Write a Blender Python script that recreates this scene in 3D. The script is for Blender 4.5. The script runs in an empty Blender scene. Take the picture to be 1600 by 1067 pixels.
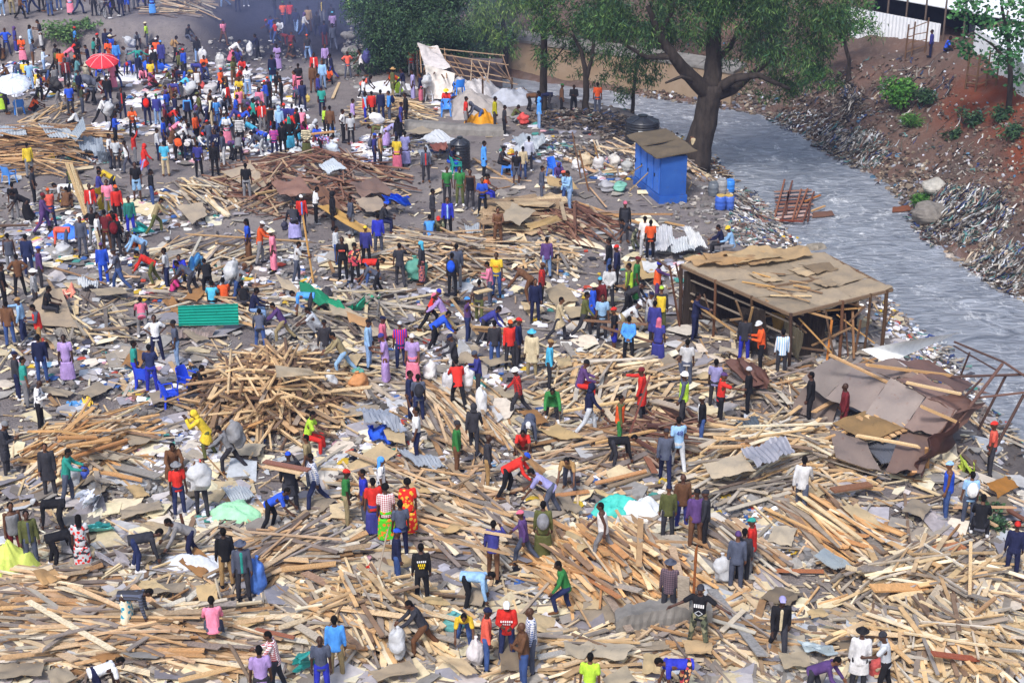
import bpy, bmesh, math, random
from mathutils import Vector, Matrix, noise as mnoise
random.seed(11)
R = math.radians
S = bpy.context.scene
COL = S.collection
# ---------------------------------------------------------------- camera model
CAM_H = 22.0; F_PX = 2440.0; PITCH = R(23.2)
def ray(px, py):
    u = (px-800)/F_PX; v = (py-533.5)/F_PX
    return (u, math.cos(PITCH)-v*math.sin(PITCH), -math.sin(PITCH)-v*math.cos(PITCH))
def at(px, py, z=0.0):
    r = ray(px, py); t = (z-CAM_H)/r[2]
    return Vector((r[0]*t, r[1]*t, z))
def aty(px, py, Y):
    r = ray(px, py); t = Y/r[1]
    return Vector((r[0]*t, Y, CAM_H+r[2]*t))
def proj(p):
    x, y, z = p[0], p[1], p[2]-CAM_H
    dep = y*math.cos(PITCH)-z*math.sin(PITCH)
    upc = y*math.sin(PITCH)+z*math.cos(PITCH)
    return (800+F_PX*x/dep, 533.5-F_PX*upc/dep, dep)
# ---------------------------------------------------------------- colour
def lin(c):
    return c/12.92 if c <= .04045 else ((c+.055)/1.055)**2.4
def hexc(h, k=1.0):
    h = h.lstrip('#')
    return tuple(lin(int(h[i:i+2], 16)/255)*k for i in (0, 2, 4))
def dull(c, k=.10, d=(.17, .15, .145)):
    l = .3*c[0]+.59*c[1]+.11*c[2]
    return tuple(x*(1-k)+(l*.55+q*.45)*k for x, q in zip(c, d))
def jit(c, a=.15):
    k = 1+random.uniform(-a, a); b = random.uniform(-a, a)*.3
    return (max(0, c[0]*k*(1+b)), max(0, c[1]*k), max(0, c[2]*k*(1-b)))
# ---------------------------------------------------------------- mesh builder
class MB:
    def __init__(s): s.v = []; s.f = []; s.c = []
    def add(s, vs, fs, col=None):
        n = len(s.v); s.v.extend(tuple(p) for p in vs)
        s.f.extend(tuple(i+n for i in f) for f in fs)
        s.c.extend([col]*len(fs))
    def bar(s, a, b, w, t, roll=0.0, col=None, bow=0.0):
        a = Vector(a); b = Vector(b); d = b-a
        if d.length < 1e-6: return
        d.normalize()
        side = d.cross(Vector((0, 0, 1)))
        if side.length < 1e-3: side = Vector((1, 0, 0))
        side.normalize(); up = side.cross(d); up.normalize()
        if roll:
            c, q = math.cos(roll), math.sin(roll)
            side, up = side*c+up*q, up*c-side*q
        sw = side*(w/2); tt = up*(t/2)
        vs = []
        for p in (a, b): vs += [p-sw-tt, p+sw-tt, p+sw+tt, p-sw+tt]
        s.add(vs, [(0, 1, 2, 3), (7, 6, 5, 4), (0, 4, 5, 1), (1, 5, 6, 2), (2, 6, 7, 3), (3, 7, 4, 0)], col)
    def tube(s, pts, rad, n=8, col=None, caps=True):
        pts = [Vector(p) for p in pts]; m = len(pts)
        if not isinstance(rad, (list, tuple)): rad = [rad]*m
        vs = []; prev = None
        for i, p in enumerate(pts):
            d = (pts[min(i+1, m-1)]-pts[max(i-1, 0)]).normalized()
            if prev is None:
                q = d.cross(Vector((0, 0, 1)))
                if q.length < .05: q = d.cross(Vector((1, 0, 0)))
            else:
                q = prev-d*prev.dot(d)
            q.normalize(); prev = q; w = d.cross(q)
            for k in range(n):
                a = 2*math.pi*k/n
                vs.append(p+(q*math.cos(a)+w*math.sin(a))*rad[i])
        fs = []
        for i in range(m-1):
            for k in range(n):
                k2 = (k+1) % n
                fs.append((i*n+k, i*n+k2, (i+1)*n+k2, (i+1)*n+k))
        if caps:
            fs.append(tuple(range(n))[::-1]); fs.append(tuple((m-1)*n+k for k in range(n)))
        s.add(vs, fs, col)
    def loft(s, rings, n=14, col=None, caps=True):
        """rings: (centre, xaxis*rx, yaxis*ry) ellipses"""
        vs = []
        for c, ax, ay in rings:
            for k in range(n):
                a = 2*math.pi*k/n
                vs.append(Vector(c)+Vector(ax)*math.cos(a)+Vector(ay)*math.sin(a))
        m = len(rings); fs = []
        for i in range(m-1):
            for k in range(n):
                k2 = (k+1) % n
                fs.append((i*n+k, i*n+k2, (i+1)*n+k2, (i+1)*n+k))
        if caps:
            fs.append(tuple(range(n))[::-1]); fs.append(tuple((m-1)*n+k for k in range(n)))
        s.add(vs, fs, col)
    def ball(s, c, r, n=10, m=7, col=None, rot=None, lo=-1.0, hi=1.0):
        """ellipsoid; lo..hi limit its vertical extent"""
        c = Vector(c); r = (r, r, r) if not isinstance(r, (tuple, list)) else r
        t0 = math.asin(max(-1, lo)); t1 = math.asin(min(1, hi)); rings = []
        for i in range(m+1):
            t = t0+(t1-t0)*i/m
            t = max(-math.pi/2+.05, min(math.pi/2-.05, t))
            rr = math.cos(t); z = math.sin(t)
            o, ax, ay = Vector((0, 0, z*r[2])), Vector((rr*r[0], 0, 0)), Vector((0, rr*r[1], 0))
            if rot is not None: o, ax, ay = rot@o, rot@ax, rot@ay
            rings.append((c+o, ax, ay))
        s.loft(rings, n, col)
    def cap(s, a, b, ra, rb, n=10, col=None):
        a = Vector(a); b = Vector(b); d = (b-a)
        L = d.length
        if L < 1e-5: return s.ball(a, ra, n, 6, col)
        d.normalize()
        pts = [a-d*ra*.92, a-d*ra*.6, a, b, b+d*rb*.6, b+d*rb*.92]
        s.tube(pts, [ra*.38, ra*.8, ra, rb, rb*.8, rb*.38], n, col)
    def mesh(s, name, mat=None, smooth=False):
        me = bpy.data.meshes.new(name)
        me.from_pydata(s.v, [], s.f)
        if s.c and any(c is not None for c in s.c):
            at_ = me.attributes.new('Col', 'FLOAT_COLOR', 'FACE')
            flat = []
            for c in s.c: flat.extend((c or (.5, .5, .5))[:3]); flat.append(1.0)
            at_.data.foreach_set('color', flat)
        if smooth: me.polygons.foreach_set('use_smooth', [True]*len(me.polygons))
        if mat: me.materials.append(mat)
        me.update()
        return me
    def build(s, name, mat, parent=None, smooth=False, loc=None):
        o = bpy.data.objects.new(name, s.mesh(name, mat, smooth)); COL.objects.link(o)
        if parent: o.parent = parent
        if loc: o.location = loc
        return o
def tag(o, label=None, cat=None, group=None, kind=None):
    if label: o['label'] = label
    if cat: o['category'] = cat
    if group: o['group'] = group
    if kind: o['kind'] = kind
    return o
def empty(name, loc=(0, 0, 0), rz=0.0):
    o = bpy.data.objects.new(name, None); COL.objects.link(o)
    o.location = loc; o.rotation_euler = (0, 0, rz); o.empty_display_size = .2
    return o
def addobj(name, me, parent=None, loc=None, rot=None, scale=None, color=None):
    o = bpy.data.objects.new(name, me); COL.objects.link(o)
    if parent: o.parent = parent
    if loc is not None: o.location = loc
    if rot is not None: o.rotation_euler = rot
    if scale is not None: o.scale = scale
    if color is not None: o.color = (*color, 1)
    return o
# ---------------------------------------------------------------- materials
MATS = {}
def newmat(name):
    m = bpy.data.materials.new(name); m.use_nodes = True
    nt = m.node_tree; nt.nodes.clear()
    out = nt.nodes.new('ShaderNodeOutputMaterial'); b = nt.nodes.new('ShaderNodeBsdfPrincipled')
    nt.links.new(b.outputs[0], out.inputs[0])
    MATS[name] = m
    return m, nt, b, out
def nd(nt, t, **kw):
    n = nt.nodes.new(t)
    for k, v in kw.items():
        if k in n.inputs.keys(): n.inputs[k].default_value = v
        else: setattr(n, k, v)
    return n
def mixc(nt, fac, a, b, mode='MIX'):
    n = nt.nodes.new('ShaderNodeMix'); n.data_type = 'RGBA'; n.blend_type = mode
    for i, x in ((0, fac), (6, a), (7, b)):
        if hasattr(x, 'is_output'): nt.links.new(x, n.inputs[i])
        else: n.inputs[i].default_value = x if i == 0 else (*x, 1)
    return n.outputs[2]
def ramp(nt, src, stops):
    n = nt.nodes.new('ShaderNodeValToRGB'); e = n.color_ramp.elements
    while len(e) < len(stops): e.new(.5)
    for k, (p, c) in enumerate(stops):
        e[k].position = p; e[k].color = (*c, 1) if isinstance(c, tuple) else (c, c, c, 1)
    nt.links.new(src, n.inputs[0])
    return n.outputs[0]
def coords(nt, kind='Object', scale=(1, 1, 1)):
    tc = nt.nodes.new('ShaderNodeTexCoord'); mp = nt.nodes.new('ShaderNodeMapping')
    mp.inputs['Scale'].default_value = scale
    nt.links.new(tc.outputs[kind], mp.inputs[0])
    return mp.outputs[0]
def noise(nt, vec, scale, detail=4, rough=.6, dist=0.0):
    n = nd(nt, 'ShaderNodeTexNoise', Scale=scale, Detail=detail, Roughness=rough, Distortion=dist)
    if vec is not None: nt.links.new(vec, n.inputs['Vector'])
    return n.outputs[0]
def bump(nt, b, h, strength=.4, dist=.02):
    n = nd(nt, 'ShaderNodeBump', Strength=strength, Distance=dist)
    nt.links.new(h, n.inputs['Height']); nt.links.new(n.outputs[0], b.inputs['Normal'])
def src_color(nt, mode):
    if mode == 'obj': return nd(nt, 'ShaderNodeObjectInfo').outputs['Color']
    a = nd(nt, 'ShaderNodeAttribute'); a.attribute_name = 'Col'
    return a.outputs['Color']
def surf_mat(name, mode='obj', lo=.75, hi=1.2, scale=6, stretch=(1, 1, 1), rough=.85, spec=.2, bstr=.3, bdist=.01, kind='Object', metal=0):
    """coloured surface: own colour x uneven noise for wear and, on cloth, fold shading"""
    m, nt, b, out = newmat(name)
    v = coords(nt, kind, stretch); n = noise(nt, v, scale, 5, .65)
    c = src_color(nt, mode) if isinstance(mode, str) else None
    k = ramp(nt, n, [(.3, lo), (.7, hi)])
    base = mixc(nt, 1.0, c if c is not None else mode, k, 'MULTIPLY')
    nt.links.new(base, b.inputs['Base Color'])
    b.inputs['Roughness'].default_value = rough; b.inputs['Specular IOR Level'].default_value = spec
    b.inputs['Metallic'].default_value = metal
    if bstr: bump(nt, b, n, bstr, bdist)
    return m
cloth = surf_mat('cloth', 'obj', .66, 1.2, 6, (1, 1, .6), rough=.95, spec=.1, bstr=.9, bdist=.05)  # stronger noise paints fold shading into the cloth colour
skin = surf_mat('skin', 'obj', .85, 1.1, 12, rough=.5, spec=.35, bstr=.1)
wood_obj = surf_mat('sawn_wood', 'obj', .62, 1.25, 5, (.5, 9, 9), rough=.8, bstr=.4, bdist=.006)
wood_att = surf_mat('sawn_wood_scraps', 'att', .68, 1.22, 2.2, (1, 1, 1), rough=.82, bstr=.3, bdist=.006)
paint_obj = surf_mat('plain_surface', 'obj', .85, 1.1, 4, rough=.55, spec=.35, bstr=.15)
plastic_obj = surf_mat('plastic', 'obj', .92, 1.06, 4, rough=.35, spec=.5, bstr=.05)
tarp_obj = surf_mat('plastic_sheet', 'obj', .78, 1.15, 3, rough=.6, spec=.3, bstr=.8, bdist=.05)
litter_att = surf_mat('litter_surface', 'att', .8, 1.15, 5, rough=.8, bstr=.3)
stone_att = surf_mat('rubble_stone', 'att', .65, 1.25, 4, rough=.92, bstr=.6, bdist=.03)
leaf_att = surf_mat('leaf', 'att', .8, 1.2, .7, rough=.6, spec=.25, bstr=0)
bark = surf_mat('bark', (.045, .036, .032), .5, 1.5, 5, (1, 1, .25), rough=.9, bstr=.9, bdist=.06)
conc = surf_mat('concrete', (.22, .205, .19), .6, 1.25, 1.6, rough=.93, bstr=.5, bdist=.04)
def board_mat(name, c1, c2, stain, rough=.9, metal=0.0, scale=1.2):
    m, nt, b, out = newmat(name)
    v = coords(nt, 'Object'); n = noise(nt, v, scale, 6, .7); n2 = noise(nt, v, scale*7, 4, .7)
    oi = nd(nt, 'ShaderNodeObjectInfo')
    base = mixc(nt, ramp(nt, n, [(.36, 0.0), (.66, 1.0)]), c1, c2)
    base = mixc(nt, ramp(nt, n2, [(.60, 0.0), (.74, .75)]), base, stain)
    base = mixc(nt, 1.0, base, oi.outputs['Color'], 'MULTIPLY')
    nt.links.new(base, b.inputs['Base Color']); b.inputs['Roughness'].default_value = rough
    b.inputs['Metallic'].default_value = metal; b.inputs['Specular IOR Level'].default_value = .25
    bump(nt, b, n2, .35, .015)
    return m
fibre = board_mat('fibreboard', hexc('#a39a8c'), hexc('#c3b49c'), hexc('#7c7468'))
rust = board_mat('rusted_iron', hexc('#a39a98'), hexc('#bdb2ac'), hexc('#9a7462'), .6, .1, .7)
iron = board_mat('zinc_iron', hexc('#b4bac2'), hexc('#cfd2d4'), hexc('#94867a'), .45, .1, .8)
EXPOSURE = 1.05
# ---------------------------------------------------------------- terrain
LB = [(18.5, 10), (18, 30), (17.5, 40), (17.2, 46.9), (16.6, 54.4), (15.8, 59.6), (13.4, 65.7), (12.7, 70.1), (11.2, 76.1), (10.9, 81.2), (9.1, 86.4), (6.0, 88.8), (3.1, 91.0), (.8, 92.8), (-1.6, 94.4), (-5, 97.5), (-8.5, 103), (-10, 112), (-11, 135)]
RB = [(29, 10), (28, 25), (26, 40), (24, 50), (21.3, 60.3), (19.5, 67), (19.3, 71), (19.3, 76.1), (17.2, 83.1), (15.1, 89.8), (11.2, 92.4), (7.9, 94.4), (2, 97.6), (-.8, 99.7), (-3.5, 104), (-5.5, 112), (-6.5, 135)]
RIVER = LB+RB[::-1]
WATER_Z = -2.0
def pdist(x, y, pl):
    best = 1e9
    for (x1, y1), (x2, y2) in zip(pl, pl[1:]):
        dx, dy = x2-x1, y2-y1
        t = ((x-x1)*dx+(y-y1)*dy)/(dx*dx+dy*dy); t = 0 if t < 0 else 1 if t > 1 else t
        d = (x-x1-t*dx)**2+(y-y1-t*dy)**2
        if d < best: best = d
    return math.sqrt(best)
def inside(x, y, poly):
    c = False; j = len(poly)-1
    for i in range(len(poly)):
        xi, yi = poly[i]; xj, yj = poly[j]
        if (yi > y) != (yj > y) and x < (xj-xi)*(y-yi)/(yj-yi)+xi: c = not c
        j = i
    return c
def sm(a, b, x):
    t = min(1, max(0, (x-a)/(b-a))); return t*t*(3-2*t)
def n2(x, y, s, z=0.0): return mnoise.noise(Vector((x*s, y*s, z)))
MOUNDS = []       # (x, y, rx, ry, rot, h) heaps
def zone(x, y):
    """(kind, distance from the water): river / left (the site) / right"""
    if y > 140: return ('left', 30) if x < -8 else ('right', 20+y-140)
    if y < 11: return ('left', 5)
    if inside(x, y, RIVER): return 'river', min(pdist(x, y, LB), pdist(x, y, RB))
    dl = pdist(x, y, LB); dr = pdist(x, y, RB)
    return ('left', dl) if dl < dr else ('right', dr)
def hgt0(x, y):
    k, d = zone(x, y)
    if k == 'river': return WATER_Z-min(.9, d*.5)-.02
    nz = .10*n2(x, y, .25)+.05*n2(x, y, .9, 3)
    if k == 'left':
        z = -2+2.0*sm(0, 4.2, d)+nz*min(1, d)
        wst = sm(-17, -20, x)
        z += 2.1*sm(94.6, 97.6, y+.6*n2(x, y, .2, 7))*wst+(1-wst)*1.9*sm(91, 112, y)
        z += .5*sm(66, 92, y)*0
    else:
        q = .66 if y < 86 else .42
        z = -2+q*d if d < 9.5 else -2+q*9.5+(d-9.5)*.03
        z += (.5*n2(x, y, .3, 5)-.7*abs(n2(x, y, .45, 14))+.35*n2(x, y, .9, 9)+.16*n2(x, y, 2.1, 2)+.25)*min(1, d*.5)*(1 if d < 9 else .3)
        if y > 98: z += (y-98)*.12
    return z
def mound(x, y):
    z = 0
    for (mx, my, rx, ry, c, s, h) in MOUNDS:
        dx, dy = x-mx, y-my
        if abs(dx) > rx+ry or abs(dy) > rx+ry: continue
        u = (dx*c+dy*s)/rx; v = (-dx*s+dy*c)/ry; q = u*u+v*v
        if q < 1: z = max(z, h*(1-q)**1.3)
    return z
def hgt(x, y): return hgt0(x, y)+mound(x, y)
def hit(px, py, f=None):
    f = f or hgt
    r = ray(px, py); t = 24.0; dt = .9; prev = t
    while t < 220:
        x, y, z = r[0]*t, r[1]*t, CAM_H+r[2]*t
        if z <= f(x, y):
            a, b = prev, t
            for _ in range(9):
                m = (a+b)/2
                if CAM_H+r[2]*m <= f(r[0]*m, r[1]*m): b = m
                else: a = m
            x, y = r[0]*b, r[1]*b
            return Vector((x, y, f(x, y)))
        prev = t; t += dt
    return Vector((r[0]*t, r[1]*t, 0))
def ground_build():
    def axis(lo, hi, step, far):
        a = [lo+i*step for i in range(int((hi-lo)/step)+1)]
        e = [4, 10, 25, 60, 140, 300, far]
        return [lo-d for d in e[::-1]]+a+[hi+d for d in e]
    xs = axis(-42, 44, .42, 700); ys = axis(24, 130, .42, 900)
    vs = []; soil = []
    for y in ys:
        for x in xs:
            xx = min(60, max(-60, x)); yy = min(160, max(9, y))
            z = hgt(xx, yy); k, d = zone(xx, yy)
            vs.append((x, y, z))
            r = 1.0 if k == 'right' else 0.0
            ash = sm(93, 96, yy)*sm(-22, -17, xx)*(1-sm(-9, -6, xx)) if k == 'left' else 0
            wet = 1-sm(0, 2.5, d) if k != 'river' else 1
            if k == 'right': wet = sm(2.5, 5, d)*(1-sm(79, 84, yy))*sm(52, 60, yy)
            soil.append((r, ash, wet, 1))
    nx = len(xs); fs = []
    for j in range(len(ys)-1):
        for i in range(nx-1): fs.append((j*nx+i, j*nx+i+1, (j+1)*nx+i+1, (j+1)*nx+i))
    me = bpy.data.meshes.new('ground'); me.from_pydata(vs, [], fs)
    a = me.attributes.new('Soil', 'FLOAT_COLOR', 'POINT')
    a.data.foreach_set('color', [c for q in soil for c in q])
    me.polygons.foreach_set('use_smooth', [True]*len(me.polygons))
    m, nt, b, out = newmat('trodden_earth')
    v = coords(nt, 'Object')
    nA = noise(nt, v, .35, 6, .65); nB = noise(nt, v, 3.5, 6, .75); nC = noise(nt, v, 14, 3, .7)
    at_ = nd(nt, 'ShaderNodeAttribute'); at_.attribute_name = 'Soil'
    sep = nd(nt, 'ShaderNodeSeparateColor'); nt.links.new(at_.outputs['Color'], sep.inputs[0])
    site = mixc(nt, ramp(nt, nA, [(.35, 0.0), (.65, 1.0)]), hexc('#776f70'), hexc('#978e8a'))
    site = mixc(nt, ramp(nt, nB, [(.55, 0.0), (.72, .8)]), site, hexc('#5a5250'))
    vor = nd(nt, 'ShaderNodeTexVoronoi', Scale=5.5); vor.feature = 'F1'; nt.links.new(v, vor.inputs['Vector'])
    chips = mixc(nt, ramp(nt, vor.outputs['Distance'], [(.10, .55), (.2, 0.0)]), site, hexc('#a59a8d'))
    bank = mixc(nt, ramp(nt, nA, [(.42, 0.0), (.58, 1.0)]), hexc('#63534d'), hexc('#745c52'))
    bank = mixc(nt, ramp(nt, nB, [(.5, 0.0), (.75, .8)]), bank, hexc('#84776f'))
    rd = nd(nt, 'ShaderNodeMath', operation='MULTIPLY'); nt.links.new(ramp(nt, nA, [(.40, .25), (.60, 1.0)]), rd.inputs[0]); nt.links.new(sep.outputs[2], rd.inputs[1])
    bank = mixc(nt, rd.outputs[0], bank, hexc('#82452f'))
    ash = mixc(nt, ramp(nt, nB, [(.4, 0.0), (.7, 1.0)]), hexc('#2b2a34'), hexc('#464450'))
    c = mixc(nt, sep.outputs[0], chips, bank); c = mixc(nt, sep.outputs[1], c, ash)
    inv = nd(nt, 'ShaderNodeMath', operation='SUBTRACT'); inv.inputs[0].default_value = 1; nt.links.new(sep.outputs[0], inv.inputs[1])
    wt = nd(nt, 'ShaderNodeMath', operation='MULTIPLY'); nt.links.new(inv.outputs[0], wt.inputs[0]); nt.links.new(sep.outputs[2], wt.inputs[1])
    c = mixc(nt, wt.outputs[0], c, mixc(nt, .55, c, hexc('#3a3532')))
    nt.links.new(c, b.inputs['Base Color']); b.inputs['Roughness'].default_value = .95
    b.inputs['Specular IOR Level'].default_value = .15
    ad = nd(nt, 'ShaderNodeMath', operation='ADD'); nt.links.new(nB, ad.inputs[0]); nt.links.new(nC, ad.inputs[1])
    bump(nt, b, ad.outputs[0], .9, .09)
    me.materials.append(m)
    tag(addobj('ground', me), kind='structure', label='trodden grey earth of the site and river banks')
def water_build():
    x0, x1, y0, y1 = -14, 34, 10, 136
    vs = []; fs = []; st = .5
    nx = int((x1-x0)/st); ny = int((y1-y0)/st); idx = {}
    def vid(i, j):
        if (i, j) not in idx:
            x, y = x0+i*st, y0+j*st
            idx[(i, j)] = len(vs); vs.append((x, y, WATER_Z+.05*n2(x, y, .8)+.03*n2(x, y, 1.9, 4)))
        return idx[(i, j)]
    for j in range(ny):
        for i in range(nx):
            x, y = x0+(i+.5)*st, y0+(j+.5)*st
            if inside(x, y, RIVER) or min(pdist(x, y, LB), pdist(x, y, RB)) < 1.2:
                fs.append((vid(i, j), vid(i+1, j), vid(i+1, j+1), vid(i, j+1)))
    me = bpy.data.meshes.new('river_water'); me.from_pydata(vs, [], fs)
    me.polygons.foreach_set('use_smooth', [True]*len(me.polygons))
    m, nt, b, out = newmat('muddy_water')
    v = coords(nt, 'Object', (1.0, .55, 1)); w = noise(nt, v, 3.6, 8, .74, .5)
    w2 = noise(nt, v, .5, 5, .7, 1.2)
    fo = nd(nt, 'ShaderNodeMath', operation='MULTIPLY'); nt.links.new(w, fo.inputs[0]); nt.links.new(w2, fo.inputs[1])
    wv = noise(nt, coords(nt, 'Object', (.7, 1.5, 1)), 1.1, 9, .6, 1.6)
    rip = mixc(nt, ramp(nt, wv, [(.34, 0.0), (.68, 1.0)]), hexc('#6e7480'), hexc('#a9aeb8'))  # light ripple crests and dark troughs painted into the base colour
    c = mixc(nt, ramp(nt, fo.outputs[0], [(.29, 0.0), (.40, .75)]), rip, hexc('#f6f7f9'))
    nt.links.new(c, b.inputs['Base Color']); b.inputs['Roughness'].default_value = .3
    b.inputs['Specular IOR Level'].default_value = .55
    bump(nt, b, wv, .8, .5)
    me.materials.append(m)
    tag(addobj('river_water', me), kind='structure', label='shallow grey river with broken white ripples')
# ---------------------------------------------------------------- cached height field
GX0, GY0, GS, GNX, GNY = -48.0, 22.0, .3, 321, 370
class Grid:
    def __init__(s, f): s.a = [[f(GX0+i*GS, GY0+j*GS) for i in range(GNX)] for j in range(GNY)]; s.f = f
    def __call__(s, x, y):
        u = (x-GX0)/GS; v = (y-GY0)/GS
        if u < 0 or v < 0 or u >= GNX-1 or v >= GNY-1: return s.f(x, y)
        i, j = int(u), int(v); u -= i; v -= j; r0, r1 = s.a[j], s.a[j+1]
        return (r0[i]*(1-u)+r0[i+1]*u)*(1-v)+(r1[i]*(1-u)+r1[i+1]*u)*v
_zone_raw = zone; _ZG = {}
def zone(x, y):
    k = (round(x*4), round(y*4))
    if k not in _ZG: _ZG[k] = _zone_raw(k[0]/4, k[1]/4)
    return _ZG[k]
hgt0_raw = hgt0
hgt0 = Grid(hgt0_raw)
def cache_total():
    global hgt
    hgt = Grid(lambda x, y: hgt0(x, y)+mound(x, y))
def hgt(x, y): return hgt0(x, y)
def hit(px, py, f=None):
    f = f or hgt
    r = ray(px, py)
    t = (7.0-CAM_H)/r[2]; dt = .7; prev = t
    while t < 260:
        if CAM_H+r[2]*t <= f(r[0]*t, r[1]*t):
            a, b = prev, t
            for _ in range(9):
                m = (a+b)/2
                if CAM_H+r[2]*m <= f(r[0]*m, r[1]*m): b = m
                else: a = m
            x, y = r[0]*b, r[1]*b
            return Vector((x, y, f(x, y)))
        prev = t; t += dt
    return Vector((r[0]*t, r[1]*t, 0))
# ---------------------------------------------------------------- people: poses
# lean, head, upper arms / forearms (pitch forward, outward) L then R, thigh / shin L then R
POSES = {
 'st': (2, 0, (4, 8), (12, 4), (4, 8), (10, 4), (2, 3), (-2, 2), (3, 4), (-2, 2)),
 'ph': (4, 18, (10, 10), (95, -22), (14, 10), (105, -24), (3, 4), (-3, 3), (1, 4), (-3, 3)),
 'ak': (0, 0, (-22, 42), (25, -48), (-22, 42), (25, -48), (2, 8), (-2, 6), (4, 7), (-2, 6)),
 'fo': (2, 4, (18, 12), (78, -58), (20, 12), (82, -58), (2, 5), (-2, 4), (3, 5), (-2, 4)),
 'wk': (6, 2, (-22, 8), (2, 4), (24, 8), (42, 2), (26, 2), (6, 2), (-20, 3), (-38, 2)),
 'wm': (6, 2, (24, 8), (42, 2), (-22, 8), (2, 4), (-20, 3), (-38, 2), (26, 2), (6, 2)),
 'bd': (88, -8, (-2, 8), (8, 4), (6, 10), (14, 4), (10, 7), (-14, 5), (16, 7), (-10, 5)),
 'bl': (56, -6, (28, 12), (36, 4), (18, 10), (46, 2), (18, 6), (-14, 5), (-6, 6), (-26, 4)),
 'si': (14, 6, (28, 10), (70, -14), (24, 10), (64, -12), (84, 9), (4, 6), (80, 10), (-2, 6)),
 'gr': (16, 8, (34, 14), (66, -18), (34, 12), (60, -14), (112, 14), (30, 8), (104, 16), (34, 8)),
 'sq': (30, 2, (48, 10), (62, -8), (46, 10), (56, -8), (116, 14), (-38, 6), (108, 14), (-44, 6)),
 'cs': (6, 0, (6, 10), (20, 4), (40, 30), (165, -30), (20, 3), (0, 2), (-14, 4), (-26, 3)),
 'ra': (0, -6, (6, 12), (20, 6), (150, 22), (165, 8), (6, 6), (-4, 4), (2, 6), (-4, 4)),
 'pt': (4, 0, (6, 10), (16, 4), (72, 20), (84, 10), (6, 5), (-4, 4), (0, 5), (-4, 4)),
 'ca': (8, 10, (34, 12), (72, -6), (36, 12), (76, -8), (12, 4), (-2, 3), (-8, 5), (-16, 4)),
 'cl': (16, 4, (20, 16), (40, 6), (-10, 16), (20, 6), (62, 6), (-12, 4), (-4, 4), (-18, 3)),
 'bk': (0, 0, (-22, 12), (-8, -42), (-22, 12), (-8, -42), (1, 4), (-2, 3), (3, 4), (-2, 3)),
 'pu': (26, 4, (40, 10), (58, -4), (30, 12), (52, -6), (38, 5), (0, 4), (-24, 6), (-36, 5)),
 'bc': (30, -10, (60, 14), (158, -24), (56, 14), (150, -22), (20, 4), (-4, 3), (-6, 5), (-24, 4)),
 'sp': (2, 0, (20, 58), (40, 66), (16, 52), (34, 60), (10, 9), (-4, 7), (-4, 9), (-14, 7)),
}
class Sk: pass
def dirv(p, o, s):
    p, o = R(p), R(o)
    return Vector((s*math.sin(o), -math.sin(p)*math.cos(o), -math.cos(p)*math.cos(o)))
def skel(code):
    lean, hd, ul, fl, ur, fr, tl, sl, tr, sr = POSES[code]
    k = Sk(); u = Vector((0, -math.sin(R(lean)), math.cos(R(lean)))); f = Vector((0, -math.cos(R(lean)), -math.sin(R(lean))))
    k.u, k.f, k.lean = u, f, lean
    P = Vector((0, 0, 0)); X = Vector((1, 0, 0))
    k.hip = {s: P+X*.095*s-u*.04*(1 if lean < 40 else .3) for s in (1, -1)}
    k.knee = {}; k.ank = {}; k.toe = {}; k.sho = {}; k.elb = {}; k.wri = {}; k.hand = {}
    for s, t, q in ((1, tl, sl), (-1, tr, sr)):
        k.knee[s] = k.hip[s]+dirv(*t, s)*.43; k.ank[s] = k.knee[s]+dirv(*q, s)*.41
    for s, a, b in ((1, ul, fl), (-1, ur, fr)):
        k.sho[s] = P+u*.475+X*.168*s; k.elb[s] = k.sho[s]+dirv(*a, s)*.29
        d = dirv(*b, s); k.wri[s] = k.elb[s]+d*.26; k.hand[s] = d
    low = min(k.ank[1].z, k.ank[-1].z)
    up = Vector((0, 0, .085-low))
    if code == 'gr': up = Vector((0, 0, .2))
    mid = (k.ank[1]+k.ank[-1])/2
    if code not in ('gr',): up += Vector((0, -mid.y, 0))
    for dct in (k.hip, k.knee, k.ank, k.sho, k.elb, k.wri):
        for s in (1, -1): dct[s] = dct[s]+up
    k.P = P+up; k.neck = k.P+u*.53
    ha = R(lean*(.75 if lean > 40 else 1)+hd); k.ha = ha
    k.hu = Vector((0, -math.sin(ha), math.cos(ha))); k.hf = Vector((0, -math.cos(ha), -math.sin(ha)))
    k.head = k.neck+k.hu*.155+k.hf*.015
    for s in (1, -1):
        k.toe[s] = k.ank[s]+Vector((.04*s, -.17, -.045))
    return k
SK = {c: skel(c) for c in POSES}
def torso_rings(k, rows, g, fwd=0.0):
    X = Vector((1, 0, 0))
    return [(k.P+k.u*t+k.f*fwd, X*(rx+g), k.f*(ry+g)) for t, rx, ry in rows]
TOR = [(-.11, .12, .09), (-.04, .165, .118), (.03, .158, .112), (.13, .138, .1), (.26, .158, .112), (.38, .182, .115), (.46, .165, .095), (.52, .085, .07)]
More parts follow.
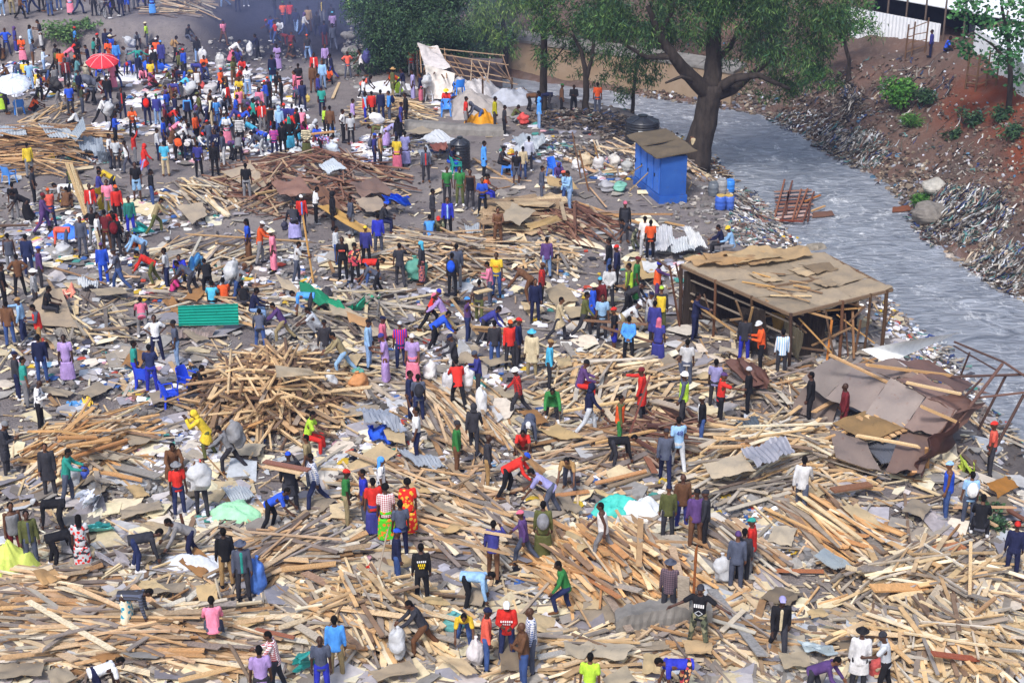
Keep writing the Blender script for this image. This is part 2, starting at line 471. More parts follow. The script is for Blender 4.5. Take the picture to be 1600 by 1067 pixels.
def sh_body(k):
    m = MB(); m.loft(torso_rings(k, TOR, 0))
    m.cap(k.neck-k.u*.03, k.head-k.hu*.07, .058, .052)
    rot = Matrix.Rotation(k.ha, 3, 'X')
    m.ball(k.head+k.hu*.02, (.077, .096, .105), 14, 10, rot=rot)
    m.ball(k.head-k.hu*.055+k.hf*.03, (.058, .066, .062), 12, 8, rot=rot)
    m.cap(k.head+k.hf*.092+k.hu*.02, k.head+k.hf*.108-k.hu*.018, .014, .02, 8)
    m.cap(k.head+k.hf*.088-k.hu*.052-Vector((.02, 0, 0)), k.head+k.hf*.088-k.hu*.052+Vector((.02, 0, 0)), .013, .013, 8)
    for s in (1, -1):
        m.ball(k.head+Vector((.079*s, 0, 0))-k.hf*.008, (.014, .026, .034), 8, 6, rot=rot)
        m.cap(k.sho[s], k.elb[s], .052, .04); m.cap(k.elb[s], k.wri[s], .04, .029)
        m.ball(k.sho[s], .06)
        d = k.hand[s]; ax = d.cross(Vector((1, 0, 0)))
        if ax.length < .2: ax = Vector((0, 1, 0))
        ax.normalize(); w = k.wri[s]
        m.cap(w+d*.02, w+d*.08, .036, .038)
        inner = d.cross(ax)*(1 if d.cross(ax).x*s < 0 else -1)
        for q, ln in ((-.033, .055), (-.011, .07), (.011, .075), (.033, .066)):
            a = w+d*.09+ax*q; b = a+d*ln*.6+inner*.008; c = b+d*ln*.35+inner*.028
            m.cap(a, b, .0115, .011, 8); m.cap(b, c, .011, .0095, 8)
        a = w+d*.035+ax*.036; b = a+d*.035+ax*.03; m.cap(a, b, .013, .011, 8); m.cap(b, b+d*.03+inner*.01, .011, .009, 8)
        m.cap(k.hip[s], k.knee[s], .088, .058); m.cap(k.knee[s], k.ank[s], .056, .04)
        m.cap(k.ank[s]+Vector((0, .03, -.04)), k.toe[s], .04, .032)
    return m
def sleeves(m, k, long, g=0.0):
    for s in (1, -1):
        e = k.elb[s]
        if long:
            m.cap(k.sho[s], e, .066+g, .054+g); m.cap(e, k.wri[s]-k.hand[s]*.01, .054+g, .043+g)
        else: m.cap(k.sho[s], k.sho[s].lerp(e, .72), .068+g, .064+g)
TOP = [(-.13, .152, .12), (-.05, .156, .122), (.08, .145, .115), (.26, .152, .118), (.38, .172, .118), (.46, .155, .1), (.525, .08, .072)]
def sh_tee(k):
    m = MB(); m.loft(torso_rings(k, TOP, .006)); sleeves(m, k, False); return m
def sh_long(k):
    m = MB(); m.loft(torso_rings(k, TOP, .012)); sleeves(m, k, True); return m
def sh_vest(k):
    m = MB(); m.loft(torso_rings(k, TOP[:6], .026)); return m
def legmid(k, t):
    a = k.hip[1].lerp(k.knee[1], t) if t <= 1 else k.knee[1].lerp(k.ank[1], t-1)
    b = k.hip[-1].lerp(k.knee[-1], t) if t <= 1 else k.knee[-1].lerp(k.ank[-1], t-1)
    return a, b
def skirt_rings(m, k, t1, g0, g1):
    X = Vector((1, 0, 0)); Y = Vector((0, 1, 0)); rings = []
    rings.append((k.P+k.u*.06, X*.16, k.f*.12)); rings.append((k.P-k.u*.04, X*.175, k.f*.135))
    n = 5
    for i in range(1, n+1):
        t = t1*i/n; a, b = legmid(k, t); c = (a+b)/2; gg = g0+(g1-g0)*i/n
        d = Vector(a)-Vector(b)
        axis_d = (Vector(legmid(k, min(2, t+.1))[0])-Vector(legmid(k, max(0, t-.1))[0]))
        axis_d.x = 0
        if axis_d.length < 1e-4: axis_d = Vector((0, 0, -1))
        axis_d.normalize(); fy = X.cross(axis_d).normalized()
        rings.append((c, X*(abs(d.x)/2+.085+gg), fy*(.09+gg+min(.25, abs(d.y)/2))))
    m.loft(rings)
def sh_skirt(k):
    m = MB(); skirt_rings(m, k, 1.85, .03, .04); return m
def sh_coat(k):
    m = MB(); m.loft(torso_rings(k, TOP, .018)); sleeves(m, k, True, .006); skirt_rings(m, k, .85, .03, .045); return m
def sh_dress(k):
    m = MB(); m.loft(torso_rings(k, TOP, .01)); sleeves(m, k, False); skirt_rings(m, k, 1.85, .03, .045); return m
def sh_pants(k):
    m = MB(); m.loft(torso_rings(k, [(-.12, .13, .1), (-.05, .172, .126), (.05, .16, .118)], .004))
    for s in (1, -1):
        m.cap(k.hip[s], k.knee[s], .094, .072); m.cap(k.knee[s], k.ank[s]+Vector((0, 0, .02)), .07, .058)
    return m
def sh_shorts(k):
    m = MB(); m.loft(torso_rings(k, [(-.12, .13, .1), (-.05, .172, .126), (.05, .16, .118)], .004))
    for s in (1, -1): m.cap(k.hip[s], k.hip[s].lerp(k.knee[s], .85), .105, .095)
    return m
def sh_shoe(k, s):
    m = MB(); m.cap(k.ank[s]+Vector((0, .035, -.035)), k.toe[s]+Vector((0, -.015, .003)), .05, .041); m.cap(k.ank[s]+Vector((0, .02, .01)), k.ank[s]+Vector((0, .02, -.03)), .047, .05)
    return m
def sh_panel(k):
    X = Vector((1, 0, 0)); m = MB()
    m.loft([(k.P+k.u*t+k.f*.055, X*rx, k.f*.088) for t, rx in ((-.1, .06), (.1, .055), (.3, .06), (.44, .055), (.5, .03))]); return m
SHAPES = dict(body=(sh_body, .0125, .30), tee=(sh_tee, .018, .45), long=(sh_long, .018, .4), vest=(sh_vest, .02, .5), skirt=(sh_skirt, .02, .5), coat=(sh_coat, .02, .4), dress=(sh_dress, .02, .4), pants=(sh_pants, .018, .4), shorts=(sh_shorts, .018, .5), shoe_a=(lambda k: sh_shoe(k, 1), .014, .5), shoe_b=(lambda k: sh_shoe(k, -1), .014, .5), panel=(sh_panel, .018, .6))
PM = {}
def remesh(mb, name, vox, dec, mat):
    me = mb.mesh(name+'_src'); o = bpy.data.objects.new('tmp', me); COL.objects.link(o)
    r = o.modifiers.new('r', 'REMESH'); r.mode = 'VOXEL'; r.voxel_size = vox; r.use_smooth_shade = True
    s = o.modifiers.new('s', 'SMOOTH'); s.factor = .5; s.iterations = 2
    d = o.modifiers.new('d', 'DECIMATE'); d.ratio = dec
    dg = bpy.context.evaluated_depsgraph_get()
    out = bpy.data.meshes.new_from_object(o.evaluated_get(dg)); out.name = name
    bpy.data.objects.remove(o); bpy.data.meshes.remove(me)
    out.polygons.foreach_set('use_smooth', [True]*len(out.polygons))
    out.materials.clear(); out.materials.append(mat)
    return out
def piece(pose, kind, mat):
    key = (pose, kind, mat.name)
    if key not in PM:
        base = (pose, kind)
        if base not in PM:
            fn, vox, dec = SHAPES[kind]; PM[base] = remesh(fn(SK[pose]), kind, vox, dec, mat)
            PM[key] = PM[base]
        else:
            c = PM[base].copy(); c.materials.clear(); c.materials.append(mat); PM[key] = c
    return PM[key]
HEADM = {}
def headwear(kind):
    if kind in HEADM: return HEADM[kind]
    m = MB()
    if kind == 'hair':
        m.ball((0, .012, .03), (.084, .1, .1), 12, 8, lo=-.15)
        m.ball((0, .05, -.01), (.07, .055, .08), 10, 6)
    elif kind == 'afro':
        m.ball((0, .02, .05), (.11, .115, .115), 12, 8, lo=-.5)
    elif kind == 'longhair':
        m.ball((0, .015, .035), (.09, .105, .1), 12, 8, lo=-.2)
        m.loft([(Vector((0, .06, .06)), Vector((.085, 0, 0)), Vector((0, .05, 0))), (Vector((0, .085, -.08)), Vector((.1, 0, 0)), Vector((0, .04, 0))), (Vector((0, .1, -.3)), Vector((.07, 0, 0)), Vector((0, .025, 0)))])
    elif kind == 'cap':
        m.ball((0, .005, .045), (.09, .107, .09), 14, 8, lo=-.1)
        m.loft([(Vector((0, -.10, .045)), Vector((.075, 0, 0)), Vector((0, .07, -.01))), (Vector((0, -.105, .055)), Vector((.07, 0, 0)), Vector((0, .07, -.01)))])
    elif kind in ('hat', 'helmet'):
        m.ball((0, 0, .045), (.096, .112, .1 if kind == 'hat' else .115), 14, 8, lo=0)
        e = .17 if kind == 'hat' else .13
        m.loft([(Vector((0, -.01, .03)), Vector((e, 0, 0)), Vector((0, e+.015, 0))), (Vector((0, -.01, .048)), Vector((e-.02, 0, 0)), Vector((0, e, 0)))])
    elif kind == 'beanie':
        m.ball((0, .012, .035), (.092, .108, .112), 14, 8, lo=-.1); m.ball((0, .012, .03), (.096, .112, .03), 14, 5)
    elif kind == 'scarf':
        m.ball((0, .018, .03), (.097, .112, .105), 14, 8, lo=-.5)
        m.loft([(Vector((0, .05, .0)), Vector((.095, 0, 0)), Vector((0, .07, 0))), (Vector((0, .06, -.12)), Vector((.1, 0, 0)), Vector((0, .06, 0))), (Vector((0, .09, -.26)), Vector((.12, 0, 0)), Vector((0, .03, 0)))])
    elif kind == 'hood':
        m.ball((0, .025, .015), (.112, .118, .13), 14, 8); m.ball((0, .06, -.12), (.12, .09, .08), 12, 6)
    elif kind == 'backpack':
        m.ball((0, 0, 0), (.17, .1, .25), 12, 10); m.ball((0, .08, -.06), (.13, .06, .14), 10, 8)
    HEADM[kind] = remesh(m, kind, .016, .5, cloth)
    return HEADM[kind]
COLORS = dict(red='#d8281c', orange='#ef5a16', coral='#f0624c', pink='#f488a6', rose='#d96a86', magenta='#d83a86', maroon='#6f1f26', brown='#6d4a32', tan='#b08a58', beige='#cdbb98', cream='#e4d6b4', yellow='#e6c21c', lime='#b8e02c', green='#2f7d3c', olive='#5d6134', khaki='#9a8a66', teal='#22988c', cyan='#46b4dc', lightblue='#93bde8', skyblue='#4a9af0', blue='#2453d0', royal='#2a35b8', navy='#1d2348', indigo='#3a3c8c', purple='#5c3f78', lilac='#b494d0', lavender='#9a96cc', white='#e8e6e8', silver='#c2c4ca', grey='#84848a', slate='#50566a', charcoal='#34343c', black='#191a20', jeans='#3a5590', palejeans='#86a6d4', darkjeans='#26315c')
WORDS = dict(skyblue='bright blue', lightblue='light blue', royal='royal blue', silver='pale grey', charcoal='dark grey', slate='slate grey', jeans='blue', palejeans='pale blue', darkjeans='dark blue')
def colw(c): return WORDS.get(c, c)
# printed cloth
def pat_mat(name, kind, a, b, c=None, scale=1.0):
    m, nt, bs, out = newmat(name); v = coords(nt, 'Object')
    a, b = hexc(COLORS.get(a, a)), hexc(COLORS.get(b, b))
    if kind == 'check':
        base = None
        w1 = nd(nt, 'ShaderNodeTexWave', Scale=5.5*scale); w1.bands_direction = 'X'; w2 = nd(nt, 'ShaderNodeTexWave', Scale=5.5*scale); w2.bands_direction = 'Z'
        nt.links.new(v, w1.inputs['Vector']); nt.links.new(v, w2.inputs['Vector'])
        x = mixc(nt, ramp(nt, w1.outputs['Fac'], [(.45, 0.0), (.55, 1.0)]), a, b)
        y = mixc(nt, ramp(nt, w2.outputs['Fac'], [(.45, 0.0), (.55, 1.0)]), a, b)
        col = mixc(nt, .5, x, y)
    elif kind == 'stripe':
        w1 = nd(nt, 'ShaderNodeTexWave', Scale=4.0*scale); w1.bands_direction = c or 'Z'; nt.links.new(v, w1.inputs['Vector'])
        col = mixc(nt, ramp(nt, w1.outputs['Fac'], [(.42, 0.0), (.52, 1.0)]), a, b)
    else:
        vo = nd(nt, 'ShaderNodeTexVoronoi', Scale=11*scale); nt.links.new(v, vo.inputs['Vector'])
        col = mixc(nt, ramp(nt, vo.outputs['Distance'], [(.38, 1.0), (.46, 0.0)]), a, b)
        if c:
            n = noise(nt, v, 7*scale, 1); col = mixc(nt, ramp(nt, n, [(.55, 0.0), (.58, 1.0)]), col, hexc(COLORS.get(c, c)))
    nt.links.new(col, bs.inputs['Base Color']); bs.inputs['Roughness'].default_value = .9
    return m
PATS = {
 'plaidblue': ('check', 'white', 'jeans', None, 'blue and white checked'), 'plaidred': ('check', 'red', 'black', None, 'red and black plaid'),
 'plaidgrey': ('check', 'silver', 'charcoal', None, 'grey plaid'), 'plaidpurple': ('check', '#6b5560', '#3c3440', None, 'dark purple plaid'), 'plaidpink': ('check', 'white', '#a8323c', None, 'red and white checked'),
 'stripedark': ('stripe', 'charcoal', 'slate', 'Z', 'grey striped'), 'stripebw': ('stripe', 'black', 'white', 'Z', 'black and white striped'), 'stripeblue': ('stripe', 'white', 'lightblue', 'X', 'blue and white striped'),
 'stripejersey': ('stripe', 'red', 'royal', 'X', 'red and blue striped'), 'stripepink': ('stripe', 'magenta', 'indigo', 'Z', 'pink and purple striped'), 'stripecream': ('stripe', 'black', 'cream', 'Z', 'black and cream striped'),
 'floralred': ('spot', 'silver', 'red', '#30303a', 'red and white flowered'), 'floralblue': ('spot', 'lavender', '#c03040', 'navy', 'blue and red flowered'), 'floralwhite': ('spot', 'white', 'slate', 'white', 'white flowered'),
 'floraldark': ('spot', '#20202c', '#e0a070', '#c04050', 'colourful printed'), 'floralgreen': ('spot', '#4ac020', '#e07a20', None, 'bright green printed'), 'printred': ('spot', '#e02418', '#f0b83c', None, 'red and gold printed'),
 'floralteal': ('spot', '#7cb0b8', '#2c6068', None, 'teal printed'), 'camo': ('spot', '#565c48', '#2c3026', '#8a8468', 'camouflage'), 'jagged': ('check', 'teal', 'black', None, 'teal patterned'), 'floralskirt': ('spot', '#e8dcc0', '#2898b8', None, 'cream and teal flowered'), 'floralrust': ('spot', '#b46a64', '#3c3050', None, 'red flowered')}
def fabric(c):
    """material and object colour of a colour word"""
    if c in PATS:
        nm = 'cloth_'+c
        if nm not in MATS:
            k = PATS[c]; pat_mat(nm, k[0], k[1], k[2], k[3], .8 if k[0] == 'spot' else 1)
        return MATS[nm], (1, 1, 1)
    return cloth, jit(dull(hexc(COLORS[c])), .12)
def fabw(c): return PATS[c][4] if c in PATS else colw(c)
SKINS = ['#4a3022', '#5a3a28', '#3c261c', '#6a4632', '#50342a']
FACE = dict(F=0, FR=40, R=90, BR=140, B=180, BL=220, L=270, FL=320)
TOPW = dict(t='T-shirt', s='shirt', j='jacket', c='coat', d='dress', v='vest', w='sweater', h='hooded top')
BOTW = dict(p='trousers', k='shorts', w='skirt')
HEADW = dict(cap='cap', bea='beanie', hat='hat', hel='helmet', scf='headscarf')
POSEW = dict(wk='walking', wm='walking', bd='bent double', bl='leaning down', si='seated', gr='sitting low', sq='squatting', cs='carrying a load', ra='arm raised', pt='pointing', ca='arms held out', cl='climbing', pu='pulling', bc='carrying a load', ak='hands on hips', fo='arms folded', ph='hands together', bk='hands behind back', sp='arms spread')
PEOPLE = []
def person(x, y, pose, face, top, bot, head, extra, sc=1.0, dz=0.0):
    g = hit(x, y); k = SK[pose]
    rz = R(FACE[face]+random.uniform(-14, 14)); s = sc*random.uniform(.94, 1.04)*(.95 if y < 300 else 1)
    vc = Vector((-g.x, -g.y, 0)); base = math.atan2(g.x, g.y)   # face along the line of sight
    rz -= base*.9
    sk = hexc(random.choice(SKINS))
    dz += min(.22, .45*mound(g.x, g.y))+.03; g.z += dz
    o = addobj('person', piece(pose, 'body', skin), None, (g.x, g.y, g.z), (0, 0, rz), (s, s, s), sk)
    words = []
    tt, tc = top.split('.', 1); inner = None
    if '/' in tc: tc, inner = tc.split('/')
    mt, cc = fabric(tc)
    kind = dict(t='tee', s='long', w='long', j='long', h='long', c='coat', d='dress', v='vest')[tt]
    nm = dict(t='t_shirt', s='shirt', w='sweater', j='jacket', h='hooded_top', c='coat', d='dress', v='vest')[tt]
    addobj(nm, piece(pose, kind, mt), o, color=cc)
    if inner:
        mi, ci = fabric(inner); addobj('shirt_front', piece(pose, 'panel', mi), o, color=ci)
    if bot != '-' and tt != 'd':
        bt, bc = bot.split('.'); mb, cb = fabric(bc)
        addobj(dict(p='trousers', k='shorts', w='skirt')[bt], piece(pose, dict(p='pants', k='shorts', w='skirt')[bt], mb), o, color=cb)
    shc = hexc(COLORS[random.choice(['black', 'charcoal', 'brown', 'white', 'black', 'grey'])])
    for q in ('shoe_a', 'shoe_b'): addobj('shoe', piece(pose, q, cloth), o, color=shc)
    hr = (k.ha, 0, 0)
    if head in ('-', 'afro', 'lon'):
        addobj('hair', headwear({'-': 'hair', 'afro': 'afro', 'lon': 'longhair'}[head]), o, k.head, hr, color=(.008, .007, .007))
    elif head == 'hood':
        addobj('hood', headwear('hood'), o, k.head, hr, color=cc)
    elif head != 'bald':
        ht, hc = head.split('.'); mh, ch = fabric(hc)
        addobj(dict(cap='cap', bea='beanie', hat='hat', hel='helmet', scf='headscarf')[ht], headwear(dict(cap='cap', bea='beanie', hat='hat', hel='helmet', scf='scarf')[ht]), o, k.head, hr, color=ch)
    props = []
    for e in [q for q in extra.split(',') if q and q != '-']:
        et, ec = e.split('.')
        if et == 'vst': mv, cv = fabric(ec); addobj('safety_vest', piece(pose, 'vest', mv), o, color=cv)
        elif et == 'bp':
            p = k.P+k.u*.3-k.f*.2
            addobj('backpack', headwear('backpack'), o, p, (R(k.lean), 0, 0), color=hexc(COLORS[ec])); words.append(colw(ec)+' backpack')
        else: props.append((et, ec))
    # label
    d = fabw(tc)+' '+TOPW[tt]
    if head == 'hood': d = fabw(tc)+' hooded top'
    if bot != '-' and tt != 'd':
        bt, bc = bot.split('.'); d += ' and '+fabw(bc)+' '+('jeans' if bc in ('jeans', 'palejeans') else BOTW[bt])
    if head not in ('-', 'hood', 'bald', 'afro', 'lon'):
        ht, hc = head.split('.'); d += ', '+fabw(hc)+' '+HEADW[ht]
    if any(e[0:3] == 'vst' for e in extra.split(',')): d += ', '+[fabw(q.split('.')[1]) for q in extra.split(',') if q[:3] == 'vst'][0]+' vest'
    if words: d += ', '+words[0]
    rec = dict(o=o, d=d, pose=pose, px=(x, y), g=g, s=s, rz=rz, props=props, k=k)
    PEOPLE.append(rec)
    o['category'] = 'person'; o['group'] = 'people salvaging on the site'
    return rec
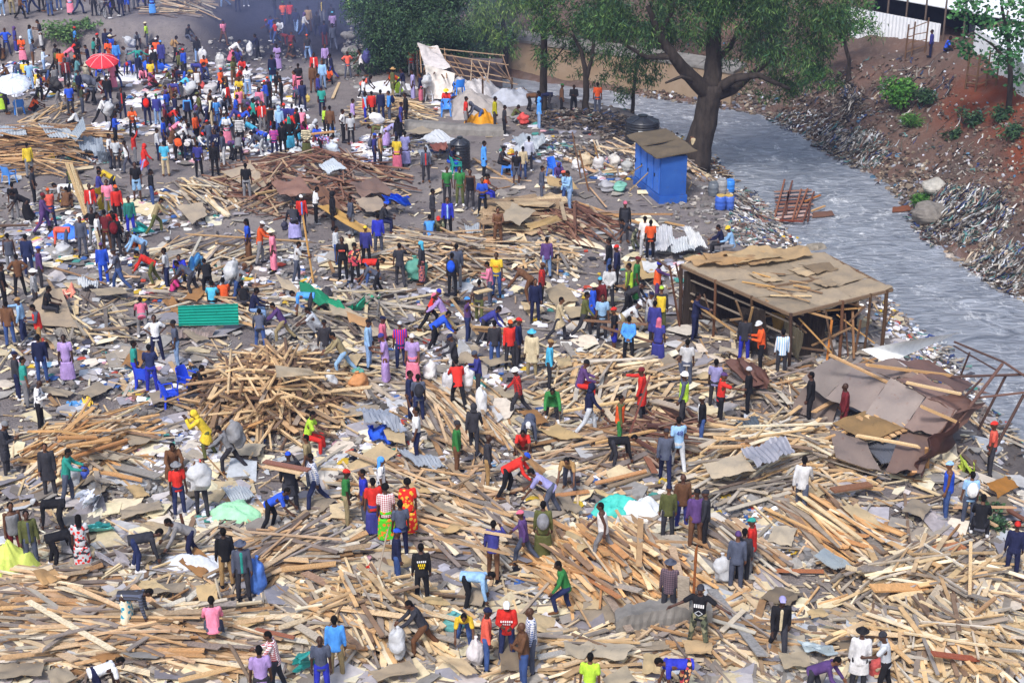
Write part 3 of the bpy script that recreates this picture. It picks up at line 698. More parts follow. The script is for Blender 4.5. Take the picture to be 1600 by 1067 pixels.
PT = """
4 26 st B t.lightblue p.palejeans - -
10 14 wk R t.charcoal p.black - -
20 24 st B t.beige p.khaki - -
32 31 wk R s.brown p.black - -
40 24 st B t.navy p.jeans - -
54 20 wm L t.grey p.darkjeans - -
66 19 st F t.silver p.black - -
75 20 wk R t.white p.charcoal - -
79 26 st B j.slate p.jeans - -
93 17 st B t.lilac p.jeans - -
111 24 st B t.lightblue w.pink - -
123 23 wk R j.navy p.darkjeans - -
148 26 st B t.charcoal p.black - -
165 23 wm R t.orange p.navy - -
176 15 st B t.skyblue p.royal - -
181 29 wk L j.black p.black - -
190 26 st B j.navy p.navy - -
199 20 st F t.skyblue k.blue - -
206 15 st F t.beige p.grey - -
213 15 st F t.navy p.slate - -
224 15 wm L t.maroon p.indigo - -
231 17 st B j.charcoal p.black - -
239 25 st B t.royal w.skyblue - -
353 13 wk L t.lightblue p.palejeans - -
372 20 st B j.navy p.navy - -
385 11 st F t.beige p.slate - -
12 87 ak F t.blue p.darkjeans - -
1 95 st R j.navy p.black - -
26 83 st R d.indigo - scf.purple -
37 98 ph F t.orange w.pink scf.white bp.maroon
50 82 st R c.lightblue p.jeans lon -
66 75 ph L t.charcoal w.silver - -
70 117 ph R s.stripeblue p.palejeans - -
86 112 wk R s.charcoal p.black - -
94 122 st B t.olive p.black - -
103 106 bl R d.rose - scf.red -
98 123 st B t.orange p.grey - -
108 128 st B t.slate p.slate - -
106 136 st F j.maroon/silver p.black - -
119 110 gr F t.black p.black cap.orange -
123 104 fo F j.black p.charcoal - -
140 112 ph L t.navy p.navy - -
148 100 ph R t.teal p.black - -
157 97 st L j.black/white p.jeans cap.red -
168 88 st F s.navy p.indigo - -
163 108 gr F v.red p.blue - -
172 104 ph F s.orange p.silver - -
184 108 st F j.skyblue p.blue - -
176 99 st F t.blue p.silver hat.beige -
157 116 gr F t.skyblue p.blue - -
182 139 wk R h.black p.jeans - -
121 134 ca R d.floralteal - - sh.cream
42 140 st B t.yellow p.jeans - -
49 143 st B t.lightblue p.palejeans - -
64 155 st B j.yellow p.olive - -
60 161 wk R t.white p.black - -
76 139 gr R t.brown p.charcoal - -
122 147 gr F t.olive p.black - -
140 161 bl R s.white p.black lon -
158 143 gr F t.coral p.black - -
168 143 gr F t.black p.maroon - -
178 141 st B d.pink - - -
96 171 bl L j.black p.grey - sk.black
112 183 st B t.blue p.charcoal - -
130 179 ph R t.camo p.slate cap.blue -
171 167 st B j.black p.navy - -
150 164 bd L t.slate p.black - sk.slate
193 186 bk F j.charcoal/red p.navy - -
156 195 pu R s.white p.black - -
177 208 bc R t.black p.black - sk.silver
209 214 ca F t.orange p.black - -
232 197 st B j.navy p.navy - bp.red
11 179 st R j.charcoal/silver p.black lon bg.royal
52 177 sq R t.orange p.black - -
3 176 st B t.grey w.lime - -
122 197 gr L w.white p.black - -
48 279 st B h.yellow p.grey - -
113 292 sq B t.olive p.charcoal - -
184 268 st B t.silver p.charcoal - -
174 264 st R t.white p.slate - -
204 270 wk L v.white p.slate - -
212 258 ra R j.red/white p.grey - -
225 276 wk R c.red p.lavender hood bg.blue
248 251 st R s.silver p.navy - -
260 276 st B t.cyan p.beige - -
312 277 st B t.indigo p.black - -
337 275 st F s.black p.black - -
351 260 st L h.slate p.silver - -
339 253 st F w.navy p.navy - -
362 251 bd R h.purple p.charcoal hood -
373 255 bl B v.grey p.black - -
377 232 st F j.stripebw p.black cap.red -
356 228 fo F t.white w.pink - -
281 252 bd B t.slate p.black - vst.orange
295 252 bd B t.white p.navy - -
268 228 bl R t.pink w.brown - -
277 238 bl R t.silver p.charcoal afro -
303 232 bl L s.blue p.charcoal scf.white -
258 237 st R t.blue p.navy - -
262 207 bl R t.red p.black - -
276 197 st R s.navy p.silver - -
295 197 st B j.skyblue p.black - vst.navy
317 194 wk L t.olive p.charcoal cap.olive -
332 199 st L s.cream p.beige - vst.navy
248 198 st B s.indigo p.palejeans cap.green -
263 184 st L j.black p.cyan - -
218 117 sp B s.teal w.lavender - -
212 101 bd L c.grey p.grey - sk.silver
242 116 st B t.white p.black - -
247 105 st B t.orange p.silver cap.white -
254 106 st F c.indigo p.navy cap.skyblue -
233 91 bl R s.black w.silver - -
231 76 st L t.lime p.slate cap.cream -
238 138 st F t.yellow w.rose - -
274 98 ca R t.tan p.black - bp.tan
281 116 bl B t.red p.black cap.teal vst.navy
310 100 st F w.black p.palejeans - sh.white
360 99 bl R s.white w.rose - -
372 99 gr F t.indigo p.indigo - -
303 126 bd R j.indigo p.navy - -
321 122 si F t.orange p.jeans - -
267 131 gr L t.olive p.grey hat.beige -
380 113 gr F s.red p.white - -
373 129 sq R t.red p.brown - -
388 151 st B t.white p.palejeans - -
374 159 si F t.yellow w.yellow - -
391 186 bl R j.slate p.navy - -
381 206 bl L j.indigo p.black - -
310 151 st F v.white p.brown - bg.red
281 156 bl R t.cyan p.grey - -
270 151 sq F t.pink p.brown - -
290 137 bd L j.navy p.blue - -
297 174 bl R j.charcoal p.black - sk.silver
362 201 gr L j.black p.charcoal - -
397 203 st R j.teal p.black - -
4 95 gr B t.brown p.brown - -
405 94 ca L j.navy p.black - sh.white
435 111 ph F d.lilac - - -
427 132 st B c.navy p.cyan - -
482 96 wk B t.charcoal p.palejeans cap.orange -
544 124 ak F t.coral p.slate - -
567 121 wm L v.white p.black - sk.indigo
509 112 st F s.lilac p.charcoal - -
521 126 wk L j.navy/white p.indigo - -
492 128 st F j.red/white p.charcoal - -
490 145 st F h.brown p.brown - -
505 140 st F s.lightblue p.palejeans - -
515 129 gr F t.orange p.black - -
468 146 st B t.black w.pink - -
462 156 st L d.rose - - -
473 172 wk F h.darkjeans p.navy lon bg.yellow
498 161 st R j.indigo p.navy - -
504 182 st B t.teal p.navy bea.navy -
420 166 st B c.navy p.navy cap.orange -
441 169 st L j.black/white p.black - -
407 185 st F w.pink p.black lon -
411 206 st F j.red/white p.grey - -
424 211 st B v.black p.charcoal - -
438 216 st B h.lightblue p.jeans hood -
446 213 st F t.indigo p.brown bea.red -
467 222 st L j.black w.cyan - -
476 217 sq F t.magenta p.brown - -
487 216 sq R h.silver p.slate hood -
430 247 st B t.stripepink p.navy - -
443 244 st B j.black/white p.black - -
454 236 st B s.black w.cyan scf.teal -
413 244 bl L j.slate p.silver - -
402 228 bl L j.cyan p.navy - -
480 249 bk B j.stripecream w.olive - -
500 244 bd R s.floralblue p.black - -
496 221 gr F t.blue p.maroon - -
508 214 st R t.lime p.black - -
517 218 st B w.brown p.black - -
537 223 ak R t.white p.black - -
549 227 st B t.silver p.black - -
552 203 st R s.lilac p.grey - -
564 154 bl R t.stripedark p.black - vst.coral
569 169 st R t.white p.slate bea.grey -
571 193 st R s.lightblue p.royal - vst.red
582 191 st B j.red p.black - -
596 192 st B j.navy p.darkjeans - -
609 192 st L s.skyblue p.slate - bp.navy
627 207 st R t.indigo p.indigo - -
635 197 st L j.black p.black - -
614 154 st R c.olive p.khaki hat.tan -
625 148 bl L t.orange w.lime - -
633 153 wm L j.navy p.grey - -
646 158 st L d.lavender - - -
658 161 st L j.navy w.rose - sk.silver
643 120 st F t.red p.grey - -
697 179 si F t.red p.lightblue hat.yellow -
704 166 si L t.beige p.brown - -
728 202 st R t.red k.grey - -
754 200 bl L h.slate p.jeans hood -
773 203 st R j.floralgreen p.charcoal - -
788 213 st R t.charcoal p.black - -
597 226 bd L t.olive p.silver - sk.white
601 231 bl R t.lavender w.lilac - -
623 234 st B j.black p.navy lon -
586 263 st R t.indigo p.navy cap.blue bp.slate
595 263 st R s.tan p.charcoal - -
621 267 st B t.yellow w.rose - -
634 261 st B d.lavender - - bg.black
666 285 st F j.slate/red p.charcoal - -
715 270 si R t.navy p.blue - -
756 277 st R c.skyblue p.black - -
794 272 si R t.charcoal p.black - -
430 31 st R j.black p.navy - -
443 42 wk B t.orange p.darkjeans cap.green -
454 41 wk B j.red p.black - -
463 53 wk B j.navy p.palejeans - -
483 52 st B w.tan p.brown - bg.yellow
497 60 wk B j.black p.navy - -
508 74 st B j.navy p.maroon - -
504 38 st F j.charcoal/yellow p.grey cap.orange -
519 48 st B j.black p.black - -
522 80 wk B j.slate p.slate - -
521 62 st B t.lilac p.charcoal cap.cyan -
546 28 wk B t.lime k.black - -
557 19 st B s.teal p.black - -
537 9 wk B t.slate p.navy - -
826 174 bd R v.brown p.black - -
842 166 sq R t.slate p.charcoal cap.red -
842 203 st R h.skyblue p.palejeans hood -
860 173 bd L j.navy p.charcoal - -
877 179 st R j.brown p.black cap.green -
896 181 ph F j.black p.black - -
933 179 st B t.orange p.slate - -
803 191 sq R t.olive p.grey - -
1083 258 ph B v.beige p.brown - -
807 290 st F t.black k.slate - -
817 281 st B s.beige p.jeans - -
826 269 st B s.plaidblue p.charcoal - sh.white
872 281 gr F h.purple p.palejeans hood -
1453 91 st L j.indigo p.navy - -
1477 82 gr R t.blue p.black - -
25 344 st B t.black p.grey - -
55 319 st R t.charcoal p.black - -
49 346 bl L d.black - - -
82 354 wk B t.coral p.darkjeans cap.orange -
67 366 wk R s.purple p.purple bea.maroon -
112 322 bd L t.white p.black - -
105 327 sq B t.brown p.brown - -
154 324 wk R j.indigo p.purple - -
182 309 bl L t.yellow p.charcoal - -
186 351 st F j.red p.black cap.orange -
172 342 st F t.pink p.grey - -
145 347 st F j.red/white p.grey - -
149 386 ak F t.black p.grey - -
177 374 bl F w.red p.charcoal - -
206 369 st F w.jagged p.royal - -
131 401 st F j.slate p.slate - -
156 396 st R t.white p.beige - -
169 394 st B t.maroon p.brown - -
184 403 st B j.black p.charcoal - bp.maroon
195 388 sq F t.stripebw p.black - -
108 392 bd L s.coral p.slate - -
164 446 st B j.blue p.blue cap.purple -
192 456 wm L t.slate p.jeans cap.charcoal -
216 315 st F t.black k.lightblue - -
239 322 st R j.black p.jeans - -
241 367 pu R j.khaki p.olive - -
231 413 bl L s.lightblue p.slate cap.black -
245 445 bl L j.red p.olive - -
263 455 st L t.silver p.darkjeans - -
283 455 si F t.royal p.black - -
270 464 gr R t.magenta p.charcoal - -
307 467 bl L t.slate p.charcoal - -
327 469 bl B j.black p.black - -
332 480 gr B t.cyan p.black - -
352 477 gr B t.orange p.brown - -
370 476 bc R t.grey p.jeans cap.brown sk.silver
382 482 sq B t.black p.charcoal - -
390 408 st L t.blue w.brown lon -
387 316 st B t.black p.grey - -
19 429 st B v.slate p.grey - -
47 433 st B j.darkjeans p.darkjeans - -
33 463 ak B s.brown p.black - -
66 452 st R j.purple p.charcoal cap.blue -
9 483 st R t.black p.black - -
58 488 st R s.plaidgrey p.charcoal hat.white -
18 544 st B j.brown p.jeans - -
40 539 pt L w.lightblue p.darkjeans cap.tan -
65 549 ph L j.slate p.tan - vst.red
92 503 si R t.black p.charcoal - -
214 607 st R t.teal p.royal - -
239 615 fo B t.darkjeans p.royal - -
247 567 ak F t.white p.navy - -
278 573 st L t.slate p.palejeans bea.black -
225 530 bl B t.rose p.grey - -
462 378 bl B j.charcoal w.lavender bea.charcoal bg.navy
473 364 st F j.red/skyblue p.navy cap.white -
494 351 ph R t.white p.black - -
521 362 st R h.black k.black hood -
550 370 st L w.slate p.grey - -
612 364 si R j.charcoal p.navy cap.blue -
676 355 st R j.charcoal p.charcoal - -
700 375 st F j.royal/lightblue p.black - -
672 378 sq B s.skyblue p.slate - -
686 375 sq F t.camo p.olive cap.red -
699 319 st F t.green p.charcoal - -
719 322 st F t.green p.olive - -
735 327 st F v.black p.charcoal - -
754 338 fo F t.blue p.black - -
770 319 si R t.orange p.royal - -
778 387 fo F v.brown p.brown - -
526 416 st R h.silver p.jeans - -
537 439 st F t.black p.black - -
549 425 st F t.cream p.beige bea.grey -
556 446 st F s.floraldark p.black afro -
573 418 st B j.indigo p.black cap.yellow -
592 401 st B j.royal p.slate - -
573 444 bd R t.black p.jeans - vst.red
594 463 bl L t.slate p.black - -
626 448 cs B t.charcoal p.charcoal - -
660 445 st L s.charcoal w.floralrust scf.cyan -
707 462 st B h.charcoal p.black - bp.blue
714 452 st B j.slate p.grey - -
776 464 st F t.yellow p.jeans - -
766 477 ph L j.pink p.slate - -
463 442 ca R t.silver p.slate - -
429 426 st L d.pink - hat.cream -
406 414 ca R j.orange p.grey cap.white -
414 505 si R j.navy p.palejeans - -
447 535 pu L j.purple p.khaki - -
488 501 bd L t.skyblue p.charcoal - -
494 522 sq L t.silver p.grey - -
408 549 bl B w.slate p.jeans - -
510 575 st B j.charcoal p.grey cap.black -
669 516 pu R t.red p.black bea.royal -
698 522 pu L s.lilac p.khaki cap.rose -
674 547 bl R j.blue p.black - -
748 507 cs B t.charcoal p.olive - -
731 535 ra R t.purple p.darkjeans cap.skyblue -
752 536 bl R w.indigo p.charcoal - -
773 575 st B j.charcoal p.jeans - -
797 576 st F j.red p.charcoal cap.orange -
577 578 st R s.lightblue p.palejeans cap.black -
604 602 ph L d.lilac - bea.indigo -
599 570 st R s.rose p.navy cap.navy -
627 582 st B t.stripejersey p.darkjeans cap.silver -
846 318 st R s.slate p.slate - -
881 324 st L j.lightblue p.jeans cap.coral -
890 332 ph L s.lightblue p.palejeans - -
975 379 st F s.black p.charcoal bea.rose vst.charcoal
994 392 bl L t.charcoal p.camo - -
1006 404 st B t.white p.silver - -
1015 407 st B t.orange p.black - -
951 441 st L j.black p.jeans - -
963 453 st L j.navy p.black cap.red -
854 436 st B j.purple p.palejeans - -
846 478 st R s.plaidred p.black cap.brown -
832 472 bl L w.brown p.brown hat.cream -
836 504 st F h.navy p.navy - -
869 533 wk R c.beige p.charcoal - -
908 529 wk R w.olive p.charcoal - -
925 512 st R c.blue p.brown hat.cream -
936 505 st B w.maroon p.olive cap.cyan -
951 484 bk B w.silver p.charcoal - -
940 533 st F t.lightblue p.charcoal - -
968 532 bl R t.silver p.khaki cap.white -
976 494 bl R j.charcoal p.black cap.black -
982 482 st L j.olive p.charcoal - vst.lime
993 472 st R d.green - cap.maroon -
1025 477 pt R s.purple p.purple bea.royal vst.orange
1009 524 cs R t.silver p.grey cap.navy -
1031 521 st B j.charcoal p.olive cap.lime vst.yellow
1021 540 st B c.indigo p.charcoal - -
959 554 st L t.black k.royal cap.red -
981 573 bk B h.skyblue p.black - -
1027 569 st B d.indigo - scf.rose -
1084 532 pt R j.navy p.navy - -
1112 399 si L j.navy p.charcoal - -
1127 403 si L j.lightblue p.grey hel.yellow -
809 574 st R j.navy p.charcoal cap.red -
1161 568 st B j.charcoal p.royal - -
1187 585 ph L j.orange p.black hel.silver -
1219 592 st B s.stripeblue p.charcoal - -
30 625 st R j.charcoal p.navy cap.navy -
43 637 st R t.teal p.grey - -
68 600 st B h.navy p.jeans - -
108 599 st F d.lilac - - -
65 672 ph R s.floralwhite p.black bald -
12 744 ph R c.charcoal p.charcoal bea.grey -
80 776 st F c.charcoal p.charcoal - -
106 787 ca R h.teal p.slate - bg.blue
272 735 gr F w.brown p.brown - -
329 716 bc L c.yellow p.olive hood -
367 738 pu L s.grey p.charcoal - sk.grey
282 807 st F t.red p.darkjeans hat.grey -
317 808 bc B t.charcoal p.charcoal cap.coral sk.silver
100 832 bd L j.black p.black bea.silver -
297 626 gr R t.black p.charcoal - -
308 612 gr R s.black p.black - -
542 589 pu L w.khaki p.lightblue - -
646 602 st F t.lilac w.pink bea.white -
641 658 st R j.navy p.navy - -
655 662 st B t.slate p.darkjeans - bp.charcoal
652 722 ra L t.white p.navy - -
713 595 ca L j.charcoal p.black cap.navy -
717 645 pu B h.red p.black - -
748 628 ph L s.indigo p.charcoal bea.slate sh.white
740 712 wk B h.charcoal p.charcoal hood -
714 744 st R w.green p.brown bea.charcoal -
762 762 st R j.charcoal p.tan bald -
786 778 bl R j.red p.black cap.blue -
504 709 si R t.lime p.red - -
484 762 st L t.khaki p.slate - -
499 795 wk L s.plaidblue p.darkjeans - -
456 798 cs B c.charcoal p.black cap.blue -
543 822 st R t.green p.khaki cap.red -
571 822 st L t.royal p.slate - -
597 803 st R d.floralwhite - scf.skyblue -
586 840 st B t.red w.indigo - -
605 850 st B t.plaidpink w.floralgreen afro -
639 842 st B d.printred - afro -
418 830 bl R t.blue p.black - -
814 652 wk L s.plaidred p.charcoal hel.white -
831 590 st F c.beige p.khaki hat.cyan -
858 608 st R s.cyan p.charcoal cap.tan -
862 657 bl F c.green p.charcoal - -
926 628 si R j.purple p.red bea.black -
1003 657 pt L c.red p.charcoal bea.maroon -
1066 670 ra L j.slate p.charcoal hel.white vst.lime
1071 608 st B t.silver p.slate - -
1115 638 st B t.lavender p.charcoal - -
1167 650 st L j.black p.black bea.silver -
1095 700 st L j.black/white p.jeans cap.beige -
1123 666 pt R t.red p.black cap.purple -
915 682 wk R h.navy p.silver hood -
967 701 st R j.olive p.green - vst.orange
828 694 bd F w.slate p.slate cap.white -
817 710 sq F t.red p.brown - -
956 731 bd R j.black/white p.charcoal - -
890 767 bl F t.tan p.slate - -
1038 759 wk B j.slate p.navy cap.charcoal -
1059 739 wk B t.lightblue p.silver - -
866 807 bl L t.lavender p.slate - -
1042 846 st B j.olive/red p.charcoal cap.navy -
1064 831 st B w.brown p.indigo bald -
1085 860 st B j.purple p.brown cap.black -
1100 858 st L j.charcoal p.black cap.charcoal -
848 876 st B j.olive w.olive - bp.grey
823 884 wk L w.purple p.slate cap.rose -
1263 664 st L j.black p.black - -
1316 680 st L w.maroon p.maroon bald -
1249 806 wk B j.silver p.slate - -
1545 744 st L t.coral p.charcoal cap.red -
1476 810 st L v.blue p.jeans cap.lightblue -
1510 822 st B t.lightblue p.slate - bp.white
28 878 st F v.grey p.maroon - -
52 890 st F j.olive/slate p.slate - -
84 888 bd R j.black p.black - -
132 892 st B d.floralred - lon -
213 895 bd R j.charcoal p.darkjeans - -
307 879 bl L j.grey p.navy - -
356 919 st B h.black p.tan - -
382 939 st F j.slate/teal p.charcoal hat.slate -
198 986 bd R s.stripedark w.floralskirt - -
336 1003 si B w.pink p.slate - -
152 1100 bd R t.white p.navy - -
621 916 st R j.navy p.jeans cap.blue -
628 872 st B t.slate p.navy - -
660 947 st B w.black p.black - -
728 949 bd R s.lightblue p.black - -
725 1011 bl F t.yellow p.jeans - -
760 1048 st R w.coral p.jeans cap.navy -
792 1037 ph F h.red p.darkjeans cap.white -
667 1022 pu L j.charcoal p.brown - sh.silver
527 1062 st B s.skyblue p.khaki - -
437 1082 ca L s.plaidpink p.charcoal - -
505 1092 st F t.slate p.royal bald -
412 1115 st B t.lilac p.charcoal - -
770 906 cs B j.indigo p.brown - -
818 1076 fo L w.brown p.jeans bald -
830 1054 st L s.plaidblue p.slate bald -
880 965 cl L j.green p.darkjeans - -
946 880 wk L v.white p.grey - -
1043 974 st B s.plaidpurple p.charcoal hat.slate -
1090 1015 sp F t.black p.camo cap.charcoal -
1148 924 st B j.slate p.slate bea.purple sh.silver
1158 915 st B j.charcoal p.black - -
1171 903 st L j.red p.grey cap.teal -
1072 1090 bd L t.royal p.floraldark - -
920 1120 st B t.lime p.grey - -
1214 1025 wk F j.black/beige p.charcoal cap.lavender -
1338 1083 st B c.white p.charcoal hat.black -
1382 1088 ca L t.silver p.black bea.charcoal -
1260 1095 bl R w.purple p.charcoal - -
1578 905 st B j.navy p.navy bea.red -
1529 838 si B j.black p.charcoal - -
"""
# ---------------------------------------------------------------- heaps (pixel centre, pixel radii, angle of the heap, height m)
HEAPS = [
 # cx cy rx ry h   n  ang spread Lmin Lmax colours phrase
 (425, 628, 115, 62, 1.5, 420, 20, 90, 1.2, 3.6, 'pole', 'tall tangled heap of poles'),
 (62, 238, 95, 34, 1.2, 120, 6, 10, 2.5, 5.0, 'brown', 'long timber stack beside the folded zinc sheets'),
 (88, 186, 40, 20, .5, 30, -32, 30, 1.5, 3.0, 'pale', 'small heap behind the long timber stack'),
 (318, 312, 55, 30, .6, 75, 38, 26, 1.2, 2.8, 'pale', 'pale heap on the bare lane'),
 (480, 290, 150, 46, 1.1, 260, 14, 60, 1.2, 3.4, 'rust', 'wide brown heap of rusted sheets and poles'),
 (612, 178, 55, 22, .6, 80, 8, 40, 1.4, 3.2, 'pale', 'timber pile in front of the tarpaulin shack'),
 (283, 16, 48, 10, .8, 45, 4, 20, 1.5, 3.5, 'tan', 'timber stack on the upper terrace'),
 (822, 342, 55, 24, .7, 50, -10, 14, 1.2, 2.4, 'board', 'stack of brown boards near the wooden stool'),
 (890, 350, 62, 26, .6, 90, 30, 40, 1.4, 3.2, 'rust', 'heap of rusty brown poles'),
 (856, 408, 46, 26, .7, 80, 40, 80, .8, 2.0, 'pale', 'small pale heap of short planks'),
 (690, 402, 105, 36, .8, 170, 6, 32, 1.4, 3.6, 'tan', 'flat pile of tan planks in mid site'),
 (138, 702, 80, 46, .9, 100, -24, 46, 1.2, 3.0, 'orange', 'orange timber heap under the man in floral shirt'),
 (330, 472, 75, 18, .4, 60, 8, 20, 1.6, 3.4, 'tan', 'pile above the teal sheet'),
 (320, 400, 90, 26, .5, 70, -18, 50, 1.5, 3.6, 'tan', 'loose poles below the bare lane'),
 (560, 500, 110, 46, .5, 120, 26, 70, 1.0, 2.8, 'grey', 'scrap around the green tarpaulin'),
 (960, 600, 125, 46, .7, 210, -24, 70, 1.0, 2.8, 'pale', 'pale heap around the red coat'),
 (1212, 716, 130, 52, .9, 300, -14, 40, 1.2, 3.4, 'pale', 'big heap below the collapsed roof'),
 (1305, 838, 75, 40, .6, 90, 38, 12, 1.8, 3.6, 'orange', 'sloping stack of orange planks'),
 (1450, 905, 130, 44, .8, 230, -12, 60, 1.0, 2.8, 'pale', 'splintered heap near the river edge'),
 (1470, 1020, 160, 62, .9, 330, 40, 80, .8, 2.6, 'pale', 'corner heap of splintered planks'),
 (960, 895, 130, 62, .8, 300, 44, 32, 1.0, 3.0, 'orange', 'fan of orange planks'),
 (580, 965, 120, 58, .9, 290, 40, 60, .9, 2.8, 'pale', 'tall heap below the zinc sheet'),
 (200, 1000, 230, 52, .6, 420, 2, 24, 1.0, 3.8, 'tan', 'long heap around the pink sweater'),
 (450, 872, 90, 34, .6, 150, -10, 30, 1.2, 3.2, 'tan', 'pile beside the black hooded man'),
 (720, 652, 75, 56, .6, 120, 44, 22, 1.2, 3.0, 'tan', 'slope of planks left of the red hood'),
 (640, 775, 140, 58, .5, 190, 20, 60, 1.0, 3.0, 'tan', 'scatter around the white dress'),
 (930, 705, 110, 34, .4, 130, -10, 30, 1.2, 3.0, 'tan', 'scatter beside the orange vest'),
 (250, 885, 130, 34, .4, 130, -14, 50, .9, 2.4, 'grey', 'scrap around the bending men'),
 (60, 925, 90, 34, .4, 120, 4, 30, 1.2, 3.2, 'tan', 'pile at the lower left edge'),
 (720, 840, 120, 44, .5, 180, 24, 36, 1.0, 2.8, 'tan', 'scatter right of the red printed dress'),
 (1185, 605, 60, 44, .5, 80, 30, 80, .8, 2.4, 'tan', 'scrap beside the wrecked shed'),
 (1140, 870, 70, 40, .5, 90, 36, 16, 1.0, 2.8, 'tan', 'row of planks by the white sack'),
 (1000, 250, 70, 26, .5, 60, 28, 40, 1.5, 3.2, 'tan', 'poles leaning by the blue shed'),
 (1112, 276, 34, 10, .4, 22, -8, 14, 1.2, 2.4, 'tan', 'planks behind the blue shed'),
 (1060, 690, 120, 36, .5, 120, 12, 40, 1.4, 3.0, 'rust', 'rusty beams by the lime vest'),
 (110, 520, 110, 40, .4, 110, 30, 60, 1.0, 2.6, 'grey', 'scrap near the seated man on the board'),
 (600, 590, 90, 30, .3, 80, 18, 40, 1.0, 2.6, 'grey', 'scrap near the lilac dresses'),
 (1390, 600, 120, 30, .5, 60, -24, 50, 1.2, 3.0, 'tan', 'wreckage on the collapsed roof'),
 (1090, 990, 150, 50, .4, 160, 10, 60, .9, 2.6, 'tan', 'scrap round the concrete footing'),
 (880, 1030, 130, 44, .4, 180, -16, 50, .9, 2.6, 'pale', 'scrap right of the brown sweater'),
 (560, 400, 60, 20, .3, 40, 8, 40, 1.0, 2.4, 'tan', 'bits by the standing post'),
 (1180, 780, 110, 36, .4, 110, -8, 40, 1.0, 2.6, 'grey', 'broken timber by the grey puffer'),
]
PALS = {
 'pole': ['#8a6a4c', '#9a7a58', '#a88a64', '#c9a878', '#d6b484', '#6d5240', '#7a6250', '#b99468', '#8d7a68'],
 'brown': ['#8f6a48', '#a5794f', '#b98d5e', '#7c5c42', '#c7a070', '#d0ac7c', '#9c8064'],
 'rust': ['#6b4536', '#7d5442', '#8c6652', '#9b8272', '#a88a6a', '#5a3d34', '#b59a78', '#84604c'],
 'pale': ['#dcc49c', '#d0b48c', '#c2a47c', '#e4d2b0', '#b6966c', '#cba470', '#afa08c', '#998c7e', '#d6b684', '#867c74', '#7c6450', '#bfb4a4'],
 'orange': ['#d6a468', '#c8965c', '#deb884', '#b98450', '#dcc294', '#bb966a', '#a98660', '#9a8c7c', '#cc9c60', '#8d7058', '#cfb898'],
 'tan': ['#c9a880', '#b59472', '#d3b994', '#a08668', '#a89c8c', '#8c8078', '#d9c6a4', '#bf986a', '#80726a', '#9a744c', '#c4b8a4', '#70625a'],
 'board': ['#a58a68', '#b59a76', '#8f765a', '#c4ab84'],
 'grey': ['#a79c8e', '#8f867c', '#b9ab96', '#c7b48e', '#766e68', '#9a8c7a', '#cdb488', '#6a5c54'],
}
def weathered(h, k=.10):
    c = hexc(h); l = .3*c[0]+.59*c[1]+.11*c[2]
    return (c[0]*(1-k)+l*k, c[1]*(1-k)+l*k, c[2]*(1-k)+l*k*1.05)
HEAP_W = []
def setup_heaps():
    for (cx, cy, rx, ry, h, n, ang, sp, l0, l1, pal, ph) in HEAPS:
        c = hit(cx, cy, hgt0); a = hit(cx+rx, cy, hgt0); b = hit(cx, cy-ry, hgt0); d = hit(cx, cy+ry, hgt0)
        wx = (a-c).length; wy = (b-d).length/2
        HEAP_W.append((c, wx, wy))
    for (c, wx, wy), hp in zip(HEAP_W, HEAPS): MOUNDS.append((c.x, c.y, wx*.95, wy*.95, 1, 0, hp[4]*.45))
def imgdir(px, py, ang):
    """ground direction that runs along an image angle (clockwise from image right)"""
    p = hit(px, py, hgt0); q = hit(px+10*math.cos(R(ang)), py+10*math.sin(R(ang)), hgt0)
    d = q-p; d.z = 0
    return d.normalized()
PLANKS = []    # dict(a,b,w,t,roll,col,phrase,score,top)
def plank(a, b, w, t, col, phrase='', roll=0.0, hand=False, round_=False, cname=None, label=None, kind='plank'):
    pa, pb = proj(a), proj(b)
    L = math.hypot(pa[0]-pb[0], pa[1]-pb[1]); sc = F_PX/((pa[2]+pb[2])/2)
    mx, my = (pa[0]+pb[0])/2, (pa[1]+pb[1])/2
    on = -20 < mx < 1620 and -10 < my < 1075
    PLANKS.append(dict(a=Vector(a), b=Vector(b), w=w, t=t, roll=roll, col=col, phrase=phrase, score=(L*max(w, t)*sc*(1 if on else .05))+(1e6 if hand else 0), round=round_, hand=hand, cname=cname, label=label, kind=kind, px=(mx, my), L=L))
def lay(x, y, d, L, w, t, lift, col, phrase, tiltj=.06, round_=False):
    a = Vector((x, y, 0))-d*L/2; b = Vector((x, y, 0))+d*L/2
    za, zb, zm = hgt(a.x, a.y), hgt(b.x, b.y), hgt(x, y)
    sl = (zb-za)
    mz = max(zm, (za+zb)/2)+lift
    a.z = mz-sl*.5*.8+random.uniform(-tiltj, tiltj)*L*.5; b.z = mz+sl*.5*.8+random.uniform(-tiltj, tiltj)*L*.5
    a.z = max(a.z, za+.02); b.z = max(b.z, zb+.02)
    plank(a, b, w, t, col, phrase, random.uniform(-.25, .25), round_=round_)
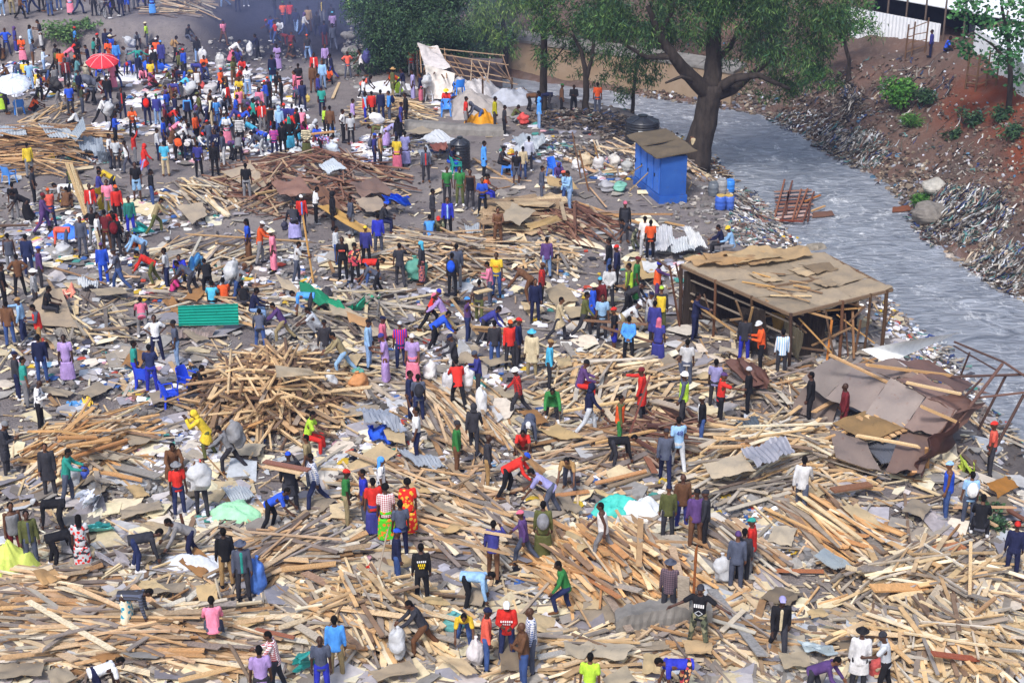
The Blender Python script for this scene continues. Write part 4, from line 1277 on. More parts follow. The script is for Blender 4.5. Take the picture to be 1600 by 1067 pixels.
def heap_planks():
    for (c, wx, wy), hp in zip(HEAP_W, HEAPS):
        cx, cy, rx, ry, h, n, ang, sp, l0, l1, pal, ph = hp
        base = [weathered(q) for q in PALS[pal]]
        angs = {}
        n = int(n*(.75 if ph.split()[0] in ('scatter', 'scrap', 'bits', 'broken') else 1.25))
        for i in range(n):
            while True:
                u, v = random.uniform(-1, 1), random.uniform(-1, 1)
                if u*u+v*v < 1: break
            x, y = c.x+u*wx, c.y+v*wy
            if zone(x, y)[0] != 'left' and pal != 'tan': continue
            pp = proj((x, y, hgt(x, y)))
            if clear(pp[0], pp[1]): continue
            if pal in ('pole',): a = random.choice([ang-70, ang+45, ang-20, ang+100, ang])+random.gauss(0, 18)
            else: a = ang+random.gauss(0, sp*.5)
            ia = round(a/6)*6
            if ia not in angs: angs[ia] = imgdir(cx, cy, ia)
            d = angs[ia].copy(); d.rotate(Matrix.Rotation(random.gauss(0, .06), 3, 'Z'))
            L = random.uniform(l0, l1)*random.uniform(.75, 1.05)
            rd = pal == 'pole' and random.random() < .4 or pal == 'rust' and random.random() < .25
            if rd: w = t = random.uniform(.06, .11)
            elif random.random() < .4: w, t = random.uniform(.04, .07), random.uniform(.04, .06)
            else: w, t = random.choice([random.uniform(.07, .13), random.uniform(.07, .13), random.uniform(.12, .2)]), random.uniform(.02, .04)
            if pal == 'board': w = random.uniform(.5, 1.1)
            q = 1-(u*u+v*v)
            lay(x, y, d, L, w, t, .03+random.random()**.9*h*.62*q+i/n*.08, jit(random.choice(base), .16), ph, round_=rd)
# hand placed timbers: x1 y1 x2 y2 h1 h2 width thick colour words ('v' = upright post: x1 y1 is the foot)
HAND = """
v 479 444 484 335 .09 .09 #d0a060 tan standing post held up by the man in the grey T-shirt
v 289 877 293 798 .09 .09 #5c3c30 dark brown post standing behind the bending man in the grey jacket
v 341 955 344 898 .07 .07 #d8ccb8 pale slim post standing above the seated pink sweater
v 1083 948 1088 850 .08 .08 #9a5c34 reddish brown post standing beside the checked purple shirt
v 1064 985 1072 895 .30 .04 #a89c8e wide grey board stood upright against the concrete footing
v 893 280 909 205 .08 .08 #7a5c48 brown pole leaning left of the blue shed
v 905 300 921 238 .08 .08 #8a6242 brown pole leaning between the sacks and the blue shed
v 928 270 941 225 .08 .08 #9c7650 thin brown pole nearest the blue shed wall
v 1010 700 981 587 .09 .06 #7c5048 rusty beam propped up by the person in the red coat
v 1382 530 1384 458 .0 .0 #4a3a34 skip
618 717 690 610 .2 1.6 .12 .05 #a88458 brown beam raised aloft by the person in white T-shirt
682 893 792 812 .9 1.9 .14 .05 #c39a68 pair of long planks shouldered by the person in indigo jacket
722 830 800 832 1.4 1.5 .10 .04 #d4b080 pale plank crossing the shouldered planks
866 566 894 609 .9 .1 .22 .05 #8f8070 grey board tipped down by the person in the cyan shirt
882 541 926 592 .3 .15 .24 .05 #978e84 broad grey plank lying behind the cyan shirt
1060 588 985 560 .1 .1 .2 .04 #dfc598 pale plank behind the seated red trousers
300 398 482 347 .3 1.3 .09 .09 #b8905c long tan pole carried by the person in the orange jacket
400 322 502 267 .2 .4 .1 .08 #c8a264 long tan pole leaning on the brown heap
110 328 127 262 .2 2.3 .14 .04 #d6b47c tan plank of the upright bundle, left one
118 330 131 262 .2 2.3 .14 .04 #e2c48e pale plank of the upright bundle, middle one
126 334 137 266 .2 2.2 .14 .04 #b8935e brown plank of the upright bundle, right one
915 476 1010 532 1.5 .9 .12 .06 #8a6448 brown beam shouldered by two carriers in white
940 500 1018 545 1.2 .8 .10 .06 #7a5640 darker beam beside the beam shouldered by two carriers
742 470 768 440 1.6 1.9 .22 .05 #e0be84 pale planks on the shoulder of the olive trousers
735 498 770 462 1.2 1.7 .10 .05 #caa474 tan plank slanting under the shouldered pale planks
708 512 745 478 .4 1.5 .1 .05 #b08e62 brown plank gripped by the person with raised arm
740 528 800 497 .9 1.3 .12 .06 #c69a5c tan planks held by the grey jacket and the red jacket
738 532 798 505 .8 1.2 .12 .06 #9c7448 brown plank under the tan planks held low
617 402 640 405 1.8 1.8 .3 .1 #e8e2da skip
412 715 484 740 1.7 1.6 .16 .05 #8c5a48 reddish plank carried by the person in the black coat
414 722 472 745 1.6 1.5 .16 .05 #dcb888 pale plank carried below the reddish plank
584 868 600 912 1.4 .1 .05 .05 #a08e7a thin crooked stick standing by the zinc sheet
1490 536 1352 622 2.6 1.35 .14 .08 #cf9c5a long orange timber spanning the collapsed roof
1501 626 1436 669 1.9 1.2 .14 .08 #d8a868 pale orange timber at the foot of the collapsed roof
1417 588 1501 625 2.1 1.9 .10 .06 #dcb880 pale timber crossing the long orange timber
1294 581 1392 571 1.6 2.2 .10 .06 #c79a62 tan timber along the upper edge of the collapsed roof
1330 602 1270 655 .6 .4 .14 .06 #cfa066 tan timber ending near the black tracksuit
1338 684 1436 694 1.0 1.1 .10 .06 #e0ba80 pale thin lath over the grey metal sheet
1240 690 1340 682 .4 .5 .10 .07 #c89858 tan timber running to the maroon figure
1445 742 1452 690 .1 1.0 .14 .06 #d09a58 orange plank propped under the roof edge
1423 715 1427 764 .7 .1 .14 .06 #c8925a orange plank hanging off the roof edge
1340 745 1376 778 .4 .1 .18 .06 #d6a96c tan beam end below the dark gap
1300 770 1360 752 .4 .5 .3 .06 #8c5c3c reddish brown thick beam under the heap
1403 868 1503 852 .3 .5 .42 .05 #b8713c broad orange board standing on edge
1490 790 1585 795 .6 .7 .08 .05 #c99a6c tan rail beside the river edge
1500 850 1600 905 .2 .2 .1 .06 #6a4a3c brown beam along the lower river edge
1520 745 1600 830 .2 .2 .14 .06 #7a4c38 red brown rail running down past the coral T-shirt
1496 782 1556 828 .3 .2 .12 .05 #c8a070 tan plank by the light blue T-shirt
1200 890 1287 893 .15 .15 .16 .05 #b06838 reddish beam lying on bare earth
1113 915 1190 1030 .4 .3 .26 .04 #8f8c8a long grey board sloping over the concrete footing
1330 895 1450 940 .3 .2 .2 .04 #8a7a6c skip
1453 1045 1532 1005 .5 .8 .20 .04 #a2502e red brown plank crossing the corner heap
1428 985 1520 1012 .4 .4 .2 .04 #d8b078 broad pale plank in the corner heap
1580 1072 1480 980 .3 .6 .08 .05 #c4a47c thin tan lath at the corner heap
1350 835 1394 880 .3 .3 .3 .03 #7e766e grey weathered board beside the orange stack
1480 900 1542 955 .4 .3 .16 .04 #8c8278 grey plank slanting across the splintered heap
1512 905 1520 870 .3 1.6 .08 .06 #c8a878 tan stake sticking out of the splintered heap
1476 975 1555 955 .4 .4 .1 .05 #a88054 brown lath above the grey concrete slab
20 935 130 940 .3 .3 .16 .05 #b88a58 long brown plank at the left edge
0 952 130 942 .3 .3 .14 .05 #d0a060 long orange plank at the left edge
42 1002 138 957 .3 .4 .14 .04 #d4b484 pale plank slanting near the left corner
58 925 152 890 .3 .3 .1 .04 #c8a878 tan plank left of the flowered dress
40 990 12 960 .2 .2 .2 .05 #8a7a6a skip
185 1008 320 1022 .3 .3 .14 .05 #c49358 long tan beam below the flowered skirt
170 1018 318 1028 .3 .3 .14 .05 #b98a52 brown beam under the long tan beam
208 925 272 960 .3 .3 .18 .04 #c79a68 broad tan plank right of the flowered skirt
280 1070 385 1030 .3 .4 .16 .05 #d6aa6c orange plank at the bottom edge
365 1070 392 1010 .2 1.3 .1 .1 #8a7664 grey pole leaning at the bottom edge
76 1000 118 1042 .3 .2 .22 .04 #c7a984 pale board below the slanting plank
476 900 620 960 .5 .4 .22 .05 #a07c60 long brown beam above the tall heap
480 948 588 985 .5 .5 .14 .05 #c89a62 tan plank across the tall heap
605 952 650 995 .5 .3 .2 .04 #ab9a84 grey plank falling from the tall heap
440 960 500 1000 .4 .4 .2 .04 #b0a28e weathered plank left on the tall heap
535 1025 573 996 .3 .6 .12 .06 #c78f54 orange batten propped on the tall heap
400 980 460 998 .4 .4 .1 .05 #9c5c40 reddish lath left of the blue shirted child
920 885 965 950 .5 .4 .16 .05 #c07c44 orange brown plank in the fan
935 900 1000 930 .5 .5 .22 .04 #a8998a broad grey plank across the fan
910 868 960 925 .5 .4 .14 .05 #d89c58 orange plank at the head of the fan
948 925 985 990 .4 .3 .2 .04 #9a8674 grey brown plank in the fan
1050 855 1070 930 .4 .5 .2 .04 #b99a78 broad plank behind the checked purple shirt
983 822 1045 878 .4 .3 .12 .05 #d4ae78 pale plank above the fan
960 880 1040 868 .3 .3 .1 .05 #c49c68 tan lath left of the checked purple shirt
420 560 472 637 1.2 .8 .14 .05 #d8b27a tan plank slanting over the pole heap
418 590 438 660 1.3 .7 .2 .05 #caa272 broad plank down the pole heap
405 615 462 630 1.2 1.1 .14 .05 #dcb67e pale plank across the pole heap
430 555 400 612 1.4 1.0 .12 .06 #c79f68 tan beam on top of the pole heap
490 575 505 590 1.0 .9 .2 .04 #c8a47a skip
375 655 400 680 .4 .2 .14 .06 #d89c54 orange plank right of the yellow raincoat
352 648 410 688 .8 .2 .14 .06 #cf9650 orange beam beside the yellow raincoat
380 610 345 640 .9 .6 .1 .06 #a8865e brown pole behind the yellow raincoat
88 690 128 662 .7 .9 .14 .05 #dba65c orange plank top of the orange heap
92 700 150 667 .7 .9 .16 .05 #c98c48 deep orange plank on the orange heap
105 712 172 672 .7 .9 .16 .05 #d29a54 long orange plank on the orange heap
110 722 198 680 .7 .8 .14 .05 #b97c3e brown orange plank low on the orange heap
126 660 136 738 .8 .3 .3 .04 #e0b878 broad pale board on the orange heap
180 695 205 735 .6 .2 .26 .04 #a08a70 grey brown board right of the orange heap
175 718 250 752 .4 .2 .3 .04 #8f8880 grey plank right of the orange heap
160 740 222 748 .3 .3 .14 .05 #c8904e orange beam at the foot of the orange heap
145 730 172 770 .5 .1 .16 .05 #9c9184 grey plank propped on the sack heap
56 648 80 690 1.0 .2 .08 .05 #d0a870 thin tan stick under the floral shirt
1085 688 1160 640 .3 .4 .12 .06 #d8b078 skip
1105 722 1200 672 .5 .6 .14 .05 #dcb27a pale plank rising beside the grey sheet
1155 685 1230 712 .6 .5 .16 .05 #d09a60 orange plank over the grey sheet
1012 670 1090 665 .3 .4 .1 .1 #5c3c36 dark rusty beam under the lime vest
948 632 1022 730 .6 .1 .1 .1 #6d463c long rusty beam slanting past the orange vest
930 700 1022 665 .4 .5 .1 .06 #d0a05c tan plank held by the orange vest
880 645 990 622 .6 .6 .12 .05 #e2bb78 pale orange plank below the seated red trousers
1020 615 1070 650 .6 .3 .3 .04 #b3a08a broad grey board beside the lime vest
985 580 1015 565 .5 .7 .2 .04 #e8cc9a skip
905 590 960 655 .2 .5 .2 .04 #c9b494 pale board left of the seated red trousers
1130 640 1180 600 .4 .6 .1 .06 #4f443e dark beam beside the lavender T-shirt
1165 585 1210 640 .6 .2 .12 .05 #a89484 grey lath beside the dark jacket
800 725 850 745 .3 .3 .2 .04 #8a7c70 skip
808 655 868 690 .2 .2 .2 .04 #8c8884 grey plank in front of the red plaid shirt
838 838 885 800 .2 1.3 .1 .05 #c79c64 tan plank held by the lavender T-shirt
720 660 770 690 .5 .3 .16 .05 #c8a06c tan plank below the red hood
680 668 740 720 .5 .2 .16 .05 #b3906a brown plank in the slope of planks
690 700 760 745 .3 .2 .14 .05 #d0a974 skip
640 715 760 760 .2 .2 .14 .05 #a3947f skip
545 712 680 750 .3 .2 .14 .05 #b89a74 long brown plank above the white dress
600 725 730 780 .3 .2 .14 .05 #d2a468 long orange plank above the white dress
690 768 800 812 .2 .2 .12 .05 #c9a06a tan plank right of the red printed dress
660 748 702 785 .2 .2 .2 .04 #cdb48c pale plank right of the white dress
745 760 800 785 .2 .3 .14 .05 #b58c5c skip
475 830 400 846 .3 .2 .2 .05 #8e8680 grey long plank under the blue bending man
400 868 482 878 .4 .4 .2 .05 #d6b07c pale plank beside the black hooded man
480 862 498 880 .4 .2 .12 .05 #b3936c skip
440 890 525 880 .4 .4 .2 .04 #c29458 orange brown plank beside the blue robe
1030 300 985 250 .1 1.6 .06 .06 #a88a5c thin tan pole against the blue shed
1020 295 960 240 .1 1.6 .06 .06 #8f7450 thin brown pole against the blue shed
1050 350 920 320 .1 .4 .12 .06 #a87c4c long brown beam in front of the blue shed
1068 360 1040 340 .1 .3 .1 .06 #c99a58 tan lath before the blue shed
897 314 1000 350 .2 .2 .12 .06 #c08e52 long orange beam behind the lilac carriers
897 368 900 316 .1 1.5 .12 .1 #7c5648 brown beam standing in the rusty pole heap
830 300 905 335 .2 .3 .1 .08 #845c48 skip
790 265 940 300 .1 .2 .1 .06 #a07e58 skip
735 270 790 240 .1 .1 .1 .06 #8a6e54 skip
740 250 805 285 .1 .1 .1 .06 #b89060 brown batten right of the black tank
520 155 530 128 .05 .05 .16 .04 #d0b080 pale plank lying on the bare slope
540 145 562 138 .1 .1 .12 .05 #b87a48 skip
473 212 522 205 .9 .9 .2 .05 #c48c50 orange plank held by the brown sweater
155 120 168 110 .0 .0 .0 .0 #000000 skip
1290 865 1352 815 .1 .1 .2 .05 #8a7a6a skip
1245 806 1322 870 .5 .2 .14 .06 #dca05a long orange plank in the sloping stack
1262 806 1350 872 .5 .2 .14 .06 #d49450 orange plank in the middle of the sloping stack
1280 806 1352 858 .5 .3 .14 .06 #c98a48 deep orange plank at the right of the sloping stack
1320 900 1400 890 .3 .3 .2 .04 #cdb48a pale grey plank below the sloping stack
1360 930 1450 905 .4 .5 .3 .05 #d39a54 broad orange plank in the splintered heap
1390 938 1440 920 .4 .4 .2 .04 #e0c08a pale plank in the splintered heap
1440 960 1470 915 .3 .5 .2 .04 #b8a488 grey plank end in the splintered heap
1355 985 1410 975 .2 .2 .1 .04 #d8bc8c pale lath above the white coat
1170 1000 1150 960 .2 .2 .1 .05 #c8a06c skip
1040 1010 1075 1000 .2 .3 .14 .05 #b98850 brown beam on the concrete footing
880 1042 945 1016 .3 .3 .12 .05 #d0b084 pale lath right of the checked shirt
840 1030 898 1012 .3 .3 .2 .04 #aaa49c grey lath right of the checked shirt
1022 745 1010 705 .2 .3 .2 .04 #9b6244 reddish board below the orange vest
930 755 1010 735 .3 .3 .14 .05 #c48a50 orange plank under the bending track suit
950 760 1015 740 .2 .2 .14 .05 #8f7a60 brown plank under the bending track suit
815 760 905 745 .15 .2 .2 .05 #6e5a4c dark beam behind the bending tan shirt
850 775 920 768 .2 .2 .16 .05 #c2844a orange planks handled by the bending tan shirt
966 788 1035 775 .2 .2 .2 .05 #7f786f grey beam left of the grey sheet
870 790 925 785 .2 .2 .1 .04 #c7b090 skip
285 455 340 462 .3 .3 .14 .06 #c99c60 tan timber above the teal sheet
260 448 300 470 .3 .3 .2 .05 #dcb88c skip
335 470 385 460 .3 .5 .1 .1 #a8845a brown pole right of the teal sheet
370 495 400 515 .4 .2 .14 .06 #d8a868 orange timber right of the teal sheet
205 470 222 490 .2 .2 .2 .04 #b08a5c skip
340 410 372 355 .2 1.0 .12 .08 #c29c68 tan beam raised behind the bending black jacket
330 425 400 398 .3 .4 .12 .06 #a88458 brown beam right of the bending red jacket
100 470 160 505 .2 .2 .1 .06 #a08868 skip
75 445 130 520 .2 .2 .1 .06 #9a7c58 brown lath along the tilted grey board
120 512 200 518 .2 .2 .1 .06 #8c7660 grey brown lath below the tilted grey board
85 420 160 440 .2 .2 .1 .1 #94704c brown pole behind the blue overalls
0 360 42 345 .2 .4 .12 .12 #6c5444 dark log behind the two men at the left edge
1140 330 1118 300 .0 .0 .0 .0 #000000 skip
1276 850 1276 850 .0 .0 .0 .0 #000000 skip
"""
def hand_planks():
    for ln in HAND.strip().splitlines():
        p = ln.split()
        if p[0] == 'v':
            x1, y1, x2, y2, w, t = map(float, p[1:7]); col = p[7]; lab = ' '.join(p[8:])
            if lab == 'skip': continue
            a = hit(x1, y1); b = aty(x2, y2, a.y+.15)
            plank(a, b, w, t, hexc(col), lab, hand=True, round_=abs(w-t) < .02, label=lab, kind='post' if 'post' in lab else 'pole' if 'pole' in lab else 'beam' if 'beam' in lab else 'board')
            continue
        x1, y1, x2, y2, h1, h2, w, t = map(float, p[:8]); col = p[8]; lab = ' '.join(p[9:])
        if lab == 'skip': continue
        def up(x, y, h):
            # the point h above the ground that shows at this pixel
            r = ray(x, y); g = hit(x, y, lambda X, Y: hgt(X, Y)+h); return g
        a, b = up(x1, y1, h1), up(x2, y2, h2)
        L = (a-b).length
        if L > 6.5:   # keep timbers buildable
            m = (a+b)/2; d = (b-a).normalized(); a, b = m-d*3.2, m+d*3.2
        kd = next((k for k in ('plank', 'beam', 'pole', 'board', 'lath', 'stick', 'rail', 'batten', 'log', 'stake', 'timber') if k in lab), 'plank')
        plank(a, b, w, t, weathered(col, .16), lab, random.uniform(-.15, .15), hand=True, round_=abs(w-t) < .02 and kd in ('pole', 'log', 'stick'), label=lab, kind=kd)
CLEAR = [(1290, 915, 75, 24), (570, 882, 60, 22), (300, 900, 40, 14), (690, 885, 55, 16), (1125, 800, 60, 18), (620, 560, 50, 14), (100, 565, 70, 20), (330, 385, 60, 16), (240, 262, 110, 34), (450, 425, 60, 20), (1230, 885, 60, 30), (1160, 800, 50, 22), (660, 905, 50, 22), (60, 600, 50, 20), (250, 650, 50, 16), (210, 780, 60, 14), (1060, 770, 40, 16), (820, 600, 40, 20), (760, 600, 30, 14), (420, 790, 50, 14), (880, 1000, 30, 10), (1190, 960, 40, 16), (500, 850, 40, 14), (1330, 950, 40, 12), (800, 520, 60, 16), (900, 440, 50, 20), (760, 470, 40, 14), (1110, 330, 90, 30), (640, 345, 40, 14), (700, 300, 60, 30)]
def clear(px, py): return any(((px-a)/c)**2+((py-b)/d)**2 < 1 for a, b, c, d in CLEAR) and random.random() < .85
def scatter_planks(n):
    base = [weathered(q) for q in PALS['tan']+PALS['pale']+PALS['grey']]
    k = 0
    while k < n:
        px, py = random.uniform(-140, 1720), random.uniform(250, 1110)
        if py < 430 and random.random() < .72: continue
        if clear(px, py) or random.random() > .35+.65*(py-250)/800: continue
        g = hit(px, py)
        if zone(g.x, g.y)[0] != 'left' or zone(g.x, g.y)[1] < 1.0: k += .2; continue
        a = random.choice([random.gauss(5, 25), random.gauss(0, 60), random.uniform(0, 180), random.gauss(38, 15)])
        d = imgdir(px, py, a); L = random.choice([random.uniform(.4, 1.2), random.uniform(.6, 1.8), random.uniform(1.5, 3.2)])
        w, t = (random.uniform(.03, .06), .04) if random.random() < .5 else (random.uniform(.06, .16), .022)
        lay(g.x, g.y, d, L, w, t, random.uniform(.02, .10), jit(random.choice(base), .2), '', .05); k += 1
COLNAMES = [('pale', '#e2c796'), ('tan', '#c9a574'), ('orange', '#d39a54'), ('brown', '#94704e'), ('rusty brown', '#6e4a3c'), ('grey', '#9a9186'), ('straw-coloured', '#e0c9a0'), ('light brown', '#b08e66'), ('dark grey', '#766c64'), ('reddish', '#a8683f')]
COLV = [(n, hexc(h)) for n, h in COLNAMES]
def cname(c): return min(COLV, key=lambda q: sum((a-b)**2/(a+b+.02) for a, b in zip(q[1], c)))[0]
def plank_mesh(i, rnd):
    m = MB(); r = random.Random(i)
    if rnd:
        pts = [(0, r.uniform(-.12, .12), -.5+.2*k) for k in range(6)]
        m.tube([(p[1]*.25, p[1]*.15*(-1)**k, p[2]) for k, p in enumerate(pts)], [.5*r.uniform(.85, 1.05) for _ in pts], 8)
    else:
        n = 5; vs = []; bow = r.uniform(-.18, .18); e0, e1 = r.uniform(-.03, .03), r.uniform(-.03, .03)
        for k in range(n+1):
            z = -.5+k/n; off = bow*(1-4*z*z); zz = lambda x: z+(e0*x*2 if k == 0 else e1*x*2 if k == n else 0)
            for x, y in ((-.5, -.5), (.5, -.5), (.5, .5), (-.5, .5)): vs.append((x, y+off*1.2, zz(x)))
        fs = []
        for k in range(n):
            for j in range(4): j2 = (j+1) % 4; fs.append((k*4+j, k*4+j2, k*4+4+j2, k*4+4+j))
        fs += [(3, 2, 1, 0), (n*4, n*4+1, n*4+2, n*4+3)]; m.add(vs, fs)
    me = m.mesh('timber', wood_obj)
    if rnd: me.polygons.foreach_set('use_smooth', [True]*len(me.polygons))
    return me
def build_planks(nobj):
    hands = [p for p in PLANKS if p['hand']]; rest = [p for p in PLANKS if not p['hand']]
    for p in rest: p['top'] = (p['a'].z+p['b'].z)/2-mound((p['a'].x+p['b'].x)/2, (p['a'].y+p['b'].y)/2)
    rest.sort(key=lambda p: -p['score']*(1 if p['phrase'] else .6)*(1+1.2*min(.5, p['top'])))
    objs = hands+rest[:max(0, nobj-len(hands))]; stuff = rest[max(0, nobj-len(hands)):]
    meshes = {True: [plank_mesh(i, True) for i in range(4)], False: [plank_mesh(i+10, False) for i in range(7)]}
    seen = {}
    for p in objs:
        a, b = p['a'], p['b']; d = b-a; L = d.length; d.normalize()
        side = d.cross(Vector((0, 0, 1)))
        if side.length < .05: side = Vector((1, 0, 0))
        side.normalize(); up = side.cross(d).normalized()
        rot = Matrix((side, up, d)).transposed() @ Matrix.Rotation(p['roll'], 3, 'Z')
        nm = p['kind'] if p['hand'] else ('pole' if p['round'] else 'batten' if abs(p['w']-p['t']) < .03 else 'board' if p['w'] > .4 else 'plank')
        o = addobj(nm, random.choice(meshes[p['round']]), None, (a+b)/2, None, (p['w'], p['t'], L), p['col'])
        o.rotation_euler = rot.to_euler()
        p['o'] = o; p['nm'] = nm
        o['category'] = nm; o['group'] = 'timber scattered over the site'
    m = MB()
    for p in stuff:
        if p['round']: m.tube([p['a'], p['b']], p['w']/2, 6, p['col'])
        else: m.bar(p['a'], p['b'], p['w'], p['t'], p['roll'], p['col'])
    tag(m.build('timber_debris', wood_att), kind='stuff', label='countless broken planks and battens covering the site')
    return objs
# ---------------------------------------------------------------- sheets
def sheet_mesh(name, P, mat, nu=10, nv=7, wob=.04, corr=0, amp=.025, thick=.012, axis='u', jag=.0, seed=0, sag=0.0):
    """P: four corners (a b c d) in order; a grid of real thickness, wavy, torn or corrugated"""
    a, b, c, d = [Vector(p) for p in P]; r = random.Random(seed)
    n = (b-a).cross(d-a)
    if n.length < 1e-6: n = Vector((0, 0, 1))
    n.normalize()
    if n.z < 0: n = -n
    if corr: (nu, nv) = (max(nu, corr*4), nv) if axis == 'u' else (nu, max(nv, corr*4))
    top = []; off = Vector((r.uniform(0, 90), r.uniform(0, 90), 0))
    for j in range(nv+1):
        for i in range(nu+1):
            u, v = i/nu, j/nv
            if jag:
                if i in (0, nu): u += (1 if i == 0 else -1)*abs(mnoise.noise(Vector((v*9, seed, i))))*jag
                if j in (0, nv): v += (1 if j == 0 else -1)*abs(mnoise.noise(Vector((u*9, seed, 7+j))))*jag
            p = (a*(1-u)+b*u)*(1-v)+(d*(1-u)+c*u)*v
            h = wob*(1.6*mnoise.noise(Vector((u*2.4, v*2.4, 0))+off)+.6*mnoise.noise(Vector((u*6.5, v*6.5, 4))+off))
            h -= sag*4*u*(1-u)*4*v*(1-v)*.25
            if corr: h += amp*math.sin((u if axis == 'u' else v)*corr*2*math.pi)
            top.append(p+n*h)
    m = MB(); k = nu+1; N = len(top)
    vs = top+[p-n*thick for p in top]; fs = []
    for j in range(nv):
        for i in range(nu):
            q = (j*k+i, j*k+i+1, (j+1)*k+i+1, (j+1)*k+i); fs.append(q); fs.append(tuple(x+N for x in q[::-1]))
    edge = [i for i in range(nu+1)]+[j*k+nu for j in range(1, nv+1)]+[nv*k+i for i in range(nu-1, -1, -1)]+[j*k for j in range(nv-1, 0, -1)]
    for e, f in zip(edge, edge[1:]+edge[:1]): fs.append((e, e+N, f+N, f))
    m.add(vs, fs)
    me = m.mesh(name, mat); return me
SHEETS = []
def sheet(name, cat, label, P, mat, col=(1, 1, 1), parent=None, **kw):
    c = sum((Vector(p) for p in P), Vector())/4
    me = sheet_mesh(name, [Vector(p)-c for p in P], mat, seed=len(SHEETS)*7+3, **kw)
    me.polygons.foreach_set('use_smooth', [True]*len(me.polygons))
    if hasattr(me, 'set_sharp_from_angle'): me.set_sharp_from_angle(angle=R(50))
    o = addobj(name, me, parent, c, color=col)
    if parent is None:
        tag(o, label, cat, 'sheets and boards on the site')
    SHEETS.append(o); return o
def gp(x, y, h=.1): return hit(x, y, lambda X, Y: hgt(X, Y)+h)
